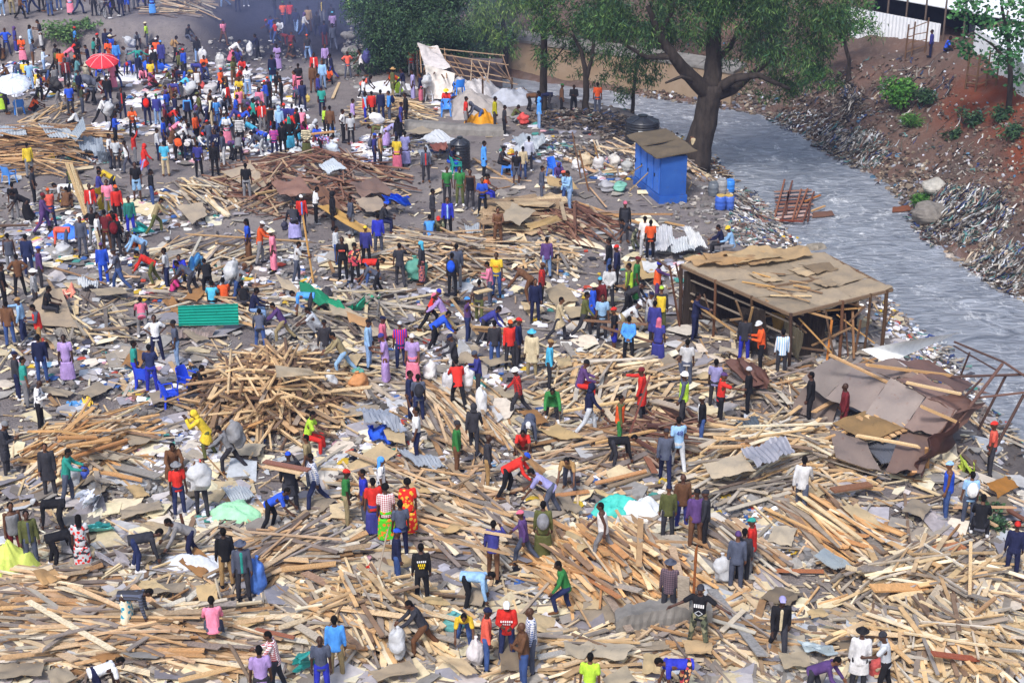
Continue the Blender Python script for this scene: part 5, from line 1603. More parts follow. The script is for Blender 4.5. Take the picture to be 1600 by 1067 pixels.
SH = """
fib #e2d8d0 0.5 72,446,.5 96,452,.4 122,512,.2 30,505,.2 tilted grey board with a seated man on its edge
fib #f0ece8 .4 1097,726,.7 1160,706,.8 1182,735,.7 1112,748,.5 pale grey board below the light blue T-shirt
irn #c0bcc4 .3 1158,706,.9 1225,680,1.0 1242,702,.9 1184,733,.8 blue-grey metal sheet right of the pale grey board
fib #f4e8cc .4 872,847,.2 887,831,.3 935,851,.3 895,866,.2 pale buff board left of the orange fan
fib #e8e4e0 .4 429,570,1.5 485,576,1.4 496,587,1.2 432,589,1.3 grey sheet on top of the pole heap
irn #b8bcc8 .5 557,634,.9 607,639,.7 637,671,.5 572,661,.6 bluish metal sheet sliding off the pole heap
fib #eae0cc .4 595,664,.4 632,671,.4 634,695,.2 605,688,.2 tan board under the bluish metal sheet
rst #d8a888 .4 482,290,1.0 505,287,1.1 537,325,.5 512,333,.4 reddish iron sheet sloping in the brown heap
fib #f0cc88 .4 495,322,.7 518,320,.8 582,360,.4 572,370,.3 long ochre board at the foot of the brown heap
rst #f0c4b4 .4 425,285,.8 470,276,1.0 488,300,.8 438,308,.6 dull pink iron sheet in the brown heap
rst #dcc0b4 .4 545,285,.7 590,278,.8 615,300,.6 565,308,.5 brown iron sheet right in the brown heap
fib #d8d0d0 .4 555,312,.5 590,306,.5 612,325,.3 572,332,.3 grey board below the blue tarpaulin
fib #dcd8d4 .4 800,316,.7 838,330,.6 812,352,.5 780,342,.6 grey board on the stack near the wooden stool
fib #ecd4a8 .4 820,350,.8 872,336,.7 878,343,.5 828,360,.6 brown board on the stack near the wooden stool
fib #e4d0ac .4 850,275,.5 895,282,.5 905,296,.3 858,292,.3 tan board behind the lilac carriers
irn #f4f4f8 .3 1022,352,.5 1050,352,.6 1052,386,.3 1024,394,.3 white iron sheet nearest the orange shirt
irn #ffffff .3 1068,353,.7 1092,362,.6 1106,388,.3 1078,384,.4 white iron sheet at the right of the crumpled pile
irn #e8ecf0 .3 1044,370,.5 1080,370,.5 1086,390,.3 1052,396,.3 white iron sheet in the middle of the crumpled pile
irn #f0f0f0 .3 1002,412,.3 1034,410,.3 1042,424,.2 1010,428,.2 crumpled white sheet behind the wrecked shed
fib #f0dcb4 .3 972,408,.2 1008,404,.2 1034,436,.2 988,434,.2 buff board left of the crumpled white sheet
fib #dcd8d8 .3 275,322,.5 318,316,.5 324,336,.3 300,350,.2 grey board in the pale heap on the lane
fib #e4dcd8 .3 345,268,.4 392,256,.5 425,284,.3 398,302,.2 broad grey board above the standing black T-shirt
fib #dcd4c8 .4 205,818,.4 240,814,.5 288,827,.4 270,839,.3 buff board behind the bending grey jacket
fib #e8c8a0 .4 47,890,.4 86,888,.3 98,906,.2 68,914,.2 pinkish brown board left of the flowered dress
fib #f0f0ec .4 162,925,.3 200,918,.3 214,930,.2 176,934,.2 light grey sheet above the flowered skirt
fib #f8ecd0 .3 196,908,.3 242,905,.3 266,922,.2 206,920,.2 pale board under the light plastic bag
fib #ffecc8 .3 305,915,.4 338,910,.5 341,936,.3 310,944,.2 cream curved sheet left of the orange trousers
fib #d4ccc0 .3 222,955,.3 256,948,.3 268,960,.2 246,974,.2 corrugated brown board right of the flowered skirt
fib #f4e8d4 .3 682,1023,.3 727,1030,.3 750,1052,.2 725,1054,.2 long cream board left of the red sweater
fib #e8d8b8 .3 600,905,.2 622,903,.2 648,916,.2 628,921,.2 buff board under the navy jacket and jeans
fib #d0d0d0 .3 880,1002,.3 930,1010,.3 912,1030,.2 884,1022,.2 grey board right of the checked blue shirt
fib #fff0d0 .3 1005,1020,.2 1030,1020,.2 1033,1051,.2 1003,1051,.2 square cream board left of the royal blue back
fib #f0dcc0 .3 1065,1000,.2 1115,1000,.2 1112,1022,.2 1072,1020,.2 tan board under the camouflage trousers
fib #d8d8d8 .3 1495,972,.4 1570,960,.4 1583,987,.2 1510,992,.2 grey slab in the corner heap
fib #f4b460 .3 1542,754,.2 1572,744,.2 1593,759,.2 1560,777,.2 orange plywood by the river edge
fib #f8e4bc .3 832,669,.2 872,664,.2 915,684,.2 875,687,.2 cream board right of the white capped stooping man
fib #c8a888 .3 800,694,.8 815,704,.7 854,734,.3 845,745,.2 brown board tipped beside the squatting red T-shirt
fib #fcecc8 .3 925,762,.2 942,766,.2 966,776,.2 952,781,.2 cream splinter board below the bending tan shirt
rst #c89c90 .5 1132,562,.6 1160,559,.8 1190,594,.6 1176,616,.2 crumpled rusty sheet left of the wrecked shed
rst #b88c80 .5 1160,562,.4 1195,575,.6 1205,600,.4 1178,606,.3 darker rusty sheet left of the wrecked shed
irn #707880 .4 1147,660,.2 1182,648,.6 1187,665,.5 1150,676,.1 dark corrugated sheet right of the pointing red T-shirt
cor #d4dce0 .2 1271,869,.3 1288,855,.4 1336,886,.3 1300,888,.2 zinc sheet at the foot of the orange stack
cor #dcd8d0 .2 516,906,.2 563,896,.2 574,920,.2 528,923,.2 zinc sheet left of the navy jacket and jeans
cor #f0f0f0 .2 725,352,.2 752,350,.2 752,362,.2 728,363,.2 white zinc sheet left of the wooden stool
cor #e0e4e8 .2 345,763,.2 385,757,.2 398,775,.2 362,782,.2 pale zinc sheet right of the red T-shirt and grey hat
cor #d0d4d8 .2 60,194,.6 108,202,.7 122,214,.5 78,216,.4 bent zinc sheet on the folded pile
cor #c4ccd4 .1 108,212,.5 130,182,1.5 134,202,1.3 118,222,.4 zinc sheet standing up in the folded pile
cor #e4e8ec .2 0,196,.5 38,198,.5 42,210,.4 0,212,.4 zinc sheets left of the folded pile
irn #b0b8c4 .9 120,214,.5 160,218,.6 165,240,.3 126,238,.3 crumpled zinc sheet at the end of the long timber stack
cor #ccd4e0 .2 150,236,.9 172,238,.8 174,252,.2 154,254,.3 upright zinc sheet beside the grey T-shirt
cor #e8ecf0 .2 498,258,.6 520,246,.7 542,262,.5 512,272,.4 bright zinc sheet behind the brown heap
cor #dce0e8 .2 652,236,.4 668,228,.6 676,244,.4 660,250,.3 zinc sheet left of the grey and red jacket
fib #d8d4d0 .3 632,206,.2 660,198,.2 688,206,.2 655,210,.2 grey board in front of the timber pile
rst #e89c90 .4 670,225,.5 698,222,.7 700,234,.5 678,236,.4 pink rusty sheet left of the black tank
irn #e0e4ec .5 640,218,.6 690,206,.8 725,222,.7 690,226,.5 pale folded sheet above the black tank
irn #d4d8dc .6 800,212,.4 850,212,.5 856,226,.3 812,232,.3 grey crumpled sheets behind the checked carrier
irn #e4e8f0 .6 800,228,.4 830,222,.5 838,238,.3 806,244,.3 silvery sheet left of the checked carrier
fib #dcd8d4 .3 510,470,.4 545,480,.4 570,498,.3 520,492,.3 brownish board under the green tarpaulin
fib #e0dcd8 .3 430,428,.5 455,440,.5 475,462,.3 440,450,.3 long grey board left of the green tarpaulin
fib #e8c4a0 .3 540,486,.4 580,500,.4 572,512,.3 545,502,.3 brown board below the green tarpaulin
fib #e4e0dc .3 560,510,.2 610,512,.2 620,524,.2 570,526,.2 pale board above the light blue shirt
fib #d0ccc8 .3 140,452,.2 190,448,.2 205,458,.2 150,462,.2 grey flat sheet left of the striding navy shirt
irn #f0f4f8 .3 120,432,.2 155,438,.2 152,448,.2 122,446,.2 white flat sheet left of the blue overalls
fib #dcb898 .3 570,850,.2 612,842,.2 618,850,.2 575,858,.2 skip
fib #f0dcb8 .3 622,748,.3 668,760,.3 676,772,.2 640,768,.2 buff board right of the white dress
fib #d4d0cc .3 655,790,.2 690,784,.2 714,796,.2 680,806,.2 grey board right of the red printed dress
fib #e4dccc .3 770,700,.2 800,690,.2 815,700,.2 790,712,.2 skip
irn #c8ccd4 .3 620,700,.2 670,712,.2 700,728,.2 650,728,.2 bluish flat sheet under the white T-shirt
fib #dcd4cc .3 20,850,.2 60,846,.2 70,860,.2 30,866,.2 skip
fib #ccc8c4 .3 750,560,.2 790,552,.2 800,565,.2 765,572,.2 grey board left of the red jacket
fib #d8d4cc .3 775,610,.2 810,606,.2 820,618,.2 788,622,.2 grey board left of the red plaid shirt
fib #f0e4c8 .3 870,560,.2 890,556,.2 894,570,.2 872,574,.2 cream board behind the cyan shirt
fib #e8e0d0 .3 880,480,.1 930,478,.1 940,492,.1 890,496,.1 buff board behind the beige coat
fib #dcd4c8 .3 850,455,.2 880,440,.2 905,470,.1 868,478,.1 large buff sheet right of the plaid shirt
fib #e0d4c0 .3 980,500,.1 1020,490,.1 1050,505,.1 1000,515,.1 buff sheet behind the lime cap
fib #d0ccc8 .3 320,890,.2 350,880,.2 360,895,.2 330,902,.2 skip
fib #d8d0c8 .3 1310,960,.2 1345,950,.2 1365,962,.2 1330,972,.2 grey board above the black hat
fib #f4ecd8 .3 1312,958,.2 1350,962,.2 1362,975,.2 1320,970,.2 skip
fib #f0e0c0 .3 1260,955,.2 1285,948,.2 1295,960,.2 1268,965,.2 cream board right of the open black jacket
fib #dcd8d0 .3 1215,1020,.2 1260,1018,.2 1268,1040,.2 1225,1044,.2 grey broken slab in front of the open black jacket
irn #c4d0d4 .3 1245,1000,.3 1300,1008,.3 1310,1022,.2 1258,1018,.2 greenish zinc sheet left of the white coat
fib #dcd4c0 .3 970,980,.2 1010,975,.2 1018,990,.2 978,994,.2 skip
fib #e8e4dc .3 940,1060,.2 980,1040,.2 995,1062,.2 950,1078,.2 pale board at the bottom edge by the lime shirt
fib #d4d0cc .3 70,1048,.2 105,1040,.2 122,1060,.2 82,1070,.2 grey board at the bottom left corner
fib #e4dccc .3 30,1030,.2 65,1036,.2 60,1050,.2 28,1044,.2 skip
fib #f0e8d4 .3 455,1062,.2 500,1040,.2 520,1066,.2 470,1075,.2 skip
fib #d8d0c8 .3 575,1050,.2 640,1030,.2 655,1048,.2 590,1065,.2 buff board below the tall heap
fib #e4d8c0 .3 570,1030,.3 596,1026,.3 602,1040,.2 578,1045,.2 skip
fib #c8c0b8 .4 655,915,.2 690,905,.2 705,920,.2 668,930,.2 skip
fib #f0e0bc .3 648,930,.2 690,932,.2 704,944,.2 655,942,.2 cream flat board under the black sweater
fib #e4d4b4 .3 700,940,.2 712,905,.2 724,920,.2 716,944,.2 skip
"""
def sheets_build():
    for ln in SH.strip().splitlines():
        p = ln.split(); lab = ' '.join(p[7:])
        if lab == 'skip': continue
        mt = {'fib': fibre, 'irn': paint_obj if p[1][1] in 'ef' else iron, 'rst': rust, 'cor': iron}[p[0]]
        P = []
        for q in p[3:7]:
            x, y, h = map(float, q.split(',')); P.append(gp(x, y, h+.16))
        nm = {'fib': 'board_sheet', 'irn': 'metal_sheet', 'rst': 'rusty_sheet', 'cor': 'corrugated_sheet'}[p[0]]
        wob = float(p[2])*.16 if p[0] == 'fib' else float(p[2])*.4
        sheet(nm, 'board' if p[0] == 'fib' else 'metal sheet', lab, P, mt, tuple(x*.62 for x in hexc(p[1])) if mt is paint_obj else tuple(x*.55 for x in hexc(p[1])) if mt is rust else hexc(p[1]), corr=9 if p[0] == 'cor' or (p[0] == 'irn' and random.random() < .5) else 0, wob=wob, jag=.10 if p[0] == 'fib' else .03)
def random_boards(n):
    """loose mid-sized boards: objects of their own, labelled like the timbers"""
    out = []
    while len(out) < n:
        px, py = random.uniform(5, 1595), random.uniform(440, 1062)
        g = hit(px, py); z, dd = zone(g.x, g.y)
        if z != 'left' or dd < 1.5 or any(abs(px-q['px'][0]) < 40 and abs(py-q['px'][1]) < 14 for q in out): continue
        if 1230 < px < 1560 and 540 < py < 750: continue
        a = random.uniform(0, 6.3); u = Vector((math.cos(a), math.sin(a), random.gauss(0, .13))); v = Vector((-math.sin(a), math.cos(a), random.gauss(0, .13)))
        lx, ly = random.uniform(.35, .8), random.uniform(.22, .45); c = g+Vector((0, 0, .16+random.random()*.2))
        col = random.choice([('grey', '#d0ccca'), ('dark grey', '#a09a96'), ('buff', '#f0dcb8'), ('cream', '#fff2d8'), ('brown', '#c8a078'), ('pale grey', '#ecebea'), ('grey', '#c4c0be')])
        o = sheet('board_sheet', 'board', '-', [c-u*lx-v*ly, c+u*lx-v*ly*random.uniform(.7, 1), c+u*lx*random.uniform(.8, 1)+v*ly, c-u*lx+v*ly*random.uniform(.8, 1)], fibre, hexc(col[1]), wob=.07, jag=.12)
        out.append(dict(o=o, px=(px, py), L=lx*ly*4*F_PX/g.y, nm='board', cn='small '+col[0], label=None, col=hexc(col[1])))
    return out
def scraps_build(n):
    """small torn boards and sheets nobody could count"""
    m = MB(); cols = [hexc(c) for c in ('#a29ca0', '#b4aeae', '#cdc2b4', '#8a868c', '#d9cba8', '#9d9387', '#c9b796', '#b4b6ba', '#7d7670', '#e2d6ba', '#98928c')]
    k = 0
    while k < n:
        px, py = random.uniform(-140, 1720), random.uniform(235, 1110)
        if clear(px, py) or random.random() > .25+.75*(py-200)/700: continue
        g = hit(px, py); z, dd = zone(g.x, g.y); k += 1
        if z != 'left' or dd < .8: continue
        s = random.uniform(.15, .55)*random.choice([1, 1, 1.6]); a = random.uniform(0, 6.3)
        tx, ty = random.gauss(0, .12), random.gauss(0, .12)
        pts = []; nn = random.choice([4, 4, 5, 6])
        asp = random.uniform(.35, 1)
        for q in range(nn):
            b = 2*math.pi*(q+random.uniform(-.25, .25))/nn+.6
            x, y = math.cos(b)*s, math.sin(b)*s*asp
            X, Y = x*math.cos(a)-y*math.sin(a), x*math.sin(a)+y*math.cos(a)
            pts.append(Vector((g.x+X, g.y+Y, g.z+.05+random.random()*.08+X*tx+Y*ty)))
        c = jit(random.choice(cols), .15)
        dn = Vector((0, 0, -.018))
        m.add(pts+[p+dn for p in pts], [tuple(range(nn)), tuple(range(nn, 2*nn))[::-1]]+[(i, i+nn, (i+1) % nn+nn, (i+1) % nn) for i in range(nn)], c)
    tag(m.build('board_scraps', litter_att), kind='stuff', label='torn scraps of grey and buff board littering the site')
def litter_build():
    # wood chips everywhere; dark tones stand in for shaded gaps between planks
    m = MB(); base = [hexc(c) for c in ('#d2c4a8', '#b8a890', '#94887a', '#e6dcc4', '#9c8468', '#787068', '#5a524e', '#c2b090', '#d8d4cc', '#c8b898', '#4a4442', '#a09a94', '#5c5048', '#6e6258', '#3e3834', '#80766c')]
    k = 0; g = hit(800, 700)
    while k < 12500:
        px, py = random.uniform(-20, 1620), 150+930*random.random()**.85; k += 1
        g = hit(px, py) if k % 3 == 0 else g+Vector((random.gauss(0, .7), random.gauss(0, 1.0), 0))
        z, dd = zone(g.x, g.y)
        if z != 'left' or dd < .4 or g.y < 27: g = hit(px, py); continue
        if py < 430 and random.random() < .45: continue
        h = hgt(g.x, g.y); a = random.uniform(0, 6.3); L = random.uniform(.08, .42); d = Vector((math.cos(a), math.sin(a), random.gauss(0, .12)))
        p = Vector((g.x, g.y, h+.02+random.random()*.05))
        m.bar(p-d*L/2, p+d*L/2, random.uniform(.02, .10), .02, random.gauss(0, .3), jit(random.choice(base), .2))
    tag(m.build('wood_chip_litter', litter_att), kind='stuff', label='splinters and wood chips spread over the ground')
    # rags, paper and plastic
    m = MB(); white = [hexc(c) for c in ('#e4e4ea', '#cfcfd8', '#f0eee8', '#a8a8b4', '#c8c0b8', '#8c8c9a', '#dcd8e4')]
    colr = [hexc(c) for c in ('#3a5c98', '#b04838', '#4a8c84', '#c89aa4', '#caa838', '#202028', '#3a3a48', '#7a5a4a', '#6890b0', '#54504c', '#2c2c34')]
    def rag(g, s, c):
        n = 6; off = Vector((random.uniform(0, 99), random.uniform(0, 99), 0)); vs = []
        for j in range(3):
            for i in range(3):
                x, y = (i-1)*s*random.uniform(.6, 1.3), (j-1)*s*random.uniform(.6, 1.3)
                vs.append(Vector((g.x+x, g.y+y, g.z+.03+(.5*s if i == j == 1 else 0)*random.uniform(.2, 1.2)+random.random()*.05)))
        m.add(vs+[v-Vector((0, 0, .03)) for v in vs], [(0, 1, 4, 3), (1, 2, 5, 4), (3, 4, 7, 6), (4, 5, 8, 7), (0, 9, 10, 1), (1, 10, 11, 2), (2, 11, 14, 5), (5, 14, 17, 8), (8, 17, 16, 7), (7, 16, 15, 6), (6, 15, 12, 3), (3, 12, 9, 0)], c)
    for (cx, cy, rx, ry, n, wh) in [(60, 125, 90, 30, 260, .8), (30, 115, 40, 18, 120, .7), (230, 120, 60, 20, 120, .8), (230, 155, 40, 14, 120, .8), (345, 120, 70, 22, 200, .8), (350, 160, 60, 22, 260, .9), (380, 175, 40, 20, 120, .85), (430, 145, 40, 24, 130, .7), (450, 180, 30, 20, 90, .8), (470, 215, 60, 20, 160, .85), (590, 232, 40, 20, 170, .85), (580, 250, 25, 14, 80, .85), (200, 200, 60, 12, 110, .8), (300, 235, 60, 22, 120, .75), (410, 225, 50, 20, 120, .7), (120, 240, 50, 14, 60, .6), (880, 195, 70, 22, 90, .4), (830, 235, 50, 20, 120, .7), (960, 262, 60, 22, 150, .6), (720, 165, 50, 18, 80, .6), (100, 380, 120, 45, 330, .65), (300, 700, 110, 50, 260, .75), (270, 600, 110, 40, 160, .6), (120, 560, 110, 40, 120, .6), (600, 690, 150, 60, 200, .6), (700, 580, 120, 50, 170, .6), (480, 450, 120, 50, 200, .6), (330, 790, 80, 26, 160, .8), (1000, 800, 150, 60, 150, .4), (1200, 830, 90, 40, 160, .7), (800, 650, 300, 120, 200, .6), (800, 480, 160, 60, 160, .6), (980, 420, 120, 60, 120, .6), (650, 830, 300, 100, 160, .6), (300, 450, 120, 40, 150, .6), (250, 420, 120, 40, 120, .6), (1480, 560, 60, 40, 200, .8), (1440, 520, 60, 40, 160, .75), (1180, 340, 40, 40, 140, .7), (200, 330, 160, 40, 220, .6)]:
        for i in range(int(n*.8)):
            a = random.uniform(0, 6.3); q = math.sqrt(random.random())
            g = hit(cx+math.cos(a)*rx*q, cy+math.sin(a)*ry*q)
            c = jit(random.choice(white if random.random() < wh else colr), .12)
            rag(g, random.uniform(.07, .2)*(1.25 if cy < 260 else 1), c)
    tag(m.build('rag_litter', litter_att), kind='stuff', label='rags, paper and plastic littering the ground')
    # stones and mud clods along the banks, concrete rubble on the site
    m = MB(); st = [hexc(c) for c in ('#8a7c70', '#a08e7c', '#6a5c54', '#b3a28e', '#75665c', '#94867c', '#5a4e48')]; gr = [hexc(c) for c in ('#8d8986', '#a5a09a', '#76716e', '#6a6664')]
    def stone(p, s, c):
        r = [s*random.uniform(.6, 1.3) for _ in range(3)]; rot = Matrix.Rotation(random.uniform(0, 6.3), 3, 'Z')@Matrix.Rotation(random.uniform(-.7, .7), 3, 'X')
        vs = []
        for (x, y, z) in ((1, 0, 0), (-1, 0, 0), (0, 1, 0), (0, -1, 0), (0, 0, 1), (0, 0, -1), (.75, .75, .6), (-.75, .7, .5), (.7, -.7, .55), (-.7, -.75, .6)):
            k = random.uniform(.75, 1.1); vs.append(p+rot@Vector((x*r[0]*k, y*r[1]*k, z*r[2]*k*.8)))
        m.add(vs, [(0, 6, 8), (0, 8, 3, 5), (0, 5, 2, 6), (1, 7, 2, 5), (1, 9, 7), (1, 5, 3, 9), (6, 4, 8), (6, 2, 7, 4), (7, 9, 4), (9, 3, 8, 4)], c)
    for i in range(7500):
        t = random.random(); j = random.randrange(3, len(RB)-6); a, b = Vector((*RB[j], 0)), Vector((*RB[j+1], 0))
        p = a.lerp(b, t); nrm = Vector((-(b-a).y, (b-a).x, 0)).normalized()
        if inside(p.x+nrm.x, p.y+nrm.y, RIVER): nrm = -nrm
        d = abs(random.gauss(0, 3.6))-.3; p += nrm*d
        if zone(p.x, p.y)[0] == 'left': continue
        p.z = max(hgt(p.x, p.y), WATER_Z-.05); s = random.uniform(.05, .2)*(1.5 if d < 1.5 else 1)
        c = random.choice(st) if random.random() < .8 else random.choice(white+colr[-4:])
        stone(p, s*.62, jit(tuple(x*.62 for x in c), .25))
    for i in range(2600):
        t = random.random(); j = random.randrange(3, len(LB)-6); a, b = Vector((*LB[j], 0)), Vector((*LB[j+1], 0))
        p = a.lerp(b, t); nrm = Vector((-(b-a).y, (b-a).x, 0)).normalized()
        if inside(p.x+nrm.x, p.y+nrm.y, RIVER): nrm = -nrm
        p += nrm*(abs(random.gauss(0, 1.6))-.2)
        if zone(p.x, p.y)[0] == 'right': continue
        p.z = max(hgt(p.x, p.y), WATER_Z-.05)
        stone(p, random.uniform(.04, .14), jit(random.choice(st+white[:3]) if random.random() < .85 else random.choice(colr), .2))
    for (cx, cy, rx, ry, n) in [(250, 770, 80, 30, 160), (1190, 790, 90, 30, 220), (300, 880, 60, 22, 120), (1180, 990, 90, 40, 220), (1230, 850, 70, 40, 180), (470, 530, 70, 20, 120), (480, 410, 60, 30, 90), (20, 1030, 60, 30, 160), (580, 830, 60, 20, 90), (100, 350, 120, 60, 260), (560, 90, 24, 60, 160), (640, 690, 200, 80, 120), (700, 990, 60, 30, 120), (150, 650, 150, 60, 120), (1280, 1040, 90, 30, 160), (1100, 330, 60, 40, 120), (360, 90, 120, 30, 200)]:
        for i in range(n):
            a = random.uniform(0, 6.3); q = math.sqrt(random.random()); g = hit(cx+math.cos(a)*rx*q, cy+math.sin(a)*ry*q)
            stone(g+Vector((0, 0, .02)), random.uniform(.05, .17)*(1.4 if random.random() < .15 else 1), jit(random.choice(gr), .18))
    tag(m.build('bank_rubble', stone_att), kind='stuff', label='stones, clods and broken concrete on banks and site')

def drift_build():
    """matted strips of plastic and cloth washed along the banks"""
    m = MB(); pale = [hexc(c) for c in ('#a8a4a0', '#c4c2c0', '#8c8680', '#6f6862', '#d8d8da', '#5c5650', '#94908e', '#b4a898', '#4c4a50', '#3c4a78', '#7a5a50', '#5c8480')]
    dark = [hexc(c) for c in ('#3a3432', '#4c4440', '#2c2a2c', '#6a5e54', '#7c7068', '#8e867e', '#5a4a40', '#3c4660')]
    for (cx, cy, rx, ry, n, pal, lift) in ((1330, 235, 62, 34, 620, pale, .35), (1500, 338, 80, 46, 900, pale, .6), (1180, 345, 42, 46, 620, pale, .5), (1325, 158, 12, 34, 140, dark+pale[:3], .5), (1425, 372, 46, 28, 300, pale, .3), (1560, 425, 56, 46, 420, pale, .3), (1250, 195, 70, 22, 260, pale, .2), (900, 188, 80, 16, 420, dark, .6), (960, 205, 40, 16, 240, dark, .4), (1168, 322, 24, 22, 240, dark+pale, .4), (1390, 140, 95, 52, 260, dark+pale, .05), (1290, 160, 60, 40, 260, dark, .1), (1480, 560, 80, 40, 260, pale, .15), (1400, 250, 150, 80, 160, dark+pale, .05), (1560, 600, 60, 50, 160, pale, .1), (880, 235, 60, 20, 200, dark+pale, .2), (650, 230, 60, 20, 160, dark+pale, .2), (140, 245, 60, 14, 160, dark+pale, .3)):
        for i in range(n):
            a = random.uniform(0, 6.3); q = math.sqrt(random.random()); g = hit(cx+math.cos(a)*rx*q, cy+math.sin(a)*ry*q)
            if zone(g.x, g.y)[0] == 'river' and zone(g.x, g.y)[1] > .5: continue
            e = .4; sx = hgt(g.x+e, g.y)-hgt(g.x-e, g.y); sy = hgt(g.x, g.y+e)-hgt(g.x, g.y-e)
            d = Vector((-sx, -sy, 0))
            d = (d.normalized() if d.length > .05 else Vector((1, 0, 0))); d.rotate(Matrix.Rotation(random.gauss(0, .7), 3, 'Z'))
            L = random.uniform(.15, .65); w = random.uniform(.03, .10); p = g+Vector((0, 0, random.random()*lift*(1-q)))
            pts = []
            side = Vector((-d.y, d.x, 0))
            for k in range(4):
                c = p+d*L*(k/3-.5)+side*random.gauss(0, .05)
                c.z = max(hgt(c.x, c.y), WATER_Z-.05)+.03+(p.z-g.z)+random.random()*.07; pts.append(c)
            vs = []
            for k, c in enumerate(pts): ww = w*(.5 if k in (0, 3) else 1)*.5; vs += [c-side*ww, c+side*ww+Vector((0, 0, random.uniform(-.05, .08)))]
            N = len(vs); vs += [v-Vector((0, 0, .02)) for v in vs]
            m.add(vs, [(2*k, 2*k+2, 2*k+3, 2*k+1) for k in range(3)]+[(N+2*k+1, N+2*k+3, N+2*k+2, N+2*k) for k in range(3)]+[(2*k, N+2*k, N+2*k+2, 2*k+2) for k in range(3)], jit(tuple(x*.95 for x in random.choice(pal)), .25))
    tag(m.build('washed_up_litter', litter_att), kind='stuff', label='matted strips of plastic and cloth drifted along the banks')
# ---------------------------------------------------------------- structures and other things
def box(m, a, b, col=None):
    (x0, y0, z0), (x1, y1, z1) = a, b
    m.add([(x0, y0, z0), (x1, y0, z0), (x1, y1, z0), (x0, y1, z0), (x0, y0, z1), (x1, y0, z1), (x1, y1, z1), (x0, y1, z1)],
          [(3, 2, 1, 0), (4, 5, 6, 7), (0, 1, 5, 4), (1, 2, 6, 5), (2, 3, 7, 6), (3, 0, 4, 7)], col)
def obox(m, p, ux, uy, x0, x1, y0, y1, z0, z1, col=None):
    """box in a frame: p + ux*x + uy*y + z"""
    vs = [p+ux*x+uy*y+Vector((0, 0, z)) for z in (z0, z1) for x, y in ((x0, y0), (x1, y0), (x1, y1), (x0, y1))]
    m.add(vs, [(3, 2, 1, 0), (4, 5, 6, 7), (0, 1, 5, 4), (1, 2, 6, 5), (2, 3, 7, 6), (3, 0, 4, 7)], col)
def quad_panel(m, P, th, col=None):
    a, b, c, d = [Vector(p) for p in P]; n = (b-a).cross(d-a).normalized()*th
    m.add([a, b, c, d, a-n, b-n, c-n, d-n], [(0, 1, 2, 3), (7, 6, 5, 4), (0, 4, 5, 1), (1, 5, 6, 2), (2, 6, 7, 3), (3, 7, 4, 0)], col)
def cobj(o, c): o.color = (*hexc(c), 1); return o
def blue_shed():
    C, A, B = at(1031, 320, 0), at(984, 282, 0), at(1079, 320, 0)
    gz = hgt(C.x, C.y)
    u = (A-C); L1 = u.length; u.normalize(); w = (B-C); L2 = w.length; w.normalize()
    # squared up: second wall at right angles to the first
    w2 = Vector((u.y, -u.x, 0)); w2 = w2 if w2.dot(w) > 0 else -w2
    L1, L2 = 3.2, 1.2
    w = (w2*.75+w*.25).normalized()
    e = empty('blue_shed', (C.x, C.y, gz)); tag(e, 'small bright blue sheet metal shed with two fibreboard roof slabs beside the big tree', 'shed')
    P = Vector((0, 0, 0)); H = 2.15
    bl = board_mat('blue_paint', hexc('#3870c4'), hexc('#5288d6'), hexc('#807a78'), .5, 0, .5)
    m = MB(); obox(m, P, u, w, 0, L1, 0, L2, .35, H); cobj(m.build('wall', bl, e), '#b4bcd0')
    m = MB(); obox(m, P, u, w, -.05, L1+.05, -.05, L2+.05, -.4, .34); cobj(m.build('plinth', bl, e), '#b8c4dc')
    for i in range(4):
        m = MB(); x = .12+i*.8; obox(m, P, u, w, x, x+.62, -.035, .0, .42, H-.12); d = cobj(m.build('door', bl, e), '#dfe8ff')
        m = MB(); obox(m, P, u, w, x+.5, x+.54, -.075, -.036, 1.1, 1.25); cobj(m.build('handle', paint_obj, d), '#202030')
    m = MB(); obox(m, P, u, w, .1, L1*.45, L2, L2+.03, .5, 1.9); cobj(m.build('rear_panel', bl, e), '#ffffff')
    for k, (x0, x1, dz) in enumerate(((-.25, L1*.5, 0), (L1*.5+.04, L1+.3, .04))):
        P4 = [P+u*x0-w*.35+Vector((0, 0, H+.06+dz)), P+u*x1-w*.35+Vector((0, 0, H+.06+dz)), P+u*x1+w*(L2+.35)+Vector((0, 0, H+.3+dz)), P+u*x0+w*(L2+.35)+Vector((0, 0, H+.3+dz))]
        sheet('roof_slab', None, None, P4, fibre, hexc('#8c8680'), e, wob=.06, thick=.05, jag=.04)
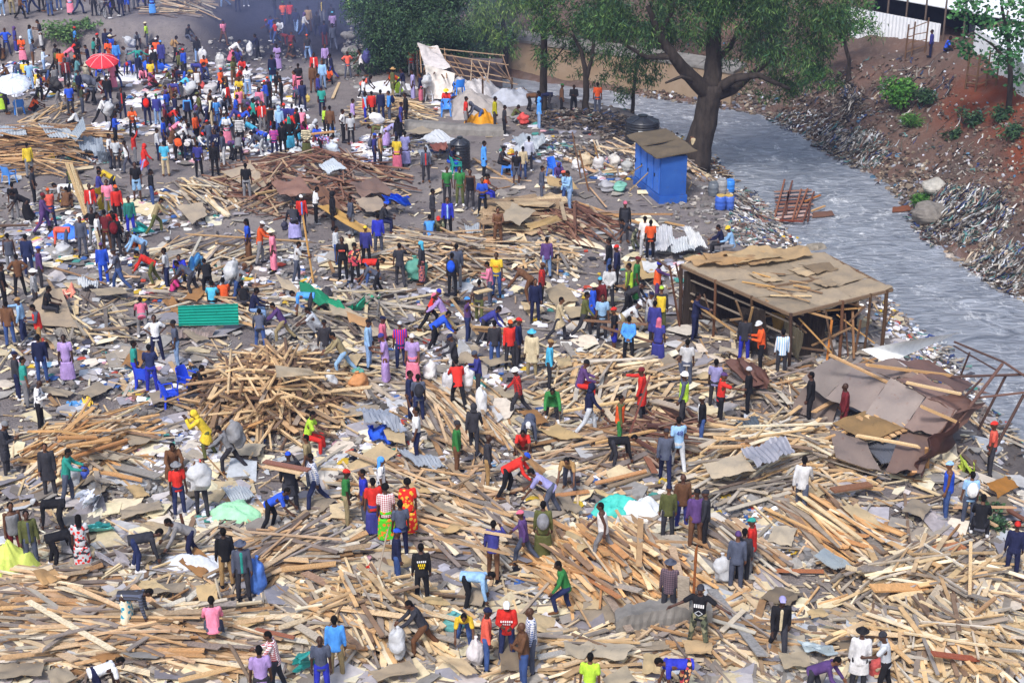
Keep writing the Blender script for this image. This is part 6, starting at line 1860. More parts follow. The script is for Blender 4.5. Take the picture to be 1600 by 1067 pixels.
def wrecked_shed():
    zr = 2.35
    Lc, T, Rr, F = at(1064, 412, zr), at(1288, 393, zr), at(1395, 449, zr-.05), at(1236, 488, zr-.2)
    e = empty('wrecked_shed', (Lc.x+3, Lc.y-3, 0)); base = Vector(e.location)
    tag(e, 'half wrecked timber shed with a broad flat board roof and dark open side', 'shed')
    q = lambda p: Vector(p)-base
    def lerp2(u, v): return (Lc*(1-u)+T*u)*(1-v)+(F*(1-u)+Rr*u)*v-Vector((0, 0, .22*math.sin(math.pi*min(1, max(0, u)))*(.3+.7*v)+.10*math.sin(math.pi*min(1, max(0, v)))))
    n = 0
    for i in range(3):
        for j in range(3):
            a, b, c, d = lerp2(i/3, j/3), lerp2((i+1)/3, j/3), lerp2((i+1)/3, (j+1)/3), lerp2(i/3, (j+1)/3)
            lift = Vector((0, 0, .02*((i+j) % 2)))
            k = random.uniform(.80, 1.10)
            sheet('roof_board', None, None, [q(p+lift) for p in (a, b, c, d)], fibre, tuple(x*k for x in hexc('#d8d0c8')), e, wob=.05, thick=.035, jag=.03)
    for i in range(9):
        u, v = random.uniform(.1, .8), random.uniform(.15, .85); p = lerp2(u, v)+Vector((0, 0, .11)); a = random.uniform(-.5, .5)
        m = MB(); dd = Vector((math.cos(a), math.sin(a)-.5, 0)).normalized()*random.uniform(.3, 1.1); m.bar(q(p-dd), q(p+dd), .07, .03); cobj(m.build('loose_lath', wood_obj, e), random.choice(['#c49a62', '#a88a68', '#d8bc90', '#8a6c50']))
    for i in range(4):
        u, v = random.uniform(.1, .7), random.uniform(.2, .75); z = Vector((0, 0, .10+.015*i)); w_ = random.uniform(.12, .2)
        sheet('loose_board', None, None, [q(lerp2(u, v)+z), q(lerp2(u+w_, v+.03)+z), q(lerp2(u+w_, v+w_)+z), q(lerp2(u+.02, v+w_)+z)], fibre, hexc(random.choice(['#c4bab0', '#e4d8c8', '#a89c90'])), e, wob=.06, thick=.02, jag=.12)
    # loose boards stacked on the far left edge of the roof
    for i in range(5):
        a = lerp2(.06+.12*i, -.06+.01*i); b = lerp2(.4+.12*i, -.08); c = lerp2(.42+.11*i, .12); d = lerp2(.05+.11*i, .10+.02*i)
        z = Vector((0, 0, .12+.07*(i % 3)))
        sheet('loose_roof_board', None, None, [q(p+z) for p in (a, b, c, d)], fibre, hexc(('#e6ccac', '#d8bc9c', '#ead8bc', '#cdb498', '#e0ccb0')[i]), e, wob=.14, thick=.02, jag=.03)
    dk = surf_mat('dark_planking', (.030, .022, .018), .5, 1.8, 3, (6, 6, .6), rough=.9, bstr=.6, bdist=.03)  # dark boards, with the open interior's shade put into their colour
    g = lambda p: Vector((p.x, p.y, hgt(p.x, p.y)-.05))
    def wall(a, b, name, k0=0.0, k1=1.0):
        a, b = a.lerp(b, k0), a.lerp(b, k1); m = MB(); d = (b-a); nn = max(3, int(d.length/.28))
        for i in range(nn):
            p, r_ = a.lerp(b, (i+.015)/nn), a.lerp(b, (i+.985)/nn)
            top = .18+random.uniform(0, .1)
            quad_panel(m, [q(g(p)), q(g(r_)), q(r_-Vector((0, 0, top))), q(p-Vector((0, 0, top)))], .03+random.uniform(0, .008))
        m.build(name, dk, e)
        m = MB(); nv = Vector((d.y, -d.x, 0)).normalized()*(.045 if name != 'inner_wall' else -.045)
        m2 = MB(); quad_panel(m2, [q(g(a))-nv, q(g(b))-nv, q(b)-nv-Vector((0, 0, .25)), q(a)-nv-Vector((0, 0, .25))], .012); m2.build(name+'_shade_backing', dk, e)  # dark sheet added behind the planks to paint the shaded interior
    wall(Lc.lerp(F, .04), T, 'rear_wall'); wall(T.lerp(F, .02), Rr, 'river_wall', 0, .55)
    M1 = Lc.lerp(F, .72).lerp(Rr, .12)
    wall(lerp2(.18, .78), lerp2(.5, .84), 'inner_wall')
    m = MB()
    for z in (.65, 1.25, 1.75):
        off = (F-Lc).normalized().cross(Vector((0, 0, 1)))*(-.25)
        m.bar(q(Vector((Lc.x, Lc.y, z))+off), q(Vector((F.x, F.y, z-.1))+off), .06, .05)
    cobj(m.build('side_rails', wood_obj, e), '#8c8074')
    for k, (p, r_) in enumerate(((Lc, .07), (Lc.lerp(F, .33), .05), (Lc.lerp(F, .66), .05), (F, .06), (F.lerp(Rr, .5), .06), (Rr.lerp(F, .06), .07), (T, .06), (T.lerp(Rr, .5), .05), (F.lerp(Rr, .78), .05))):
        m = MB(); t = p-Vector((0, 0, .04)); b = g(p)+Vector((random.uniform(-.08, .08), random.uniform(-.08, .08), 0))
        m.tube([q(b), q(b.lerp(t, .5)+Vector((.02, .01, 0))), q(t)], r_, 8); cobj(m.build('post', wood_obj, e), ('#4a382e', '#6b4a36', '#55402f')[k % 3])
    for (u0, v0, u1, v1) in ((0, 1, 1, 1), (0, 0, 0, 1), (.33, 0, .33, 1), (.66, 0, .66, 1), (1, 0, 1, 1), (0, .5, 1, .5)):
        m = MB(); dz = Vector((0, 0, -.10)); m.bar(q(lerp2(u0, v0)+dz), q(lerp2(u1, v1)+dz), .07, .10); cobj(m.build('roof_beam', wood_obj, e), '#7a6450')
    # broken battens hanging out of the front, leaning slats
    for (x1, y1, z1, x2, y2, z2, c) in ((1248, 497, 1.7, 1308, 560, .2, '#c2965e'), (1230, 478, 2.0, 1300, 498, 1.9, '#b08a60'), (1196, 468, 2.2, 1260, 520, 1.0, '#a58668'), (1276, 486, 1.9, 1345, 481, 1.7, '#c4945c'), (1308, 492, 1.6, 1366, 536, .3, '#c99c62'), (1200, 476, 2.0, 1256, 492, 1.8, '#9a8a7c'), (1320, 490, 1.6, 1325, 556, .0, '#6e5242'), (1332, 486, 1.6, 1334, 560, .0, '#8d6a4c'), (1300, 500, 1.5, 1292, 565, .0, '#c27c3c'), (1345, 500, 1.3, 1336, 552, 0, '#7a5a44'), (1312, 470, 2.1, 1350, 480, 1.7, '#8a6a50'), (1046, 415, 2.5, 1062, 512, .0, '#6c4a3a'), (1056, 412, 2.4, 1078, 505, .0, '#5c4236'), (1048, 420, 2.0, 1025, 405, 2.1, '#5a463c')):
        m = MB(); m.bar(q(at(x1, y1, z1)), q(at(x2, y2, z2)), .08, .05); cobj(m.build('broken_batten', wood_obj, e), c)
    for (x1, y1, z1, x2, y2, z2) in ((1150, 470, 2.1, 1178, 545, .1), (1176, 480, 2.0, 1160, 548, .1), (1140, 500, 1.3, 1215, 492, 1.5), (1255, 505, 1.5, 1215, 560, .2), (1268, 540, .6, 1330, 512, 1.2), (1225, 540, .5, 1290, 548, .5), (1080, 470, 1.4, 1150, 520, .5), (1100, 460, 1.7, 1120, 520, .2), (1352, 478, 1.8, 1300, 530, .6), (1290, 486, 1.9, 1305, 570, .0)):
        m = MB(); m.bar(q(at(x1, y1, z1)), q(at(x2, y2, z2)), .07, .05); cobj(m.build('broken_batten', wood_obj, e), random.choice(['#6a5444', '#8c7054', '#b08c60', '#4e4038']))
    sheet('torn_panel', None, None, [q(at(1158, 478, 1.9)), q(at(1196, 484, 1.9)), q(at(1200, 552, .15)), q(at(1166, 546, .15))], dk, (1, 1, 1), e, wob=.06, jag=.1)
    sheet('hanging_sheet', None, None, [q(at(1206, 487, 1.7)), q(at(1228, 492, 1.7)), q(at(1222, 515, .9)), q(at(1208, 512, .9))], fibre, hexc('#c8b070'), e, wob=.05)
    sheet('hanging_iron', None, None, [q(at(1224, 498, 1.6)), q(at(1256, 520, 1.5)), q(at(1248, 562, .1)), q(at(1222, 548, .1))], iron, hexc('#a89c80'), e, wob=.05, corr=6, axis='u')
def collapsed_roof():
    e = empty('collapsed_roof', tuple(gp(1390, 640, 0))); base = Vector(e.location)
    tag(e, 'collapsed roof of rusted brown iron sheets and boards sagging towards the river', 'roof')
    q = lambda x, y, h: gp(x, y, h+.3)-base
    for (P, mt, c, w) in (
        ([(1236, 640, -.2), (1262, 596, .2), (1312, 626, .3), (1300, 664, -.15)], rust, '#c8bcb4', .12),
        ([(1296, 668, .35), (1352, 688, .45), (1376, 736, .2), (1306, 716, .2)], rust, '#d8ccc4', .10),
        ([(1412, 668, .6), (1464, 682, .6), (1440, 738, .25), (1384, 734, .3)], rust, '#c8b0a6', .14),
        ([(1252, 592, .5), (1298, 558, 1.0), (1336, 570, 1.3), (1290, 622, .6)], rust, '#e0dad4', 0.08),
        ([(1290, 622, .6), (1336, 570, 1.3), (1392, 588, 1.4), (1352, 645, .7)], rust, '#e4dcd8', 0.08),
        ([(1336, 570, 1.32), (1398, 560, 1.6), (1440, 590, 1.5), (1392, 590, 1.42)], rust, '#d4c4bc', 0.08),
        ([(1352, 645, .72), (1392, 590, 1.45), (1448, 618, 1.3), (1412, 668, .7)], rust, '#ece6e2', 0.09),
        ([(1392, 588, 1.46), (1440, 588, 1.5), (1500, 612, 1.4), (1450, 622, 1.3)], rust, '#cfb4ac', 0.15),
        ([(1412, 668, .75), (1450, 620, 1.3), (1496, 640, 1.2), (1462, 682, .7)], rust, '#dcc8c0', 0.17),
        ([(1398, 560, 1.6), (1452, 562, 1.5), (1520, 602, 1.3), (1500, 614, 1.4)], rust, '#c0a098', 0.11),
        ([(1450, 622, 1.32), (1500, 612, 1.4), (1538, 636, 1.1), (1496, 642, 1.2)], rust, '#c8a090', 0.12),
        ([(1462, 682, .7), (1496, 640, 1.22), (1540, 628, 1.1), (1502, 668, .6)], rust, '#c8a090', 0.09),
        ([(1430, 742, .1), (1445, 700, 1.0), (1498, 656, 1.2), (1490, 690, .1)], rust, '#8c645c', 0.27),
        ([(1300, 660, .5), (1356, 640, .7), (1412, 668, .72), (1352, 690, .5)], fibre, '#d8bc94', 0.09)):
        sheet('roof_sheet', None, None, [q(*p) for p in P], mt, tuple(x*.70 for x in hexc(c)), e, wob=w*.7, thick=.02, jag=.03)
    for i in range(7):
        t = i/6; m = MB(); m.bar(q(1326+14*i, 652-5*i*.3, .62+.03*i), q(1382+8*i, 690-4*i, .45+.05*i), .16, .04)
        cobj(m.build('slat_board', wood_obj, e), ('#c9a276', '#b58f66', '#d8b488')[i % 3])
    tag(sheet('metal_sheet', 'metal sheet', 'dark grey metal sheet lying at the front of the collapsed roof', [gp(1336, 675, .55), gp(1382, 664, .65), gp(1428, 711, .7), gp(1378, 726, .5)], iron, hexc('#8c8c94'), wob=.06, corr=14), None)
    tag(sheet('white_sheet', 'metal sheet', 'white metal sheet raised at the top of the collapsed roof', [gp(1346, 546, 1.5), gp(1420, 532, 2.1), gp(1501, 519, 2.5), gp(1386, 568, 1.3)], paint_obj, hexc('#ffffff'), wob=.06, corr=0), None)
    e2 = empty('fallen_frame', tuple(gp(1540, 620, 0))); b2 = Vector(e2.location)
    tag(e2, 'brown steel pole framework standing askew at the river edge', 'frame')
    q2 = lambda x, y, h: at(x, y, h)-b2
    for (x1, y1, h1, x2, y2, h2, w) in ((1491, 534, 1.8, 1569, 566, 1.6, .07), (1569, 566, 1.6, 1602, 588, 1.6, .07), (1477, 589, 1.3, 1602, 585, 1.5, .08), (1566, 569, 1.6, 1497, 659, .9, .10), (1572, 586, 1.4, 1529, 671, -.6, .08), (1600, 616, 1.2, 1557, 697, -.4, .09), (1530, 621, 1.1, 1602, 613, 1.3, .07), (1515, 551, 1.5, 1496, 600, .0, .06), (1462, 566, 1.6, 1408, 608, 1.2, .07), (1534, 592, 1.3, 1501, 626, 1.1, .07), (1490, 540, 1.8, 1560, 580, 1.4, .05)):
        m = MB(); m.tube([q2(x1, y1, h1), q2(x2, y2, h2)], w*.55, 8); cobj(m.build('pole', wood_obj, e2), random.choice(['#54403a', '#644840', '#4a3834', '#6e5248']))
def raft():
    e = empty('broken_frame', tuple(at(1245, 318, WATER_Z))); b = Vector(e.location)
    tag(e, 'broken reddish timber floor frame stranded in the shallow river', 'wreckage')
    q = lambda x, y, h: at(x, y, WATER_Z+h)-b
    for i in range(9):
        t = i/8; m = MB(); m.bar(q(1210+5*t, 300+46*t, .15), q(1268-6*t+6*math.sin(i*2), 297+44*t, .12), .2, .03, random.uniform(-.2, .2))
        cobj(m.build('deck_plank', wood_obj, e), random.choice(['#8a6254', '#a07866', '#b59890', '#7c5246']))
    for (x1, y1, x2, y2) in ((1211, 338, 1226, 281), (1222, 342, 1238, 283), (1238, 344, 1252, 296), (1243, 340, 1262, 295), (1255, 345, 1272, 300), (1262, 346, 1266, 320), (1228, 335, 1232, 300)):
        m = MB(); m.bar(q(x1, y1, .24), q(x2, y2, .24), .08, .07); cobj(m.build('joist', wood_obj, e), random.choice(['#5c3c32', '#6e4638', '#8a5a44']))
    for (x1, y1, x2, y2, c) in ((1205, 344, 1255, 346, '#7c3c2a'), (1258, 315, 1282, 305, '#b0703c'), (1268, 330, 1289, 322, '#c9a070')):
        m = MB(); m.bar(q(x1, y1, .18), q(x2, y2, .2), .1, .06); cobj(m.build('loose_beam', wood_obj, e), c)
    for (x, y, w_, c, lab) in ((1285, 336, .55, '#9a7a74', 'pinkish board piece floating right of the broken frame'), (1408, 328, .5, '#a8705a', 'orange brown board piece floating near the far bank'), ):
        p = at(x, y, WATER_Z+.06)
        sheet('floating_board', 'board', lab, [p+Vector((-w_, -w_*.6, 0)), p+Vector((w_, -w_*.3, .05)), p+Vector((w_*.9, w_*.7, .1)), p+Vector((-w_*.7, w_*.6, .03))], fibre, hexc(c), wob=.03, thick=.04)
def shack():
    # stripped shack frame with a white tarpaulin, top middle
    p = gp(655, 140, 0); e = empty('tarpaulin_shack', tuple(p)); b = Vector(p)
    tag(e, 'stripped pole shack with a dirty white tarpaulin wall below the dark bush', 'shack')
    Y0 = gp(660, 150, 0).y
    A, B = at(664, 152, .1), at(800, 158, .1); up = Vector((0, 0, 1))
    back = Vector((-.6, 3.6, 0)); H = 1.6
    q = lambda v: v-b
    for k in range(4):
        for s in (0, 1):
            p0 = A.lerp(B, k/3)+back*s; m = MB(); m.tube([q(p0), q(p0+up*(H+.2*s-.2*k*.5))], .06, 6); cobj(m.build('post', wood_obj, e), '#5a473c')
    for k in range(15):
        t = k/14; p0 = A.lerp(B, t)+up*(H-.3*t); m = MB(); jx = Vector((random.gauss(0, .35), 0, 0)); m.bar(q(p0+jx-back*random.uniform(.05, .3)+up*random.uniform(-.25, .1)), q(p0-jx+back*random.uniform(.8, 1.25)+up*(.3+random.uniform(-.3, .15))), .06, .05); cobj(m.build('rafter', wood_obj, e), random.choice(['#8a6d58', '#a58468', '#6e5848', '#b09a84']))
    for k in range(5):
        s = k/4; p0 = A+back*s+up*(H+.1+.3*s); p1 = B+back*s+up*(H-.25+.3*s); m = MB(); m.bar(q(p0+up*random.uniform(-.15, .15)+back*random.uniform(-.1, .1)), q(p1+Vector((random.uniform(-1.2, 1.0), 0, 0))+up*random.uniform(-.45, .1)+back*random.uniform(-.15, .15)), .05, .05); cobj(m.build('purlin', wood_obj, e), random.choice(['#9a7c62', '#7c6450', '#a88e76']))
    o = sheet('tarpaulin_wall', None, None, [q(A+up*(H+.3)-back*.05), q(A.lerp(B, .34)+up*(H-.1)-back*.1), q(A.lerp(B, .28)+up*.15-back*.25), q(A.lerp(B, .02)+up*.1-back*.2)], tarp_obj, hexc('#d9d2cc'), e, wob=.16, nu=20, nv=16)
    o = sheet('tarpaulin_roof', None, None, [q(A+up*(H+.35)), q(A.lerp(B, .3)+up*(H+.1)), q(A.lerp(B, .25)+back+up*(H+.5)), q(A+back+up*(H+.6))], tarp_obj, hexc('#cfc6c4'), e, wob=.14, nu=14, nv=10)
    o = sheet('back_cloth', None, None, [q(A.lerp(B, .3)+back*.9+up*H), q(B+back*.9+up*H), q(B+back*.9), q(A.lerp(B, .3)+back*.9)], tarp_obj, hexc('#4a4248'), e, wob=.2)
def cloth_sheet(name, cat, label, P, col, wob=.3, mat=None, nu=14, nv=12, **kw):
    o = sheet(name, cat, label, [gp(*p) for p in P], mat or tarp_obj, hexc(col), wob=wob, nu=nu, nv=nv, thick=.02, **kw)
    o['group'] = 'plastic sheets and cloths'; return o
def heap_tarp(name, label, px, py, rx, ry, h, col, cat='tarpaulin'):
    """a tarpaulin thrown over a heap: creased, lumpy, with a ragged hem"""
    c = gp(px, py, 0); m = MB(); n, k = 48, 16; off = random.uniform(0, 90); vs = [c*0+Vector((0, 0, h*.84))]
    N = lambda x, y, z: mnoise.noise(Vector((x, y, z+off)))
    for j in range(1, k+1):
        for i in range(n):
            a = 2*math.pi*i/n; q = j/k; ca, sa = math.cos(a), math.sin(a)
            r = q*(1+.38*N(ca*1.5, sa*1.5, 0)+.16*N(ca*4, sa*4, 5))
            lump = N(ca*1.9*q, sa*1.9*q, 3); fold = abs(N(ca*5*q+lump, sa*5*q, 8)); rad = abs(N(ca*7, sa*7, 12+q*.4))
            z = h*(max(0, 1-q**2.4)*(.75+.6*lump)+.30*(.3-fold)*(1-q*.5)-.28*rad*q*(1-q)*2)
            x, y = ca*rx*r, sa*ry*r; g = hgt(c.x+x, c.y+y)-c.z
            vs.append(Vector((x, y, max(g+.02+.04*fold, z+g*.5) if j < k else g-.04)))
    fs = [(0, 1+i, 1+(i+1) % n) for i in range(n)]
    for j in range(k-1):
        for i in range(n): i2 = (i+1) % n; fs.append((1+j*n+i, 1+(j+1)*n+i, 1+(j+1)*n+i2, 1+j*n+i2))
    m.add(vs, fs); o = m.build(name, tarp_obj, smooth=True, loc=c); cobj(o, col)
    tag(o, label, cat, 'plastic sheets and cloths'); return o
SACKM = []
def sack_mesh(i):
    while len(SACKM) < 4:
        m = MB(); off = len(SACKM)*13.7
        m.ball((0, 0, .5), (.36, .3, .52), 16, 12)
        m.v = [tuple(Vector(v)+(Vector(v)-Vector((0, 0, .5)))*(.45*mnoise.noise(Vector(v)*3.2+Vector((off, 0, 0))))*(1)) for v in m.v]
        m.v = [(x, y, max(0.0, z)) for x, y, z in m.v]
        m.loft([(Vector((0, 0, .95)), Vector((.10, 0, 0)), Vector((0, .09, 0))), (Vector((.02, 0, 1.04)), Vector((.05, 0, 0)), Vector((0, .05, 0))), (Vector((.04, .02, 1.14)), Vector((.12, 0, 0)), Vector((0, .08, 0)))], 10)
        SACKM.append(remesh(m, 'sack', .035, .8, tarp_obj))
    return SACKM[i % 4]
def sack(px, py, h, w, col, label, lie=0.0, loc=None, rz=None, rx=None, nm='sack'):
    p = gp(px, py, 0) if loc is None else loc
    o = addobj(nm, sack_mesh(random.randrange(4)), None, p, (R(90)*lie if rx is None else rx, 0, random.uniform(0, 6) if rz is None else rz), (w/.8, w/.8, h/1.2), dull(hexc(col), .3))
    if lie: o.location.z += w*.35
    tag(o, label, 'sack' if nm == 'sack' else 'bag', 'sacks and bags'); return o
def chair(px, py, rz, col, label, stool=False, dz=0.0):
    p = gp(px, py, dz); e = empty('plastic_chair' if not stool else 'plastic_stool', tuple(p), R(rz)); tag(e, label, 'chair' if not stool else 'stool', 'plastic chairs')
    m = MB(); box(m, (-.24, -.23, .41), (.24, .22, .45)); cobj(m.build('seat', plastic_obj, e), col)
    for x in (-.21, .21):
        for y in (-.2, .19):
            m = MB(); m.bar((x, y, .41), (x*1.2, y*1.25, 0), .06, .05); cobj(m.build('leg', plastic_obj, e), col)
    if not stool:
        m = MB(); n = 9; vs = []
        for j, z in enumerate((.45, .62, .86)):
            for i in range(n):
                a = math.pi*(i/(n-1)); vs.append((-.25*math.cos(a), .12+.14*math.sin(a)+.04*j, z-(.12 if i in (0, n-1) and j == 2 else 0)))
        N = len(vs); vs += [(x*.92, y-.025, z) for x, y, z in vs]; fs = []
        for j in range(2):
            for i in range(n-1):
                q = (j*n+i, j*n+i+1, (j+1)*n+i+1, (j+1)*n+i); fs.append(q[::-1]); fs.append(tuple(x+N for x in q))
        for i in range(n-1): fs.append((2*n+i, 2*n+i+1, 2*n+i+1+N, 2*n+i+N)); fs.append((i+N, i+1+N, i+1, i))
        m.add(vs, fs); cobj(m.build('backrest', plastic_obj, e), col)
        for s in (-1, 1):
            m = MB(); m.bar((s*.26, .12, .66), (s*.27, -.2, .64), .05, .03); m.bar((s*.27, -.2, .65), (s*.26, -.22, .42), .05, .03); cobj(m.build('armrest', plastic_obj, e), col)
    return e
def tank(px, py, rad, h, label, dz=0.0):
    p = gp(px, py, dz); e = empty('water_tank', tuple(p)); tag(e, label, 'water tank', 'black plastic water tanks')
    m = MB(); pts = []; rr = []; n = 40
    for i in range(n+1):
        z = h*i/n; pts.append((0, 0, z)); rr.append(rad*(1-.035*(1 if (i % 5) < 2 else 0)))
    m.tube(pts, rr, 32); cobj(m.build('body', plastic_obj, e, smooth=True), '#23252c')
    m = MB(); m.tube([(0, 0, h), (0, 0, h+.10), (0, 0, h+.26), (0, 0, h+.3)], [rad*.98, rad*.95, rad*.35, rad*.3], 32); lid = cobj(m.build('top', plastic_obj, e, smooth=True), '#2c2f38')
    for k in range(8):
        a = k*math.pi/4; m2 = MB(); m2.bar((math.cos(a)*rad*.3, math.sin(a)*rad*.3, h+.29), (math.cos(a)*rad*.93, math.sin(a)*rad*.93, h+.13), .06, .05); cobj(m2.build('rib', plastic_obj, lid), '#343842')
    m = MB(); m.tube([(0, 0, h+.3), (0, 0, h+.38)], rad*.28, 20); cobj(m.build('lid', plastic_obj, e), '#1c1e24')
    m = MB(); a = -1.75; m.add([(math.cos(a+t)*rad*1.012, math.sin(a+t)*rad*1.012, z) for z in (h*.68, h*.8) for t in (-.14, .14)], [(0, 1, 3, 2)]); cobj(m.build('paper_plate', paint_obj, e), '#c8ccd0')
    return e
def barrel(px, py, r_, h, col, label):
    p = gp(px, py, 0); e = empty('barrel', tuple(p)); tag(e, label, 'barrel', 'plastic barrels')
    m = MB(); zs = [0, .05, .12, .3, .34, .38, .62, .66, .7, .9, .96, 1]; rs = [.86, .95, 1, 1, 1.05, 1, 1, 1.05, 1, .98, .9, .8]
    m.tube([(0, 0, z*h) for z in zs], [q*r_ for q in rs], 20); cobj(m.build('drum', plastic_obj, e, smooth=True), col)
    m = MB(); m.tube([(0, 0, h), (0, 0, h+.04)], r_*.78, 20); cobj(m.build('lid', plastic_obj, e), '#c8a85a' if 'tan' in label else col)
def umbrella(px, py, h, rad, tilt, col, rib, label):
    p = gp(px, py, 0); e = empty('parasol', tuple(p)); tag(e, label, 'umbrella', 'market umbrellas')
    m = MB(); m.tube([(0, 0, 0), (0, 0, h)], .025, 8); cobj(m.build('pole', paint_obj, e), '#c8c8cc')
    m = MB(); n, k = 40, 6; vs = [(0, 0, .42*rad)]
    for j in range(1, k+1):
        for i in range(n):
            a = 2*math.pi*i/n; q = j/k; ph = (i % 5)/5; r0 = rad*q*(1-.035*q*math.sin(math.pi*ph)); z = .42*rad*(1-q**1.9)-.03*q*math.sin(math.pi*ph)
            vs.append((math.cos(a)*r0, math.sin(a)*r0, z))
    N = len(vs); vs += [(x, y, z-.012) for x, y, z in vs]; fs = []
    for i in range(n): i2 = (i+1) % n; fs.append((0, 1+i, 1+i2)); fs.append((N, N+1+i2, N+1+i))
    for j in range(k-1):
        for i in range(n):
            i2 = (i+1) % n; q = (1+j*n+i, 1+(j+1)*n+i, 1+(j+1)*n+i2, 1+j*n+i2); fs.append(q); fs.append(tuple(x+N for x in q[::-1]))
    for i in range(n): i2 = (i+1) % n; fs.append((1+(k-1)*n+i, 1+(k-1)*n+i+N, 1+(k-1)*n+i2+N, 1+(k-1)*n+i2))
    m.add(vs, fs); can = m.build('canopy', cloth, e, smooth=True); cobj(can, col); can.location = (0, 0, h-.35*rad); can.rotation_euler = (R(tilt), 0, .2)
    for i in range(8):
        a = 2*math.pi*i/8; m = MB(); m.tube([(math.cos(a)*rad*q, math.sin(a)*rad*q, .42*rad*(1-q**1.9)+.01) for q in (0.05, .3, .6, .8, 1.0)], .016, 5); cobj(m.build('rib', paint_obj, can), rib)
    m = MB(); m.tube([(0, 0, .42*rad), (0, 0, .42*rad+.12)], [.03, .012], 6); cobj(m.build('tip', paint_obj, can), '#d8d8dc')
def bicycle(px, py):
    p = gp(px, py, 0); e = empty('bicycle', tuple(p), R(35)); tag(e, 'bicycle standing among the onlookers on the upper terrace', 'bicycle')
    for y in (-.52, .52):
        m = MB(); m.tube([(0, y+.33*math.cos(a*math.pi/10), .34+.33*math.sin(a*math.pi/10)) for a in range(21)], .025, 6, caps=False); w_ = cobj(m.build('tyre', plastic_obj, e), '#15151a')
        m = MB(); m.tube([(0, y+.29*math.cos(a*math.pi/10), .34+.29*math.sin(a*math.pi/10)) for a in range(21)], .012, 5, caps=False)
        for a in range(0, 10): m.bar((0, y, .34), (0, y+.29*math.cos(a*math.pi/5), .34+.29*math.sin(a*math.pi/5)), .006, .006)
        cobj(m.build('rim', paint_obj, w_), '#c0c4c8')
    m = MB()
    for a, b in (((0, -.52, .34), (0, -.38, .95)), ((0, -.42, .8), (0, .18, .34)), ((0, .18, .34), (0, .22, .85)), ((0, -.4, .86), (0, .22, .8)), ((0, .18, .34), (0, .52, .34)), ((0, .22, .78), (0, .52, .34))): m.tube([a, b], .018, 6)
    cobj(m.build('frame', paint_obj, e), '#30323a')
    m = MB(); m.tube([(-.28, -.34, 1.0), (0, -.38, 1.02), (.28, -.34, 1.0)], .014, 6); cobj(m.build('handlebar', paint_obj, e), '#b8bcc0')
    m = MB(); m.ball((0, .24, .9), (.08, .13, .04), 10, 6); cobj(m.build('saddle', plastic_obj, e), '#16161a')
def stool_table(px, py, label):
    p = gp(px, py, 0); e = empty('wooden_stool', tuple(p), R(20)); tag(e, label, 'stool')
    m = MB()
    for k in range(3): box(m, (-.42, -.24+.17*k, .7), (.42, -.085+.17*k, .74))
    cobj(m.build('seat', wood_obj, e), '#9a8064')
    for x in (-.36, .36):
        for y in (-.2, .22): m = MB(); m.bar((x, y, .7), (x*1.05, y*1.1, 0), .06, .06); cobj(m.build('leg', wood_obj, e), '#8a7058')
    m = MB(); m.bar((-.36, -.2, .25), (.36, -.2, .25), .05, .03); m.bar((-.36, .22, .25), (.36, .22, .25), .05, .03); cobj(m.build('stretcher', wood_obj, e), '#7c6450')
def retaining_wall():
    e = empty('retaining_wall', (8, 95, WATER_Z)); tag(e, 'low ochre concrete retaining wall along the far river bank behind the trees', 'wall')
    pts = [Vector((13.0, 91.4, 0)), Vector((11.0, 92.9, 0)), Vector((7.8, 95.0, 0)), Vector((4.8, 96.7, 0)), Vector((1.8, 98.3, 0)), Vector((-1.0, 100.2, 0)), Vector((-3.5, 104.0, 0))]
    och = board_mat('stained_concrete', hexc('#86705a'), hexc('#998672'), hexc('#645850'), .93, 0, .35)
    m = MB(); c = MB(); b = Vector(e.location)
    for i, (p, q) in enumerate(zip(pts, pts[1:])):
        d = (q-p).normalized(); n = Vector((d.y, -d.x, 0)); n = n if n.y > 0 else -n
        n = Vector((abs(d.y), abs(d.x), 0))
        h0, h1 = (.15+.25*i/6), (.15+.25*(i+1)/6); h0 *= 1; z0 = -2.6
        P = [p+Vector((0, 0, z0)), q+Vector((0, 0, z0)), q+n*.35+Vector((0, 0, h1)), p+n*.35+Vector((0, 0, h0))]
        Q = [x+n*1.2 for x in P]
        m.add([x-b for x in P+Q], [(0, 1, 2, 3), (7, 6, 5, 4), (3, 2, 6, 7), (1, 0, 4, 5), (0, 3, 7, 4), (2, 1, 5, 6)])
        c.add([x-b for x in (p+n*.25+Vector((0, 0, h0+.004)), q+n*.25+Vector((0, 0, h1+.004)), q+n*1.9+Vector((0, 0, h1+.22)), p+n*1.9+Vector((0, 0, h0+.22)), p+n*.25+Vector((0, 0, h0-.15)), q+n*.25+Vector((0, 0, h1-.15)), q+n*1.9+Vector((0, 0, h1)), p+n*1.9+Vector((0, 0, h0)))], [(0, 1, 2, 3), (7, 6, 5, 4), (0, 4, 5, 1), (1, 5, 6, 2), (2, 6, 7, 3), (3, 7, 4, 0)])
    cobj(m.build('wall_face', och, e), '#ffffff'); c.build('coping', conc, e)
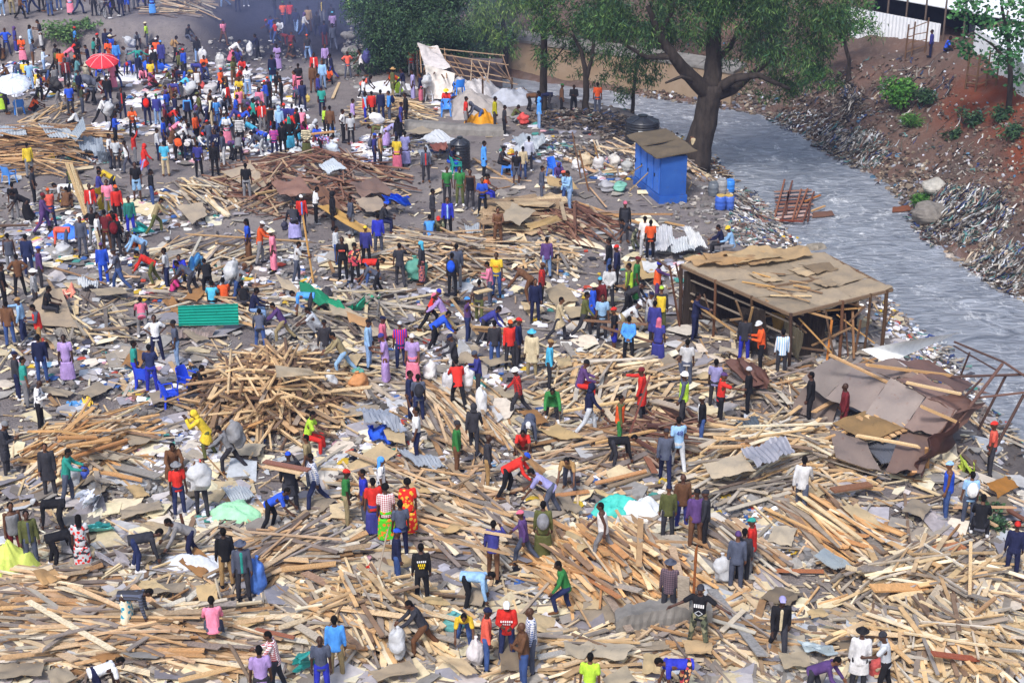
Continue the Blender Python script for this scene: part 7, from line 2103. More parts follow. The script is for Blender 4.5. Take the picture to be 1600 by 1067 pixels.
def hill_building():
    # white corrugated market shed on the far terrace
    gz = hgt(24, 90)
    A, B = hit(1322, 46), hit(1467, 66)
    e = empty('market_shed', tuple(A)); tag(e, 'long white corrugated market shed on the far terrace with a dark open front', 'building')
    d = B-A; d.z = 0; L = d.length; d.normalize(); n = Vector((-d.y, d.x, 0)); n = n if n.y > 0 else -n
    z = A.z; q = Vector((0, 0, 0)); H = 1.4
    wm = surf_mat('white_corrugated', hexc('#e6e8ee'), .9, 1.05, 3, rough=.5, bstr=0)
    def corr_wall(name, s0, s1, y, h0, h1, nn):
        m = MB(); vs = []
        k = int((s1-s0)/.05)
        for i in range(k+1):
            s = s0+(s1-s0)*i/k; o = .02*math.sin(i*1.25)
            vs += [d*s+n*(y+o)+Vector((0, 0, h0)), d*s+n*(y+o)+Vector((0, 0, h1))]
        N = len(vs); vs += [v+n*.03 for v in vs]
        m.add(vs, [(2*i, 2*i+2, 2*i+3, 2*i+1) for i in range(k)]+[(N+2*i+1, N+2*i+3, N+2*i+2, N+2*i) for i in range(k)]+[(2*i+1, 2*i+3, N+2*i+3, N+2*i+1) for i in range(k)])
        m.build(name, wm, e)
    corr_wall('corrugated_wall', 0, L, 0, -.6, H, 1)
    m = MB()
    P = [d*(-1)+n*.5+Vector((0, 0, H+.85)), d*(L+6)+n*.5+Vector((0, 0, H+.85)), d*(L+6)+n*9+Vector((0, 0, H+2.1)), d*(-1)+n*9+Vector((0, 0, H+2.1))]
    quad_panel(m, P, .06); m.build('roof', wm, e)
    dkm = surf_mat('interior_shade', (.02, .02, .035), .7, 1.4, 2, rough=.9)  # near-black colour painting the shade inside the shed
    m = MB(); quad_panel(m, [d*(-1)+n*4+Vector((0, 0, 0)), d*(L+13)+n*4+Vector((0, 0, 0)), d*(L+13)+n*4+Vector((0, 0, H+2)), d*(-1)+n*4+Vector((0, 0, H+2))], .05); m.build('shade_backdrop', dkm, e)  # dark sheet added as the shade in the gap under the roof
    for k in range(9):
        s = k*L/5; m = MB(); m.tube([d*s+n*.35+Vector((0, 0, -.4)), d*s+n*.35+Vector((0, 0, H+1.35))], .06, 6); cobj(m.build('post', wood_obj, e), '#6a5c54')
    C, D = hit(1508, 84)-A, hit(1612, 172)-A; dd = D-C; k = int(dd.length/.05); m = MB(); nn = Vector((-dd.y, dd.x, 0)).normalized(); nn = nn if nn.x > 0 else -nn; vs = []
    for i in range(k+1): p = C+dd*(i/k)+nn*(.4+.02*math.sin(i*1.25)); vs += [p-Vector((0, 0, .3)), p+Vector((0, 0, 1.5))]
    N = len(vs); vs += [v+nn*.03 for v in vs]
    m.add(vs, [(2*i, 2*i+2, 2*i+3, 2*i+1) for i in range(k)]+[(N+2*i+1, N+2*i+3, N+2*i+2, N+2*i) for i in range(k)]+[(2*i+1, 2*i+3, N+2*i+3, N+2*i+1) for i in range(k)])
    m.build('side_wall', wm, e)
    m = MB(); quad_panel(m, [C+nn*.5+Vector((0, 0, 1.2)), D+nn*.5+Vector((0, 0, 1.2)), D+nn*7+Vector((0, 0, 2.2)), C+nn*7+Vector((0, 0, 2.2))], .05); m.build('side_roof', wm, e)
    m = MB(); quad_panel(m, [d*(L+2.0)+n*(-.1)+Vector((0, 0, -.6)), d*(L+3.3)+n*(-.1)+Vector((0, 0, -.6)), d*(L+3.3)+n*(-.1)+Vector((0, 0, 1.7)), d*(L+2.0)+n*(-.1)+Vector((0, 0, 1.7))], .05); m.build('gateway_shade', dkm, e)  # dark panel standing in for the shaded gateway opening
def rail_fence(pts, h, label):
    p0 = gp(*pts[0], 0); e = empty('rail_fence', tuple(p0)); tag(e, label, 'fence'); b = Vector(p0); W = [gp(x, y, 0) for x, y in pts]
    for p in W:
        m = MB(); m.tube([p-b-Vector((0, 0, .2)), p-b+Vector((.03, 0, h))], .05, 6); cobj(m.build('post', wood_obj, e), '#6b5240')
    for z in (.35, .8, 1.25, 1.7):
        if z > h: continue
        for p, q in zip(W, W[1:]): m = MB(); m.bar(p-b+Vector((0, 0, z)), q-b+Vector((0, 0, z+random.uniform(-.1, .1))), .06, .05); cobj(m.build('rail', wood_obj, e), '#7c6048')
def footing():
    e = empty('concrete_footing', tuple(gp(1030, 1000, 0))); b = Vector(e.location); tag(e, 'cracked grey concrete footing wall at the feet of the checked purple shirt', 'wall')
    P = [gp(962, 1000, 0), gp(1010, 990, 0), gp(1060, 985, 0), gp(1112, 988, 0)]
    m = MB(); n = 24; vs = []
    for i in range(n+1):
        t = i/n*3; k = min(2, int(t)); p = P[k].lerp(P[k+1], t-k)-b; hh = .62+.12*mnoise.noise(Vector((t*2, 3, 0)))-.3*max(0, .4-t)
        for (dy, z) in ((0, -.2), (.02*math.sin(i*3), hh*.6), (.05+.04*mnoise.noise(Vector((t*4, 0, 0))), hh), (.62+.05*math.sin(i*2.2), hh-.05), (.7, -.2)): vs.append(p+Vector((0, dy, z)))
    fs = []
    for i in range(n):
        for j in range(4): fs.append((i*5+j, (i+1)*5+j, (i+1)*5+j+1, i*5+j+1))
    fs += [(4, 3, 2, 1, 0), tuple(n*5+j for j in range(5))]; m.add(vs, fs); m.build('wall_block', conc, e)
def berm():
    P = [gp(632, 203, 0), gp(690, 208, 0), gp(740, 211, 0), gp(790, 212, 0)]
    m = MB(); n = 24; vs = []
    b = P[0].copy()
    for i in range(n+1):
        t = i/n*3; k = min(2, int(t)); p = P[k].lerp(P[k+1], t-k)-b; hh = .42+.10*mnoise.noise(Vector((t*3, 9, 0)))
        for (dy, z) in ((-.25, -.2), (-.12, hh*.6), (.1, hh), (.7, hh*.95), (1.0, -.2)): vs.append(p+Vector((0, dy+.08*math.sin(i*1.7), z)))
    fs = []
    for i in range(n):
        for j in range(4): fs.append((i*5+j, (i+1)*5+j, (i+1)*5+j+1, i*5+j+1))
    fs += [(4, 3, 2, 1, 0), tuple(n*5+j for j in range(5))]; m.add(vs, fs); o = m.build('earth_kerb', stone_att if False else conc, loc=b)
    tag(o, 'low broken earth and concrete kerb below the orange tarpaulin', 'kerb')
def boulder(px, py, s, col, label):
    p = gp(px, py, 0); m = MB(); off = px*.13; m.ball((0, 0, s*.35), (s, s*.8, s*.6), 18, 12)
    m.v = [tuple(Vector(v)*(1+.3*mnoise.noise(Vector(v)*(1.6/s)+Vector((off, 0, 0))))) for v in m.v]
    m.c = [hexc(col)]*len(m.f); o = m.build('boulder', stone_att, loc=p); tag(o, label, 'rock', 'boulders on the far bank')
# ---------------------------------------------------------------- plants
def leaves(m, c, r, n, ln, wd, cols, droop=.5, flat=1.0):
    for _ in range(n):
        d = Vector((random.gauss(0, 1), random.gauss(0, 1), random.gauss(0, 1)*flat)).normalized()
        p = Vector(c)+d*r*random.random()**.45
        a = Vector((random.gauss(0, 1), random.gauss(0, 1), random.gauss(0, .5)-droop*1.6)).normalized()
        s = a.cross(Vector((random.gauss(0, 1), random.gauss(0, 1), random.gauss(0, 1)))).normalized()
        L = ln*random.uniform(.6, 1.3); w = wd*random.uniform(.7, 1.3); b = a*L
        m.add([p, p+b*.5+s*w/2, p+b, p+b*.5-s*w/2], [(0, 1, 2, 3)], jit(random.choice(cols), .25))
G_EUC = [hexc(c, .68) for c in ('#3c5c34', '#4c6e3c', '#30502f', '#5e8244', '#283f2c', '#6c8c4c', '#3c6448')]
G_DARK = [hexc(c) for c in ('#2c4632', '#375236', '#243a2c', '#43603c', '#4c6a48')]
G_BRIGHT = [hexc(c, .7) for c in ('#4f8a36', '#62a040', '#3d7030', '#78b04c', '#35622c')]
def tree(name, label, cat, limbs, clumps, Y, per=260, ln=.34, wd=.07, cols=G_EUC, droop=.6, dy=2.0, group='trees along the river', flat=1.0):
    """limbs: lists of (px, py, radius, dY); clumps: (px, py, radius m, dY) - set at their own depth"""
    x0, y0, r0, dd = limbs[0][0]; b = gp(x0, y0, 0); Y = b.y if Y is None else Y
    e = empty(name, tuple(b)); tag(e, label, cat, group)
    m = MB()
    for l in limbs:
        pts = []; rr = []
        for (x, y, r_, q) in l:
            p = (b if (x, y) == (x0, y0) else aty(x, y, Y+q))-b
            if (x, y) == (x0, y0): p = p-Vector((0, 0, .25))
            pts.append(p); rr.append(r_)
        fp, fr = [], []
        for i in range(len(pts)-1):
            for k in range(4):
                t = k/4; fp.append(pts[i].lerp(pts[i+1], t)+Vector((random.gauss(0, .3), random.gauss(0, .3), 0))*rr[i]*.18); fr.append(rr[i]*(1-t)+rr[i+1]*t)
        fp.append(pts[-1]); fr.append(rr[-1]); m.tube(fp, fr, 12)
    m.build('trunk', bark, e, smooth=True)
    m = MB(); tw = MB()
    for (x, y, r_, q) in clumps:
        c = aty(x, y, Y+q+random.uniform(-dy, dy))-b; c.z = max(c.z, r_*.4+.2)
        k = int(per*r_*r_)
        for s in range(5):
            cc = c+Vector((random.gauss(0, .5), random.gauss(0, .5), random.gauss(0, .4)))*r_
            leaves(m, cc, r_*.55, k//5, ln, wd, cols, droop, flat)
        tw.tube([c+Vector((random.gauss(0, .4), random.gauss(0, .4), -.5*r_)), c, c+Vector((random.gauss(0, .5)*r_, random.gauss(0, .5)*r_, .3*r_))], [.04, .03, .015], 5)
    m.build('crown', leaf_att, e)
    return e
def bush(px, py, r_, h, label, cols=G_BRIGHT, n=900, ln=.25, wd=.10, nm='bush', cat='bush', droop=.1):
    p = gp(px, py, 0); e = empty(nm, tuple(p)); tag(e, label, cat, 'bushes on the banks')
    m = MB()
    for k in range(9):
        a = random.uniform(0, 6.3); q = random.uniform(.1, .7)
        leaves(m, (math.cos(a)*r_*q, math.sin(a)*r_*q, h*random.uniform(.3, .8)), min(r_, h)*.45, n//9, ln, wd, cols, droop)
    m.build('foliage', leaf_att, e)
    m = MB()
    for k in range(7): a = k*.9; m.tube([(0, 0, -.1), (math.cos(a)*r_*.3, math.sin(a)*r_*.3, h*.4), (math.cos(a)*r_*.6, math.sin(a)*r_*.6, h*.75)], [.035, .025, .012], 5)
    m.build('stems', bark, e)
def plants():
    rnd = random.uniform
    big = []
    for (x, y, r_) in ((1000, 20, 1.5), (1020, 60, 1.3), (975, 40, 1.3), (1045, 30, 1.4), (1070, 75, 1.1), (1050, 100, 1.0), (1000, 100, 1.0), (1085, 10, 1.5), (1110, 60, 1.0), (1140, 30, 1.3), (1165, 70, 1.2), (1150, 110, .9), (1190, 30, 1.5), (1215, 60, 1.4), (1205, 105, 1.2), (1235, 90, 1.3), (1250, 40, 1.5), (1270, 70, 1.3), (1230, 135, 1.0), (1260, 120, .9), (1290, 30, 1.3), (1180, 130, .7), (1300, -5, 1.5), (1240, -10, 1.6), (1180, -15, 1.6), (1110, -20, 1.7), (1040, -20, 1.6), (980, -10, 1.5), (950, 20, 1.1), (960, 70, .9), (1060, 55, 1.0), (1035, 130, .7), (1015, 120, .7), (1100, 40, 1.0), (1130, 90, .6), (1210, 145, .6), (1275, 100, .8), (930, 45, 1.0), (990, 65, 1.1), (1130, 5, 1.2)):
        big.append((x, y, r_, rnd(-2, 2)))
    for k in range(46):
        x = rnd(955, 1305)
        if 1080 < x < 1135: continue
        big.append((x, rnd(70, 150-abs(x-1180)*.12), rnd(.4, .6), rnd(-2.5, 2.5)))
    for (x, y, r_) in ((1310, 50, 1.1), (1325, 20, 1.2), (1285, 60, 1.0), (1335, -5, 1.2), (1265, 15, 1.4), (950, 50, 1.0), (935, 10, 1.2), (1090, 30, 1.3), (1065, 20, 1.2), (1025, 85, .9), (1160, 45, 1.2), (1185, 85, 1.0), (1225, 115, .8)): big.append((x, y, r_, rnd(-2, 2)))
    for k in range(34): big.append((rnd(900, 1330), rnd(-260, -30), rnd(1.3, 1.9), rnd(-3.5, 3.5)))
    big = [b_ for b_ in big if not (1000 < b_[0] < 1200 and 70 < b_[1] < 150) or random.random() < .35]
    big = [(x, y, r_, q+3.2) if 985 < x < 1225 and 55 < y < 150 and not (x > 1150 and y > 125) else (x, y, r_, q) for x, y, r_, q in big]
    tree('river_tree', 'huge tree with a thick dark trunk at the river edge behind the blue shed', 'tree',
         [[(1087, 256, .80, 0), (1096, 215, .66, 0), (1106, 165, .58, 0), (1112, 135, .6, 0)],
          [(1110, 150, .46, 0), (1080, 122, .36, -.5), (1052, 88, .28, -1), (1030, 55, .2, -1), (1012, 10, .12, -1)],
          [(1112, 140, .5, 0), (1115, 90, .4, .4), (1116, 45, .34, .6), (1108, 0, .26, .8), (1100, -70, .15, 1)],
          [(1116, 50, .28, .6), (1128, 10, .2, 1), (1145, -50, .1, 1.5)],
          [(1116, 150, .34, 0), (1145, 140, .26, .4), (1170, 120, .18, .8), (1205, 95, .1, 1.2)],
          [(1118, 140, .3, 0), (1150, 122, .22, -.6), (1185, 118, .15, -1), (1235, 140, .08, -1.4)],
          [(1050, 88, .2, -1), (1010, 90, .12, -1), (975, 70, .06, -1.5)], [(1030, 55, .14, -1), (1050, 20, .09, -1), (1062, -30, .05, -1)], [(1115, 100, .2, .4), (1140, 75, .13, 1), (1165, 30, .08, 1.4), (1175, -20, .05, 1.5)], [(1205, 95, .09, 1.2), (1240, 75, .06, 1.5), (1275, 50, .04, 1.6)], [(1085, 128, .16, -.5), (1065, 120, .09, -1.4), (1040, 130, .05, -2)]], big, None, per=330, ln=.32, wd=.05, cols=G_EUC, droop=.8)
    # slim trees on the near bank left of it
    c = [(x, y, r_, rnd(-1, 1)) for (x, y, r_) in ((850, 20, 1.2), (830, 45, 1.0), (868, 50, .9), (855, 80, .7), (840, -10, 1.3), (870, -5, 1.2), (835, 75, .6), (862, 105, .45))]
    tree('slim_tree', 'slim straight dark trunked tree behind the brown log at the river', 'tree', [[(848, 172, .24, 0), (849, 120, .2, 0), (850, 50, .17, 0), (851, -40, .12, 0)], [(849, 110, .07, 0), (868, 92, .05, 0), (885, 70, .03, 0)]], c, None, per=420, ln=.32, wd=.055, cols=G_EUC)
    c = [(x, y, r_, rnd(-1, 1)) for (x, y, r_) in ((915, 60, .9), (935, 85, .8), (900, 85, .7), (920, 25, 1.1), (945, 110, .5), (895, 50, .9), (880, 20, 1.0), (905, 115, .4), (930, 130, .35), (940, 10, 1.1))]
    tree('leaning_tree', 'forked tree by the orange shirted man at the river', 'tree', [[(914, 176, .2, 0), (916, 140, .17, 0), (915, 110, .14, 0), (908, 80, .1, 0), (895, 55, .07, 0)], [(916, 125, .12, 0), (925, 90, .1, 0), (930, 40, .07, 0), (932, -10, .05, 0)]], c, None, per=420, ln=.32, wd=.055, cols=G_EUC)
    c = [(x, y, r_, rnd(-1, 1)) for (x, y, r_) in ((990, 140, .55), (978, 150, .5), (1000, 120, .5), (968, 138, .5), (985, 110, .6))]
    tree('thin_tree', 'thin low tree with hanging sprays left of the huge trunk', 'tree', [[(988, 176, .12, 0), (990, 140, .09, 0), (993, 110, .06, 0), (998, 80, .05, 0)]], c, None, per=420, ln=.3, wd=.05, cols=G_EUC)
    c = [(x, y, r_, rnd(-1.2, 1.2)) for (x, y, r_) in ((770, 20, 1.5), (795, 45, 1.3), (760, 55, 1.0), (800, 10, 1.5), (740, 20, 1.3), (785, 75, .9), (810, 65, .8), (775, -15, 1.6), (725, -5, 1.3), (752, 80, .5), (768, 92, .4))]
    tree('weeping_tree', 'pale green drooping tree above the tarpaulin shack', 'tree', [[(790, 130, .22, 0), (790, 90, .18, 0), (786, 40, .14, 0), (780, -20, .1, 0)], [(788, 60, .09, 0), (765, 45, .06, 0), (750, 50, .03, 0)]], c, None, per=420, ln=.36, wd=.06, cols=[hexc(q) for q in ('#4c6a34', '#5f7e3c', '#76944a', '#3c5630', '#88a058')], droop=1.0)
    c = [(rnd(575, 715), rnd(8, 95), rnd(.8, 1.2), rnd(-1.5, 1.5)) for k in range(58)]+[(rnd(565, 600), rnd(40, 108), .7, 0) for k in range(12)]+[(rnd(690, 728), rnd(60, 95), .6, 0) for k in range(8)]+[(rnd(570, 720), rnd(-60, 10), 1.3, rnd(-2, 2)) for k in range(22)]
    tree('dense_tree', 'dense dark green conifer like tree spilling down to the foot of the slope', 'tree', [[(632, 112, .3, 0), (635, 60, .24, 0), (640, 0, .16, 0)], [(634, 70, .12, 0), (670, 40, .08, 0), (690, 20, .05, 0)]], c, None, per=520, ln=.22, wd=.06, cols=G_DARK, droop=.5, dy=1.5)
    # far bank: slender tree, broad leaved tree, brushwood behind the wall
    c = [(x, y, r_, rnd(-1, 1)) for (x, y, r_) in ((1318, 40, 1.0), (1300, 25, 1.0), (1335, 45, .8), (1320, 10, 1.1), (1348, 38, .6), (1290, 60, .7), (1345, 15, .8), (1310, 62, .5))]
    tree('bank_tree', 'slender dark stemmed tree on the eroded far bank', 'tree', [[(1325, 128, .16, 0), (1327, 95, .12, 0), (1318, 62, .1, 0), (1316, 10, .06, 0)]], c, None, per=200, ln=.26, wd=.12, cols=[hexc(q) for q in ('#3c6a34', '#4c7c3c', '#2f5430', '#5c8c48')], droop=.2, group='trees on the far bank')
    c = [(x, y, r_, rnd(-1, 1)) for (x, y, r_) in ((1560, 20, 1.2), (1585, 40, 1.1), (1530, 35, 1.0), (1505, 55, .8), (1545, 70, .9), (1580, 85, .9), (1515, 85, .6), (1600, 10, 1.2), (1540, -5, 1.2), (1575, 115, .7), (1500, 20, .6), (1555, 95, .6), (1605, 60, 1.0), (1595, 120, .6), (1500, 10, .5))]
    tree('broadleaf_tree', 'round leaved tree before the white shed at the top right', 'tree', [[(1577, 170, .15, 0), (1579, 120, .13, 0), (1575, 60, .1, 0), (1565, 10, .07, 0)], [(1578, 100, .08, 0), (1550, 70, .05, 0), (1520, 50, .03, 0)]], c, None, per=170, ln=.24, wd=.17, cols=[hexc(q) for q in ('#33603a', '#437448', '#28502f', '#558a50')], droop=.1, group='trees on the far bank')
    c = [(rnd(1080, 1150), rnd(60, 100), rnd(.7, 1.0), rnd(-1, 1)) for k in range(7)]
    for i, (x0, x1, yb, n) in enumerate(((735, 800, 85, 10), (900, 960, 70, 9), (1010, 1075, 75, 9), (1150, 1215, 80, 9))):
        c = [(rnd(x0, x1), rnd(-10, yb-14), rnd(.9, 1.5), rnd(-1, 1)) for k in range(n)]
        Yb = 103+i*1.0
        xm = (x0+x1)/2
        lab = ('dull green tree far behind the weeping tree', 'dull green tree on the hillside behind the forked tree', 'dull green tree on the hillside left of the huge trunk', 'dull green tree on the hillside right of the huge trunk')[i]
        tree('hillside_tree', lab, 'tree', [[(xm, yb+6, .2, 0), (xm+3, yb-30, .15, 0), (xm+5, -20, .1, 0)]], c, None, per=260, ln=.34, wd=.08, cols=[hexc(q) for q in ('#34503a', '#446044', '#2c4234', '#54704c')], droop=.4, group='trees on the far hillside')
    bush(1412, 168, 1.3, 1.5, 'leafy green bush in the middle of the far bank', n=1500)
    bush(1446, 160, .7, .8, 'small grey green bush right of the leafy bush', n=500, cols=G_DARK)
    bush(1422, 200, .55, .8, 'small bright grass tuft below the leafy bush', n=500, ln=.4, wd=.03, nm='grass_tuft', cat='grass')
    bush(1270, 125, .8, 1.0, 'yellow green bush beside the wall end', n=500)
    bush(1442, 318, .75, .5, 'vivid green weed patch beside the round boulder', n=900, ln=.3, wd=.04)
    bush(1518, 195, .9, .7, 'sparse dark shrub on the red soil', n=400, cols=G_DARK)
    bush(1560, 190, .9, .7, 'dark shrub below the broad leaved tree', n=400, cols=G_DARK)
    bush(1585, 215, .8, .7, 'dark shrub at the right edge of the far bank', n=400, cols=G_DARK)
    bush(1490, 215, .6, .5, 'low weed on the red soil', n=250, cols=G_DARK)
    bush(108, 66, 1.6, 1.3, 'light green bush on the embankment behind the crowd', n=900, cols=[hexc(q) for q in ('#5a7a44', '#6f8e50', '#466638')])
    bush(135, 42, 1.2, .4, 'low weeds on the lip of the upper terrace', n=400, cols=[hexc(q) for q in ('#5a7a44', '#6f8e50', '#466638')])
    bush(1562, 828, .45, .35, 'green weeds under the river edge beam', n=260, ln=.14, cols=G_DARK)
    bush(1546, 800, .4, .3, 'green weeds behind the dark seated man at the river edge', n=160, ln=.14, cols=G_DARK)
    bush(720, 95, 1.0, 1.2, 'light green shrub right of the dense tree', n=600)
# ---------------------------------------------------------------- assemble
for _ in range(0): pass
setup_heaps(); cache_total()
SP = [(k, p) for k in SHAPES for p in ()]
ground_build(); water_build()
# people ------------------------------------------------------------
ROWS = [l.split() for l in PT.strip().splitlines()]
ROWS = [(float(r[0]), float(r[1]), *r[2:]) for r in ROWS]
order = sorted(range(len(ROWS)), key=lambda i: -ROWS[i][1])
NEAR = set(order[:300])
CROWD = []
def shirt_print(rec, side, items):
    # lettering and marks on clothing: (text or bars, size, up, colour)
    k, o = rec['k'], rec['o']; X = Vector((1, 0, 0))
    f = k.f if side == 'F' else -k.f; xx = X if side == 'F' else -X
    for (txt, sz, up, col) in items:
        m = MB(); c = k.P+k.u*up+f*.158
        if txt[0] == '=':
            n = int(txt[1:]); w = .05; x = -(n-1)*.5
            for i in range(n):
                a = c+(-xx)*0+xx*((x+i)*w)
                m.bar(a-k.u*sz*.5, a+k.u*sz*.5, w*.66, .012)
        elif txt == '<>':
            for a, b in ((0, 1), (1, 2), (2, 3), (3, 0)):
                q = [c+xx*.09, c+k.u*.07, c-xx*.09, c-k.u*.07]; m.bar(q[a], q[b], .014, .012)
        else:
            cu = bpy.data.curves.new('lettering', 'FONT'); cu.body = txt; cu.size = sz; cu.align_x = 'CENTER'; cu.extrude = .004
            t = bpy.data.objects.new('t', cu); COL.objects.link(t); me = bpy.data.meshes.new_from_object(t.evaluated_get(bpy.context.evaluated_depsgraph_get())); bpy.data.objects.remove(t)
            R3 = Matrix((-xx if side == 'F' else -xx, k.u, f)).transposed()
            R3 = Matrix((k.u.cross(f), k.u, f)).transposed()
            m.add([c+R3@v.co for v in me.vertices], [tuple(p.vertices) for p in me.polygons])
        me = m.mesh('print', paint_obj); addobj('print', me, o, color=hexc(COLORS[col]))
PRINTS = {(388, 151): ('B', [('20', .28, .16, 'navy')]), (339, 253): ('F', [('AJ', .24, .2, 'white')]), (1059, 739): ('B', [('48', .2, .28, 'indigo')]),
 (660, 947): ('B', [('=5', .05, .36, 'white'), ('=4', .07, .26, 'yellow'), ('=3', .04, .18, 'yellow')]), (792, 1037): ('F', [('=6', .05, .3, 'white'), ('=4', .03, .22, 'silver')]),
 (1090, 1015): ('F', [('=5', .09, .32, 'white'), ('<>', .1, .12, 'silver')]), (209, 214): ('F', [('=4', .08, .3, 'cream')]), (537, 439): ('F', [('=5', .06, .3, 'coral')]), (776, 464): ('F', [('=4', .04, .3, 'orange')]), (639, 842): ('B', [('=1', .04, .3, 'brown')])}
for i, r in enumerate(ROWS):
    rec = person(*r)
    rec['near'] = i in NEAR
    if (r[0], r[1]) in PRINTS: shirt_print(rec, *PRINTS[(r[0], r[1])])
for i in range(95):      # more of the far crowd, half hidden between the others
    cx, cy, rx, ry = random.choice([(90, 120, 100, 45), (250, 120, 110, 45), (380, 150, 60, 60), (430, 205, 70, 35), (290, 225, 60, 25), (470, 60, 40, 40), (320, 190, 90, 25)])
    x, y = random.gauss(cx, rx*.55), random.gauss(cy, ry*.5)
    if x < 0 or y < 50 or y > 245: continue
    tc = random.choice(['navy', 'black', 'charcoal', 'slate', 'indigo', 'maroon', 'brown', 'red', 'white', 'blue', 'olive', 'pink', 'grey', 'skyblue', 'orange'])
    rec = person(x, y, random.choice(['st', 'st', 'ph', 'bl', 'gr', 'sq', 'wk', 'bd']), random.choice(['F', 'B', 'L', 'R', 'BL', 'FR']), random.choice('tsj')+'.'+tc, 'p.'+random.choice(['black', 'charcoal', 'navy', 'jeans', 'slate', 'brown']), random.choice(['-', '-', 'cap.red', 'cap.navy', 'scf.purple', 'bea.black']), '-', .95)
    rec['near'] = False
import numpy as np
def merge_crowd(recs):
    """the far crowd that is past counting: one object"""
    bpy.context.view_layer.update()
    V, Fc, C, n = [], [], [], 0
    for rec in recs:
        for o in [rec['o']]+list(rec['o'].children):
            me = o.data; k = len(me.vertices); co = np.empty(k*3); me.vertices.foreach_get('co', co); co = co.reshape(-1, 3)
            M = np.array(o.matrix_world); co = co@M[:3, :3].T+M[:3, 3]
            V.append(co); col = list(o.color)[:3]
            mn = me.materials[0].name
            if mn.startswith('cloth_'):
                p = PATS[mn[6:]]; a, b = hexc(COLORS.get(p[1], p[1])), hexc(COLORS.get(p[2], p[2])); col = [(x+y)/2 for x, y in zip(a, b)]
            for p in me.polygons: Fc.append(tuple(q+n for q in p.vertices)); C.extend(col+[1.0])
            n += k
    me = bpy.data.meshes.new('crowd'); me.from_pydata(np.concatenate(V).tolist(), [], Fc)
    a = me.attributes.new('Col', 'FLOAT_COLOR', 'FACE'); a.data.foreach_set('color', C)
    me.polygons.foreach_set('use_smooth', [True]*len(me.polygons))
    me.materials.append(surf_mat('crowd_cloth', 'att', .85, 1.12, 6, rough=.9, spec=.12, bstr=.3))
    tag(addobj('crowd', me), kind='stuff', label='dense far crowd of people around the market litter')
    for rec in recs:
        for ch in list(rec['o'].children): bpy.data.objects.remove(ch)
        bpy.data.objects.remove(rec['o'])
far = [r for r in PEOPLE if not r['near']]; PEOPLE = [r for r in PEOPLE if r['near']]
FARPROPS = [(r['g'], r['rz'], r['k'], r['s'], r['props'], r['d'], r['px']) for r in far]
merge_crowd(far)
# labels of people: looks, then pose, then the nearest landmark
LAND = [(27, 172, 'the white umbrella'), (165, 140, 'the red umbrella'), (719, 258, 'the upright black tank'), (1003, 222, 'the tank by the tree'), (1031, 300, 'the blue shed'), (730, 150, 'the tarpaulin shack'), (755, 190, 'the orange tarpaulin'), (325, 500, 'the teal sheet'), (505, 470, 'the green tarpaulin'), (618, 310, 'the blue tarpaulin'), (650, 435, 'the green sack'), (480, 440, 'the standing post'), (1060, 470, 'the wrecked shed'), (1380, 640, 'the collapsed roof'), (1060, 375, 'the crumpled white sheets'), (420, 620, 'the pole heap'), (265, 620, 'the blue chairs'), (138, 702, 'the orange timber heap'), (403, 905, 'the blue robe'), (545, 915, 'the zinc sheet'), (940, 890, 'the orange plank fan'), (1040, 990, 'the concrete footing'), (1300, 840, 'the orange plank stack'), (1480, 1010, 'the corner plank heap'), (320, 880, 'the grey plastic bag'), (125, 300, 'the upright plank bundle'), (765, 360, 'the wooden stool'), (856, 408, 'the short plank heap'), (320, 312, 'the pale plank heap'), (885, 345, 'the rusty pole heap'), (60, 235, 'the long timber stack'), (1400, 870, 'the orange board'), (80, 480, 'the tilted grey board'), (360, 800, 'the green plastic bag'), (480, 285, 'the brown heap'), (1560, 760, 'the orange plywood'), (960, 600, 'the pale plank heap by the red coat'), (1010, 650, 'the rusty beam'), (620, 165, 'the tan timber pile'), (215, 1000, 'the long plank heap'), (590, 960, 'the tall plank heap'), (1140, 725, 'the pale grey board'), (690, 395, 'the flat plank pile'), (1000, 620, 'the seated red trousers')]
def words_n(s): return len(s.split())
used = {}
def rel(px, L):
    dx, dy = px[0]-L[0], px[1]-L[1]
    if abs(dx) < 26 and abs(dy) < 14: return 'right by'
    if abs(dx) > abs(dy)*1.4: return 'right of' if dx > 0 else 'left of'
    return 'in front of' if dy > 0 else 'behind'
cnt = {}
for r in PEOPLE: cnt[r['d']] = cnt.get(r['d'], 0)+1
for r in sorted(PEOPLE, key=lambda r: cnt[r['d']]):
    base = 'person in '+r['d']; pw = POSEW.get(r['pose'])
    cands = []
    near = sorted(LAND, key=lambda L: math.hypot(r['px'][0]-L[0], (r['px'][1]-L[1])*1.6))[:4]
    for L in near: cands.append(rel(r['px'], L)+' '+L[2])
    done = False
    for t in cands:
        for lab in ((base+', '+pw+' '+t) if pw else base+' '+t, base+' '+t):
            if words_n(lab) <= 16 and lab not in used:
                used[lab] = r; r['o']['label'] = lab; done = True; break
        if done: break
    if not done: print('LABEL', base, cands); r['o']['label'] = base
    r['short'] = r['d'].split(', ')[0]
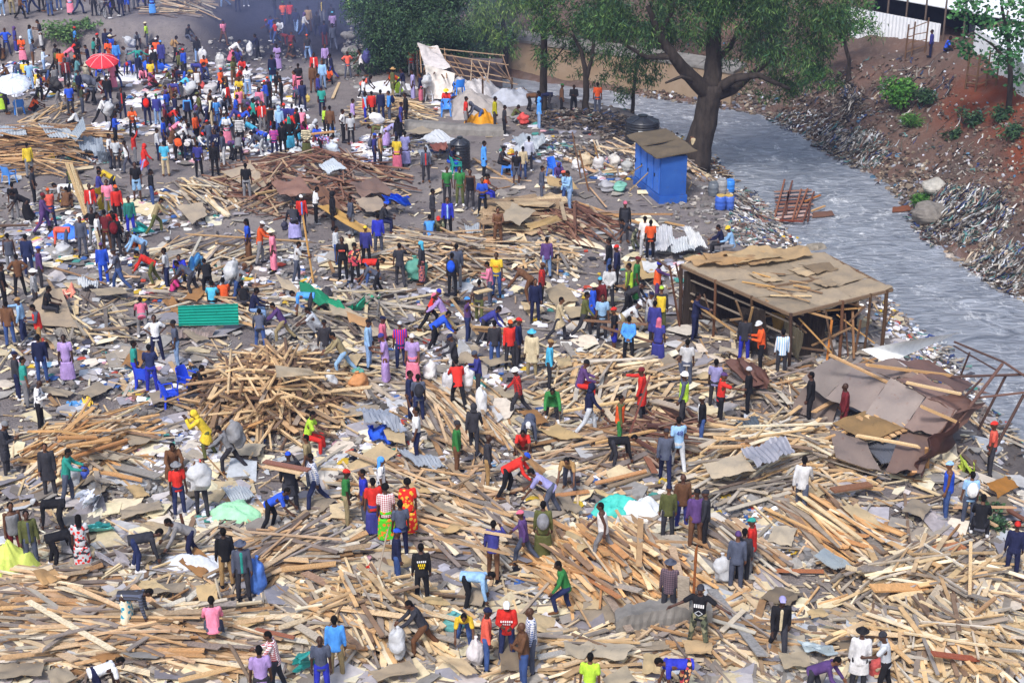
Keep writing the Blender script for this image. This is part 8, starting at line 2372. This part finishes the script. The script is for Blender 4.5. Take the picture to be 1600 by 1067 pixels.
# timbers --------------------------------------------------------------
heap_planks(); hand_planks(); scatter_planks(2400)
OBJS = build_planks(300)
OBJS = OBJS+random_boards(75)
scnt = {}
for r in PEOPLE: scnt[r['short']] = scnt.get(r['short'], 0)+1
ANCH = [(L[0], L[1], L[2]) for L in LAND]+[(r['px'][0], r['px'][1]-10, 'the '+r['short']) for r in PEOPLE if scnt[r['short']] == 1]
groups = {}
for p in OBJS:
    if p['label']: p['o']['label'] = p['label'] if len(p['label'].split()) > 3 else p['label']+' on the site'; continue
    L = sorted(ANCH, key=lambda A: math.hypot(p['px'][0]-A[0], (p['px'][1]-A[1])*1.5))[0]
    key = (p.get('cn') or cname(p['col']), p['nm'], L[2]); groups.setdefault(key, []).append((p, L))
for (c, nm, lm), lst in groups.items():
    lst.sort(key=lambda q: -q[0]['L'])
    for i, (p, L) in enumerate(lst):
        o_ = ('', 'second longest ', 'third longest ', 'fourth longest ', 'fifth longest ', 'sixth longest ', 'seventh longest ', 'eighth longest ', 'ninth longest ')[min(i, 8)]
        if len(lst) > 1 and i == 0: o_ = 'longest '
        d = rel(p['px'], L)
        lab = o_+c+' '+nm+' lying '+d+' '+lm
        if len(lab.split()) > 16: lab = o_+c+' '+nm+' '+d+' '+lm.split(' and ')[0]
        p['o']['label'] = lab
sheets_build(); scraps_build(3000); litter_build(); drift_build()
# structures and single things ----------------------------------------------
blue_shed(); wrecked_shed(); collapsed_roof(); raft(); shack(); retaining_wall(); hill_building(); footing(); berm()
rail_fence([(1414, 92), (1424, 88), (1445, 82)], 2.0, 'rough pole fence at the lip of the far terrace beside the shed wall')
rail_fence([(1508, 140), (1524, 143), (1540, 136), (1556, 132)], 1.9, 'rough pole fence below the round leaved tree')
tank(719, 262, .50, 1.15, 'upright black ribbed water tank beside the seated navy shirt')
tank(1003, 226, .86, 1.15, 'wide black water tank by the huge tree and the blue shed', .0)
stool_table(766, 372, 'rough wooden stool beside the arms folded brown vest')
for a in ((15, 286, 150, '#4f8fe0', 'light blue plastic chair at the left edge below the timber stack'), (31, 178, 200, '#3f86e0', 'light blue plastic chair under the white umbrella'), (697, 181, 5, '#4a90e8', 'light blue plastic chair under the seated red T-shirt'), (706, 166, 300, '#2f6fd8', 'blue plastic chair behind the seated red T-shirt'), (674, 158, 60, '#cfd4dc', 'white plastic chair left of the seated red T-shirt'), (266, 633, 120, '#2347d8', 'royal blue plastic chair in front of the reclining man'), (228, 607, 160, '#2a50e0', 'royal blue plastic chair behind the teal T-shirt'), (293, 612, 60, '#1f3fc0', 'royal blue plastic chair under the reclining man'), (713, 271, 100, '#2c9a8c', 'green plastic chair under the seated navy shirt'), (865, 275, 40, '#2f6fd8', 'blue plastic chair beside the purple hood')): chair(*a)
chair(792, 274, 0, '#3f7fdc', 'blue plastic stool under the seated dark grey T-shirt', stool=True)
chair(718, 147, 200, '#2f86f0', 'bright blue plastic chair upturned on the shack heap', dz=.8)
for a in ((1125, 327, .24, .62, '#3c62c0', 'blue plastic barrel below the river bank debris, left of the tan lidded one'), (1138, 328, .24, .66, '#4a6cc4', 'blue barrel with tan lid below the river bank debris'), (1114, 306, .24, .62, '#6a7078', 'grey barrel behind the two blue barrels'), (1127, 302, .26, .66, '#9a9a9c', 'pale grey barrel behind the two blue barrels'), (1140, 300, .24, .6, '#3a8ae8', 'bright blue tub behind the barrels')): barrel(*a)
umbrella(165, 146, 2.15, .92, 14, '#e0404c', '#f0b0b4', 'red parasol with white ribs over seated vendors')
umbrella(27, 182, 2.1, .92, 24, '#dfe6f6', '#c4d0e8', 'pale blue white parasol at the left edge over a blue chair')
bicycle(160, 27)
boulder(1461, 300, .62, '#a8a49c', 'round pale boulder on the green weed patch')
boulder(1452, 345, .9, '#7c7670', 'flat grey boulder below the round boulder')
boulder(1272, 395, .5, '#8c8478', 'grey stone at the near water edge behind the wrecked shed')
for k, (x, y, s) in enumerate(((548, 85, .55), (545, 60, .5), (552, 40, .6), (556, 108, .4), (538, 118, .4))):
    boulder(x, y, s, '#8c8884', ('grey rock on the slope path, largest beside the dense tree', 'grey rock in the middle of the slope path', 'uppermost grey rock on the slope path', 'small grey rock near the foot of the slope path', 'lowest grey rock on the slope path')[k])
# teal sheet and tarpaulins
o = sheet('corrugated_sheet', 'metal sheet', 'teal green painted corrugated sheet standing among timbers, fading to rust at one end', [gp(278, 509, .3)+Vector((0, .28, .66)), gp(372, 507, .35)+Vector((0, .28, .7)), gp(373, 507, .35), gp(279, 509, .3)], iron, hexc('#2cc8ae'), corr=7, axis='v', amp=.035, wob=.02)
o = sheet('corrugated_sheet', 'metal sheet', 'rusty grey corrugated sheet under the teal sheet', [gp(275, 512, .35), gp(340, 508, .4), gp(330, 526, .15), gp(276, 528, .15)], iron, hexc('#b09a90'), corr=8, axis='u', wob=.08)
cloth_sheet('green_tarpaulin', 'tarpaulin', 'long bright green torn tarpaulin draped over boards', [(467, 450, .7), (488, 455, .7), (545, 482, .4), (538, 490, .35)], '#2a9a74', .5)
cloth_sheet('green_tarpaulin', 'tarpaulin', 'green torn cloth end right of the long green tarpaulin', [(548, 474, .4), (566, 468, .4), (576, 478, .2), (556, 484, .2)], '#35a888', .5)
cloth_sheet('green_mat', 'mat', 'green mat on the ground under the bending grey T-shirt', [(566, 456, .1), (597, 454, .1), (592, 468, .08), (568, 467, .08)], '#3aa67c', .12)
cloth_sheet('blue_tarpaulin', 'tarpaulin', 'blue crumpled tarpaulin on the brown heap', [(597, 302, .9), (640, 308, .9), (638, 320, .6), (600, 316, .6)], '#2a66e0', .6)
cloth_sheet('blue_tarpaulin', 'tarpaulin', 'bright blue tarpaulin piece on the pole heap', [(573, 663, .6), (600, 664, .5), (612, 692, .2), (575, 684, .3)], '#2f5fd8', .35)
cloth_sheet('light_blue_sheet', 'tarpaulin', 'light blue plastic sheet on timbers right of the red jacket', [(292, 408, .5), (322, 402, .5), (326, 412, .3), (298, 420, .3)], '#5fa4d8', .5)
cloth_sheet('teal_tarpaulin', 'tarpaulin', 'teal tarpaulin behind the teal patterned sweater', [(213, 345, .5), (224, 350, .5), (242, 362, .1), (212, 366, .1)], '#3fb8b4', .5)
cloth_sheet('pale_plastic', 'tarpaulin', 'pale plastic sheet draped on timbers above the blue chairs', [(340, 440, .5), (360, 425, .6), (366, 440, .3), (345, 452, .3)], '#c8d0dc', .5)
cloth_sheet('coral_cloth', 'cloth', 'coral orange cloth spread near the plaid grey shirt', [(92, 452, .15), (114, 448, .2), (120, 460, .1), (98, 466, .1)], '#e8907c', .3)
cloth_sheet('orange_cloth', 'cloth', 'orange cloth heap beside the stooping light blue shirt', [(202, 375, .4), (220, 373, .4), (228, 384, .1), (205, 386, .1)], '#d8803c', .6)
cloth_sheet('yellow_cloth', 'cloth', 'yellow cloth held out by the indigo jacket', [(155, 290, 1.4), (165, 293, 1.4), (178, 328, .1), (160, 328, .1)], '#d8bc28', .4)
cloth_sheet('teal_cloth', 'cloth', 'teal cloth on planks left of the blue shirted child', [(456, 1024, .5), (478, 1020, .6), (490, 1038, .3), (470, 1048, .2)], '#38a49c', .6)
cloth_sheet('red_cloth', 'cloth', 'red rag on the ground above the zinc sheet', [(556, 889, .12), (588, 887, .12), (592, 893, .08), (560, 895, .08)], '#e84430', .3)
cloth_sheet('lime_cloth', 'cloth', 'lime green plastic on the ground below the coral T-shirt', [(1492, 722, .2), (1506, 720, .3), (1527, 738, .15), (1510, 742, .1)], '#b4c850', .5)
cloth_sheet('white_plastic', 'tarpaulin', 'white plastic sheet at the feet of the red hooded top', [(692, 545, .4), (735, 545, .5), (738, 562, .15), (700, 564, .15)], '#e4e6ea', .6)
sack(404, 929, 1.25, .55, '#2f78e0', 'bright blue tarpaulin bundle held by the slate hat', nm='blue_bundle')
cloth_sheet('yellow_mat', 'mat', 'yellow scrap lying behind the orange timber heap', [(107, 648, .2), (135, 646, .2), (138, 654, .15), (112, 657, .15)], '#e0b860', .15)
cloth_sheet('blue_scrap', 'cloth', 'light blue scrap left of the yellow rag on open ground', [(103, 632, .1), (130, 627, .1), (134, 633, .08), (108, 637, .08)], '#5aa0e0', .2)
cloth_sheet('yellow_rag', 'cloth', 'yellow rag right of the light blue scrap', [(126, 626, .1), (142, 625, .1), (146, 632, .08), (132, 634, .08)], '#f0c850', .2)
cloth_sheet('cyan_bag_sheet', 'tarpaulin', 'turquoise plastic spread behind the flowered dress', [(118, 822, .3), (170, 815, .3), (180, 828, .15), (128, 832, .15)], '#6cc4c4', .5)
cloth_sheet('white_plastic', 'tarpaulin', 'white torn plastic beside the teal hooded top', [(125, 765, .8), (150, 770, .7), (152, 795, .2), (132, 792, .3)], '#e0e2ea', .6)
cloth_sheet('grey_bag_sheet', 'tarpaulin', 'grey plastic bag sheet under the bending dark brown jacket', [(158, 868, .3), (202, 868, .5), (200, 884, .2), (158, 888, .2)], '#a8a4ac', .5)
heap_tarp('orange_tarpaulin', 'orange tarpaulin bundle at the kerb before the shack', 752, 198, .9, .7, .95, '#d8941c')
heap_tarp('grey_tarpaulin', 'big grey tarpaulin over a heap before the shack', 748, 176, 1.9, 1.6, 1.15, '#a49c98')
heap_tarp('white_tarpaulin', 'white tarpaulin on top of the heap in front of the shack', 738, 146, 1.6, 1.2, 1.0, '#ccc8ca')
heap_tarp('pale_tarpaulin', 'pale striped tarpaulin heap at the right of the shack', 800, 160, 1.6, 1.0, .8, '#a8acb8')
heap_tarp('light_plastic_bag', 'light grey plastic bag lying on the boards, flat and empty', 310, 888, 1.25, .5, .45, '#c9cfda', 'bag')
heap_tarp('green_plastic_bag', 'pale green plastic bag on the ground by the white sacks', 362, 805, .8, .5, .5, '#9fd8b0', 'bag')
heap_tarp('lime_plastic_sheet', 'lime yellow plastic sheet crumpled at the left edge', 15, 895, .9, .9, .9, '#c8d468')
heap_tarp('blue_sheet_bundle', 'blue sheet bundle among the crowd at the left', 232, 108, 1.5, .8, .6, '#2c62d8')
heap_tarp('white_ground_sheet', 'white sheet spread on the ground among the crowd', 215, 122, 2.2, 1.0, .25, '#dcdce0')
heap_tarp('white_bundle', 'white bundle on the slope left of the shack', 605, 138, 1.8, .8, .4, '#d4d4d8')
heap_tarp('blue_plastic_bundle', 'blue plastic bundle beside the bending red jacket', 112, 366, .9, .6, .5, '#3a74d8')
heap_tarp('white_washing', 'white bundle of plastic right of the pale grey board', 1000, 800, .7, .5, .5, '#d8dce0')
heap_tarp('teal_plastic', 'teal plastic sheet on planks behind the white vest', 965, 800, .8, .5, .5, '#48c0b4')
# sacks
for a in ((650, 440, 1.15, .95, '#3fa08c', 'green sack standing before the flowered skirt'), (1068, 332, .0, 0, '', ''), (345, 112, 1.2, .8, '#d4d2d0', 'tall white sack standing among the crowd'), (115, 870, .95, .75, '#a8a6b2', 'grey sack under the bent black jacket'), (100, 398, .6, .9, '#c4c6cc', 'white sack left of the slate jacket'), (960, 262, .8, .7, '#cfc8c0', 'white sack nearest the leaning poles'), (935, 268, .9, .7, '#e0dcdc', 'tall white sack left of the leaning poles'), (915, 262, .8, .7, '#d0b890', 'tan sack among the white sacks'), (980, 270, .7, .8, '#b8b8b4', 'grey sack by the blue shed corner'), (948, 300, .6, .9, '#a8a8b0', 'grey bundle sack before the blue shed'), (968, 300, .55, .85, '#6cc0a8', 'light green sack before the blue shed'), (900, 266, .6, .6, '#e8e4e4', 'white sack right of the purple hood'), (520, 246, .9, .8, '#c4d0e0', 'pale sack beside the flowered bending shirt'), (462, 247, .6, 1.1, '#ccd0d4', 'low white sack left of the striped jacket'), (330, 150, .9, 1.0, '#c4c0c4', 'greyish sack held open in the crowd'), (510, 468, .55, .6, '#30303a', 'black plastic bag above the green tarpaulin'), (113, 764, .95, .7, '#c8ccd2', 'white sack opened by the teal hooded top'), (516, 612, .85, .6, '#d4d6da', 'clear plastic sack on the pole heap'), (560, 612, .8, .8, '#d8882c', 'orange sack on the pole heap'), (560, 590, .4, .5, '#4ca890', 'small green bag above the orange sack'), (590, 262, .0, 0, '', ''), (673, 598, .9, .65, '#e4e0e0', 'white and pink sack held by the charcoal jacket'), (700, 618, 1.0, .45, '#d8d8e0', 'upright striped white sack below the charcoal jacket'), (752, 656, 1.3, .5, '#e6e6ea', 'long white sack hanging below the indigo shirt'), (743, 1040, .9, .5, '#e0d8dc', 'white and red striped shopping bag beside the coral sweater'), (708, 985, .6, .8, '#48b0b0', 'teal bag on the ground left of the yellow T-shirt'), (818, 195, .7, .7, '#e8281c', 'red sack on the ground left of the blue hood'), (1367, 1062, .7, .4, '#e8463c', 'red plastic bag held by the pale grey T-shirt'), (310, 690, .0, 0, '', ''), (1490, 205, .0, 0, '', '')):
    if a[4]: sack(*a)
# carried sacks and bags
def carried(g, rz, k, s, props, d, px, named):
    Rm = Matrix.Rotation(rz, 3, 'Z')
    for et, ec in props:
        col = COLORS[ec]
        if et == 'sk':
            if k.lean > 40 or True:
                loc = g+Rm@((k.P-k.u*.12-k.f*.30)*s)
            lab = f'{colw(ec)} sack on the back of the {d}'
            o = sack(0, 0, .95, .72, col, lab, loc=loc, rz=rz, rx=R(k.lean*.7-10)); o.rotation_euler = (R(min(70, k.lean)-12), 0, rz)
        elif et == 'sh':
            loc = g+Rm@((k.wri[1]+Vector((.12, -.05, -.75)))*s); loc.z = max(loc.z, g.z+.02)
            o = sack(0, 0, .95, .55, col, f'{colw(ec)} sack hanging beside the {d}', loc=loc, rz=rz, rx=0)
        elif et == 'bg':
            loc = g+Rm@((k.wri[1]+Vector((.08, 0, -.48)))*s)
            o = sack(0, 0, .5, .32, col, f'{colw(ec)} bag held by the {d}', loc=loc, rz=rz, rx=0, nm='hand_bag')
for r in PEOPLE: carried(r['g'], r['rz'], r['k'], r['s'], r['props'], r['short'], r['px'], True)
for a in FARPROPS: carried(*a[:5], a[5].split(', ')[0], a[6], False)
# orange board and timber on the terrace
sheet('board_sheet', 'board', 'orange plywood board standing on the upper terrace', [aty(325, -8, 105), aty(367, -8, 105), aty(367, 11, 104.6), aty(325, 9, 104.6)], fibre, hexc('#f4b878'), wob=.02)
plants()
# ---------------------------------------------------------------- air
m = MB(); box(m, (-760, -2, -6), (760, 1000, 23.2)); 
hz = bpy.data.materials.new('thin_smoke'); hz.use_nodes = True; hn = hz.node_tree; hn.nodes.clear()
ho = hn.nodes.new('ShaderNodeOutputMaterial'); hv = hn.nodes.new('ShaderNodeVolumePrincipled'); hn.links.new(hv.outputs[0], ho.inputs['Volume'])
hv.inputs['Color'].default_value = (.55, .62, 1.0, 1); hv.inputs['Density'].default_value = .0006; hv.inputs['Anisotropy'].default_value = .2
tag(m.build('haze', hz), kind='stuff', label='thin bluish smoke haze over the site')
m = MB(); m.ball((0, 0, 0), 1, 20, 12)
sm_ = bpy.data.materials.new('blue_smoke'); sm_.use_nodes = True; hn = sm_.node_tree; hn.nodes.clear()
ho = hn.nodes.new('ShaderNodeOutputMaterial'); hv = hn.nodes.new('ShaderNodeVolumePrincipled'); hn.links.new(hv.outputs[0], ho.inputs['Volume'])
hv.inputs['Color'].default_value = (.5, .57, 1.0, 1); hv.inputs['Anisotropy'].default_value = .2
tc = hn.nodes.new('ShaderNodeTexCoord'); ln_ = nd(hn, 'ShaderNodeVectorMath', operation='LENGTH'); hn.links.new(tc.outputs['Object'], ln_.inputs[0])
mr = nd(hn, 'ShaderNodeMapRange'); mr.inputs['From Min'].default_value = 1.0; mr.inputs['From Max'].default_value = .15; mr.inputs['To Min'].default_value = 0; mr.inputs['To Max'].default_value = .036; hn.links.new(ln_.outputs['Value'], mr.inputs['Value'])
nz_ = noise(hn, coords(hn, 'Object'), 2.2, 3, .6); mu = nd(hn, 'ShaderNodeMath', operation='MULTIPLY'); hn.links.new(mr.outputs[0], mu.inputs[0]); hn.links.new(ramp(hn, nz_, [(.3, .25), (.7, 1.6)]), mu.inputs[1]); hn.links.new(mu.outputs[0], hv.inputs['Density'])
so_ = m.build('smoke', sm_, loc=(-13, 99, 3)); so_.scale = (18, 13, 7)
tag(so_, kind='stuff', label='bluish smoke hanging over the slope path behind the crowd')
# ---------------------------------------------------------------- light, sky, air, camera
W = bpy.data.worlds.new('World'); S.world = W; W.use_nodes = True
nt = W.node_tree; bg = nt.nodes['Background']; sky = nt.nodes.new('ShaderNodeTexSky'); sky.sky_type = 'NISHITA'; sky.sun_disc = False
EL, AZ = R(52), R(200)
sky.sun_elevation = EL; sky.sun_rotation = AZ; sky.air_density = 1.4; sky.dust_density = 3.0
nt.links.new(sky.outputs[0], bg.inputs[0]); bg.inputs[1].default_value = .09
sun = bpy.data.lights.new('sun', 'SUN'); sun.energy = 1.5; sun.angle = R(10); sun.color = (1.0, .985, .98)
so = bpy.data.objects.new('sun', sun); COL.objects.link(so)
dv = Vector((math.sin(AZ)*math.cos(EL), math.cos(AZ)*math.cos(EL), math.sin(EL)))
so.rotation_euler = dv.to_track_quat('Z', 'Y').to_euler()
cam = bpy.data.cameras.new('camera'); cam.sensor_width = 36; cam.lens = 36*F_PX/1600; cam.clip_end = 3000
co = bpy.data.objects.new('camera', cam); COL.objects.link(co); co.location = (0, 0, CAM_H); co.rotation_euler = (R(90)-PITCH, 0, 0)
S.camera = co
S.view_settings.view_transform = 'Standard'; S.view_settings.look = 'None'; S.view_settings.exposure = EXPOSURE; S.view_settings.gamma = 1
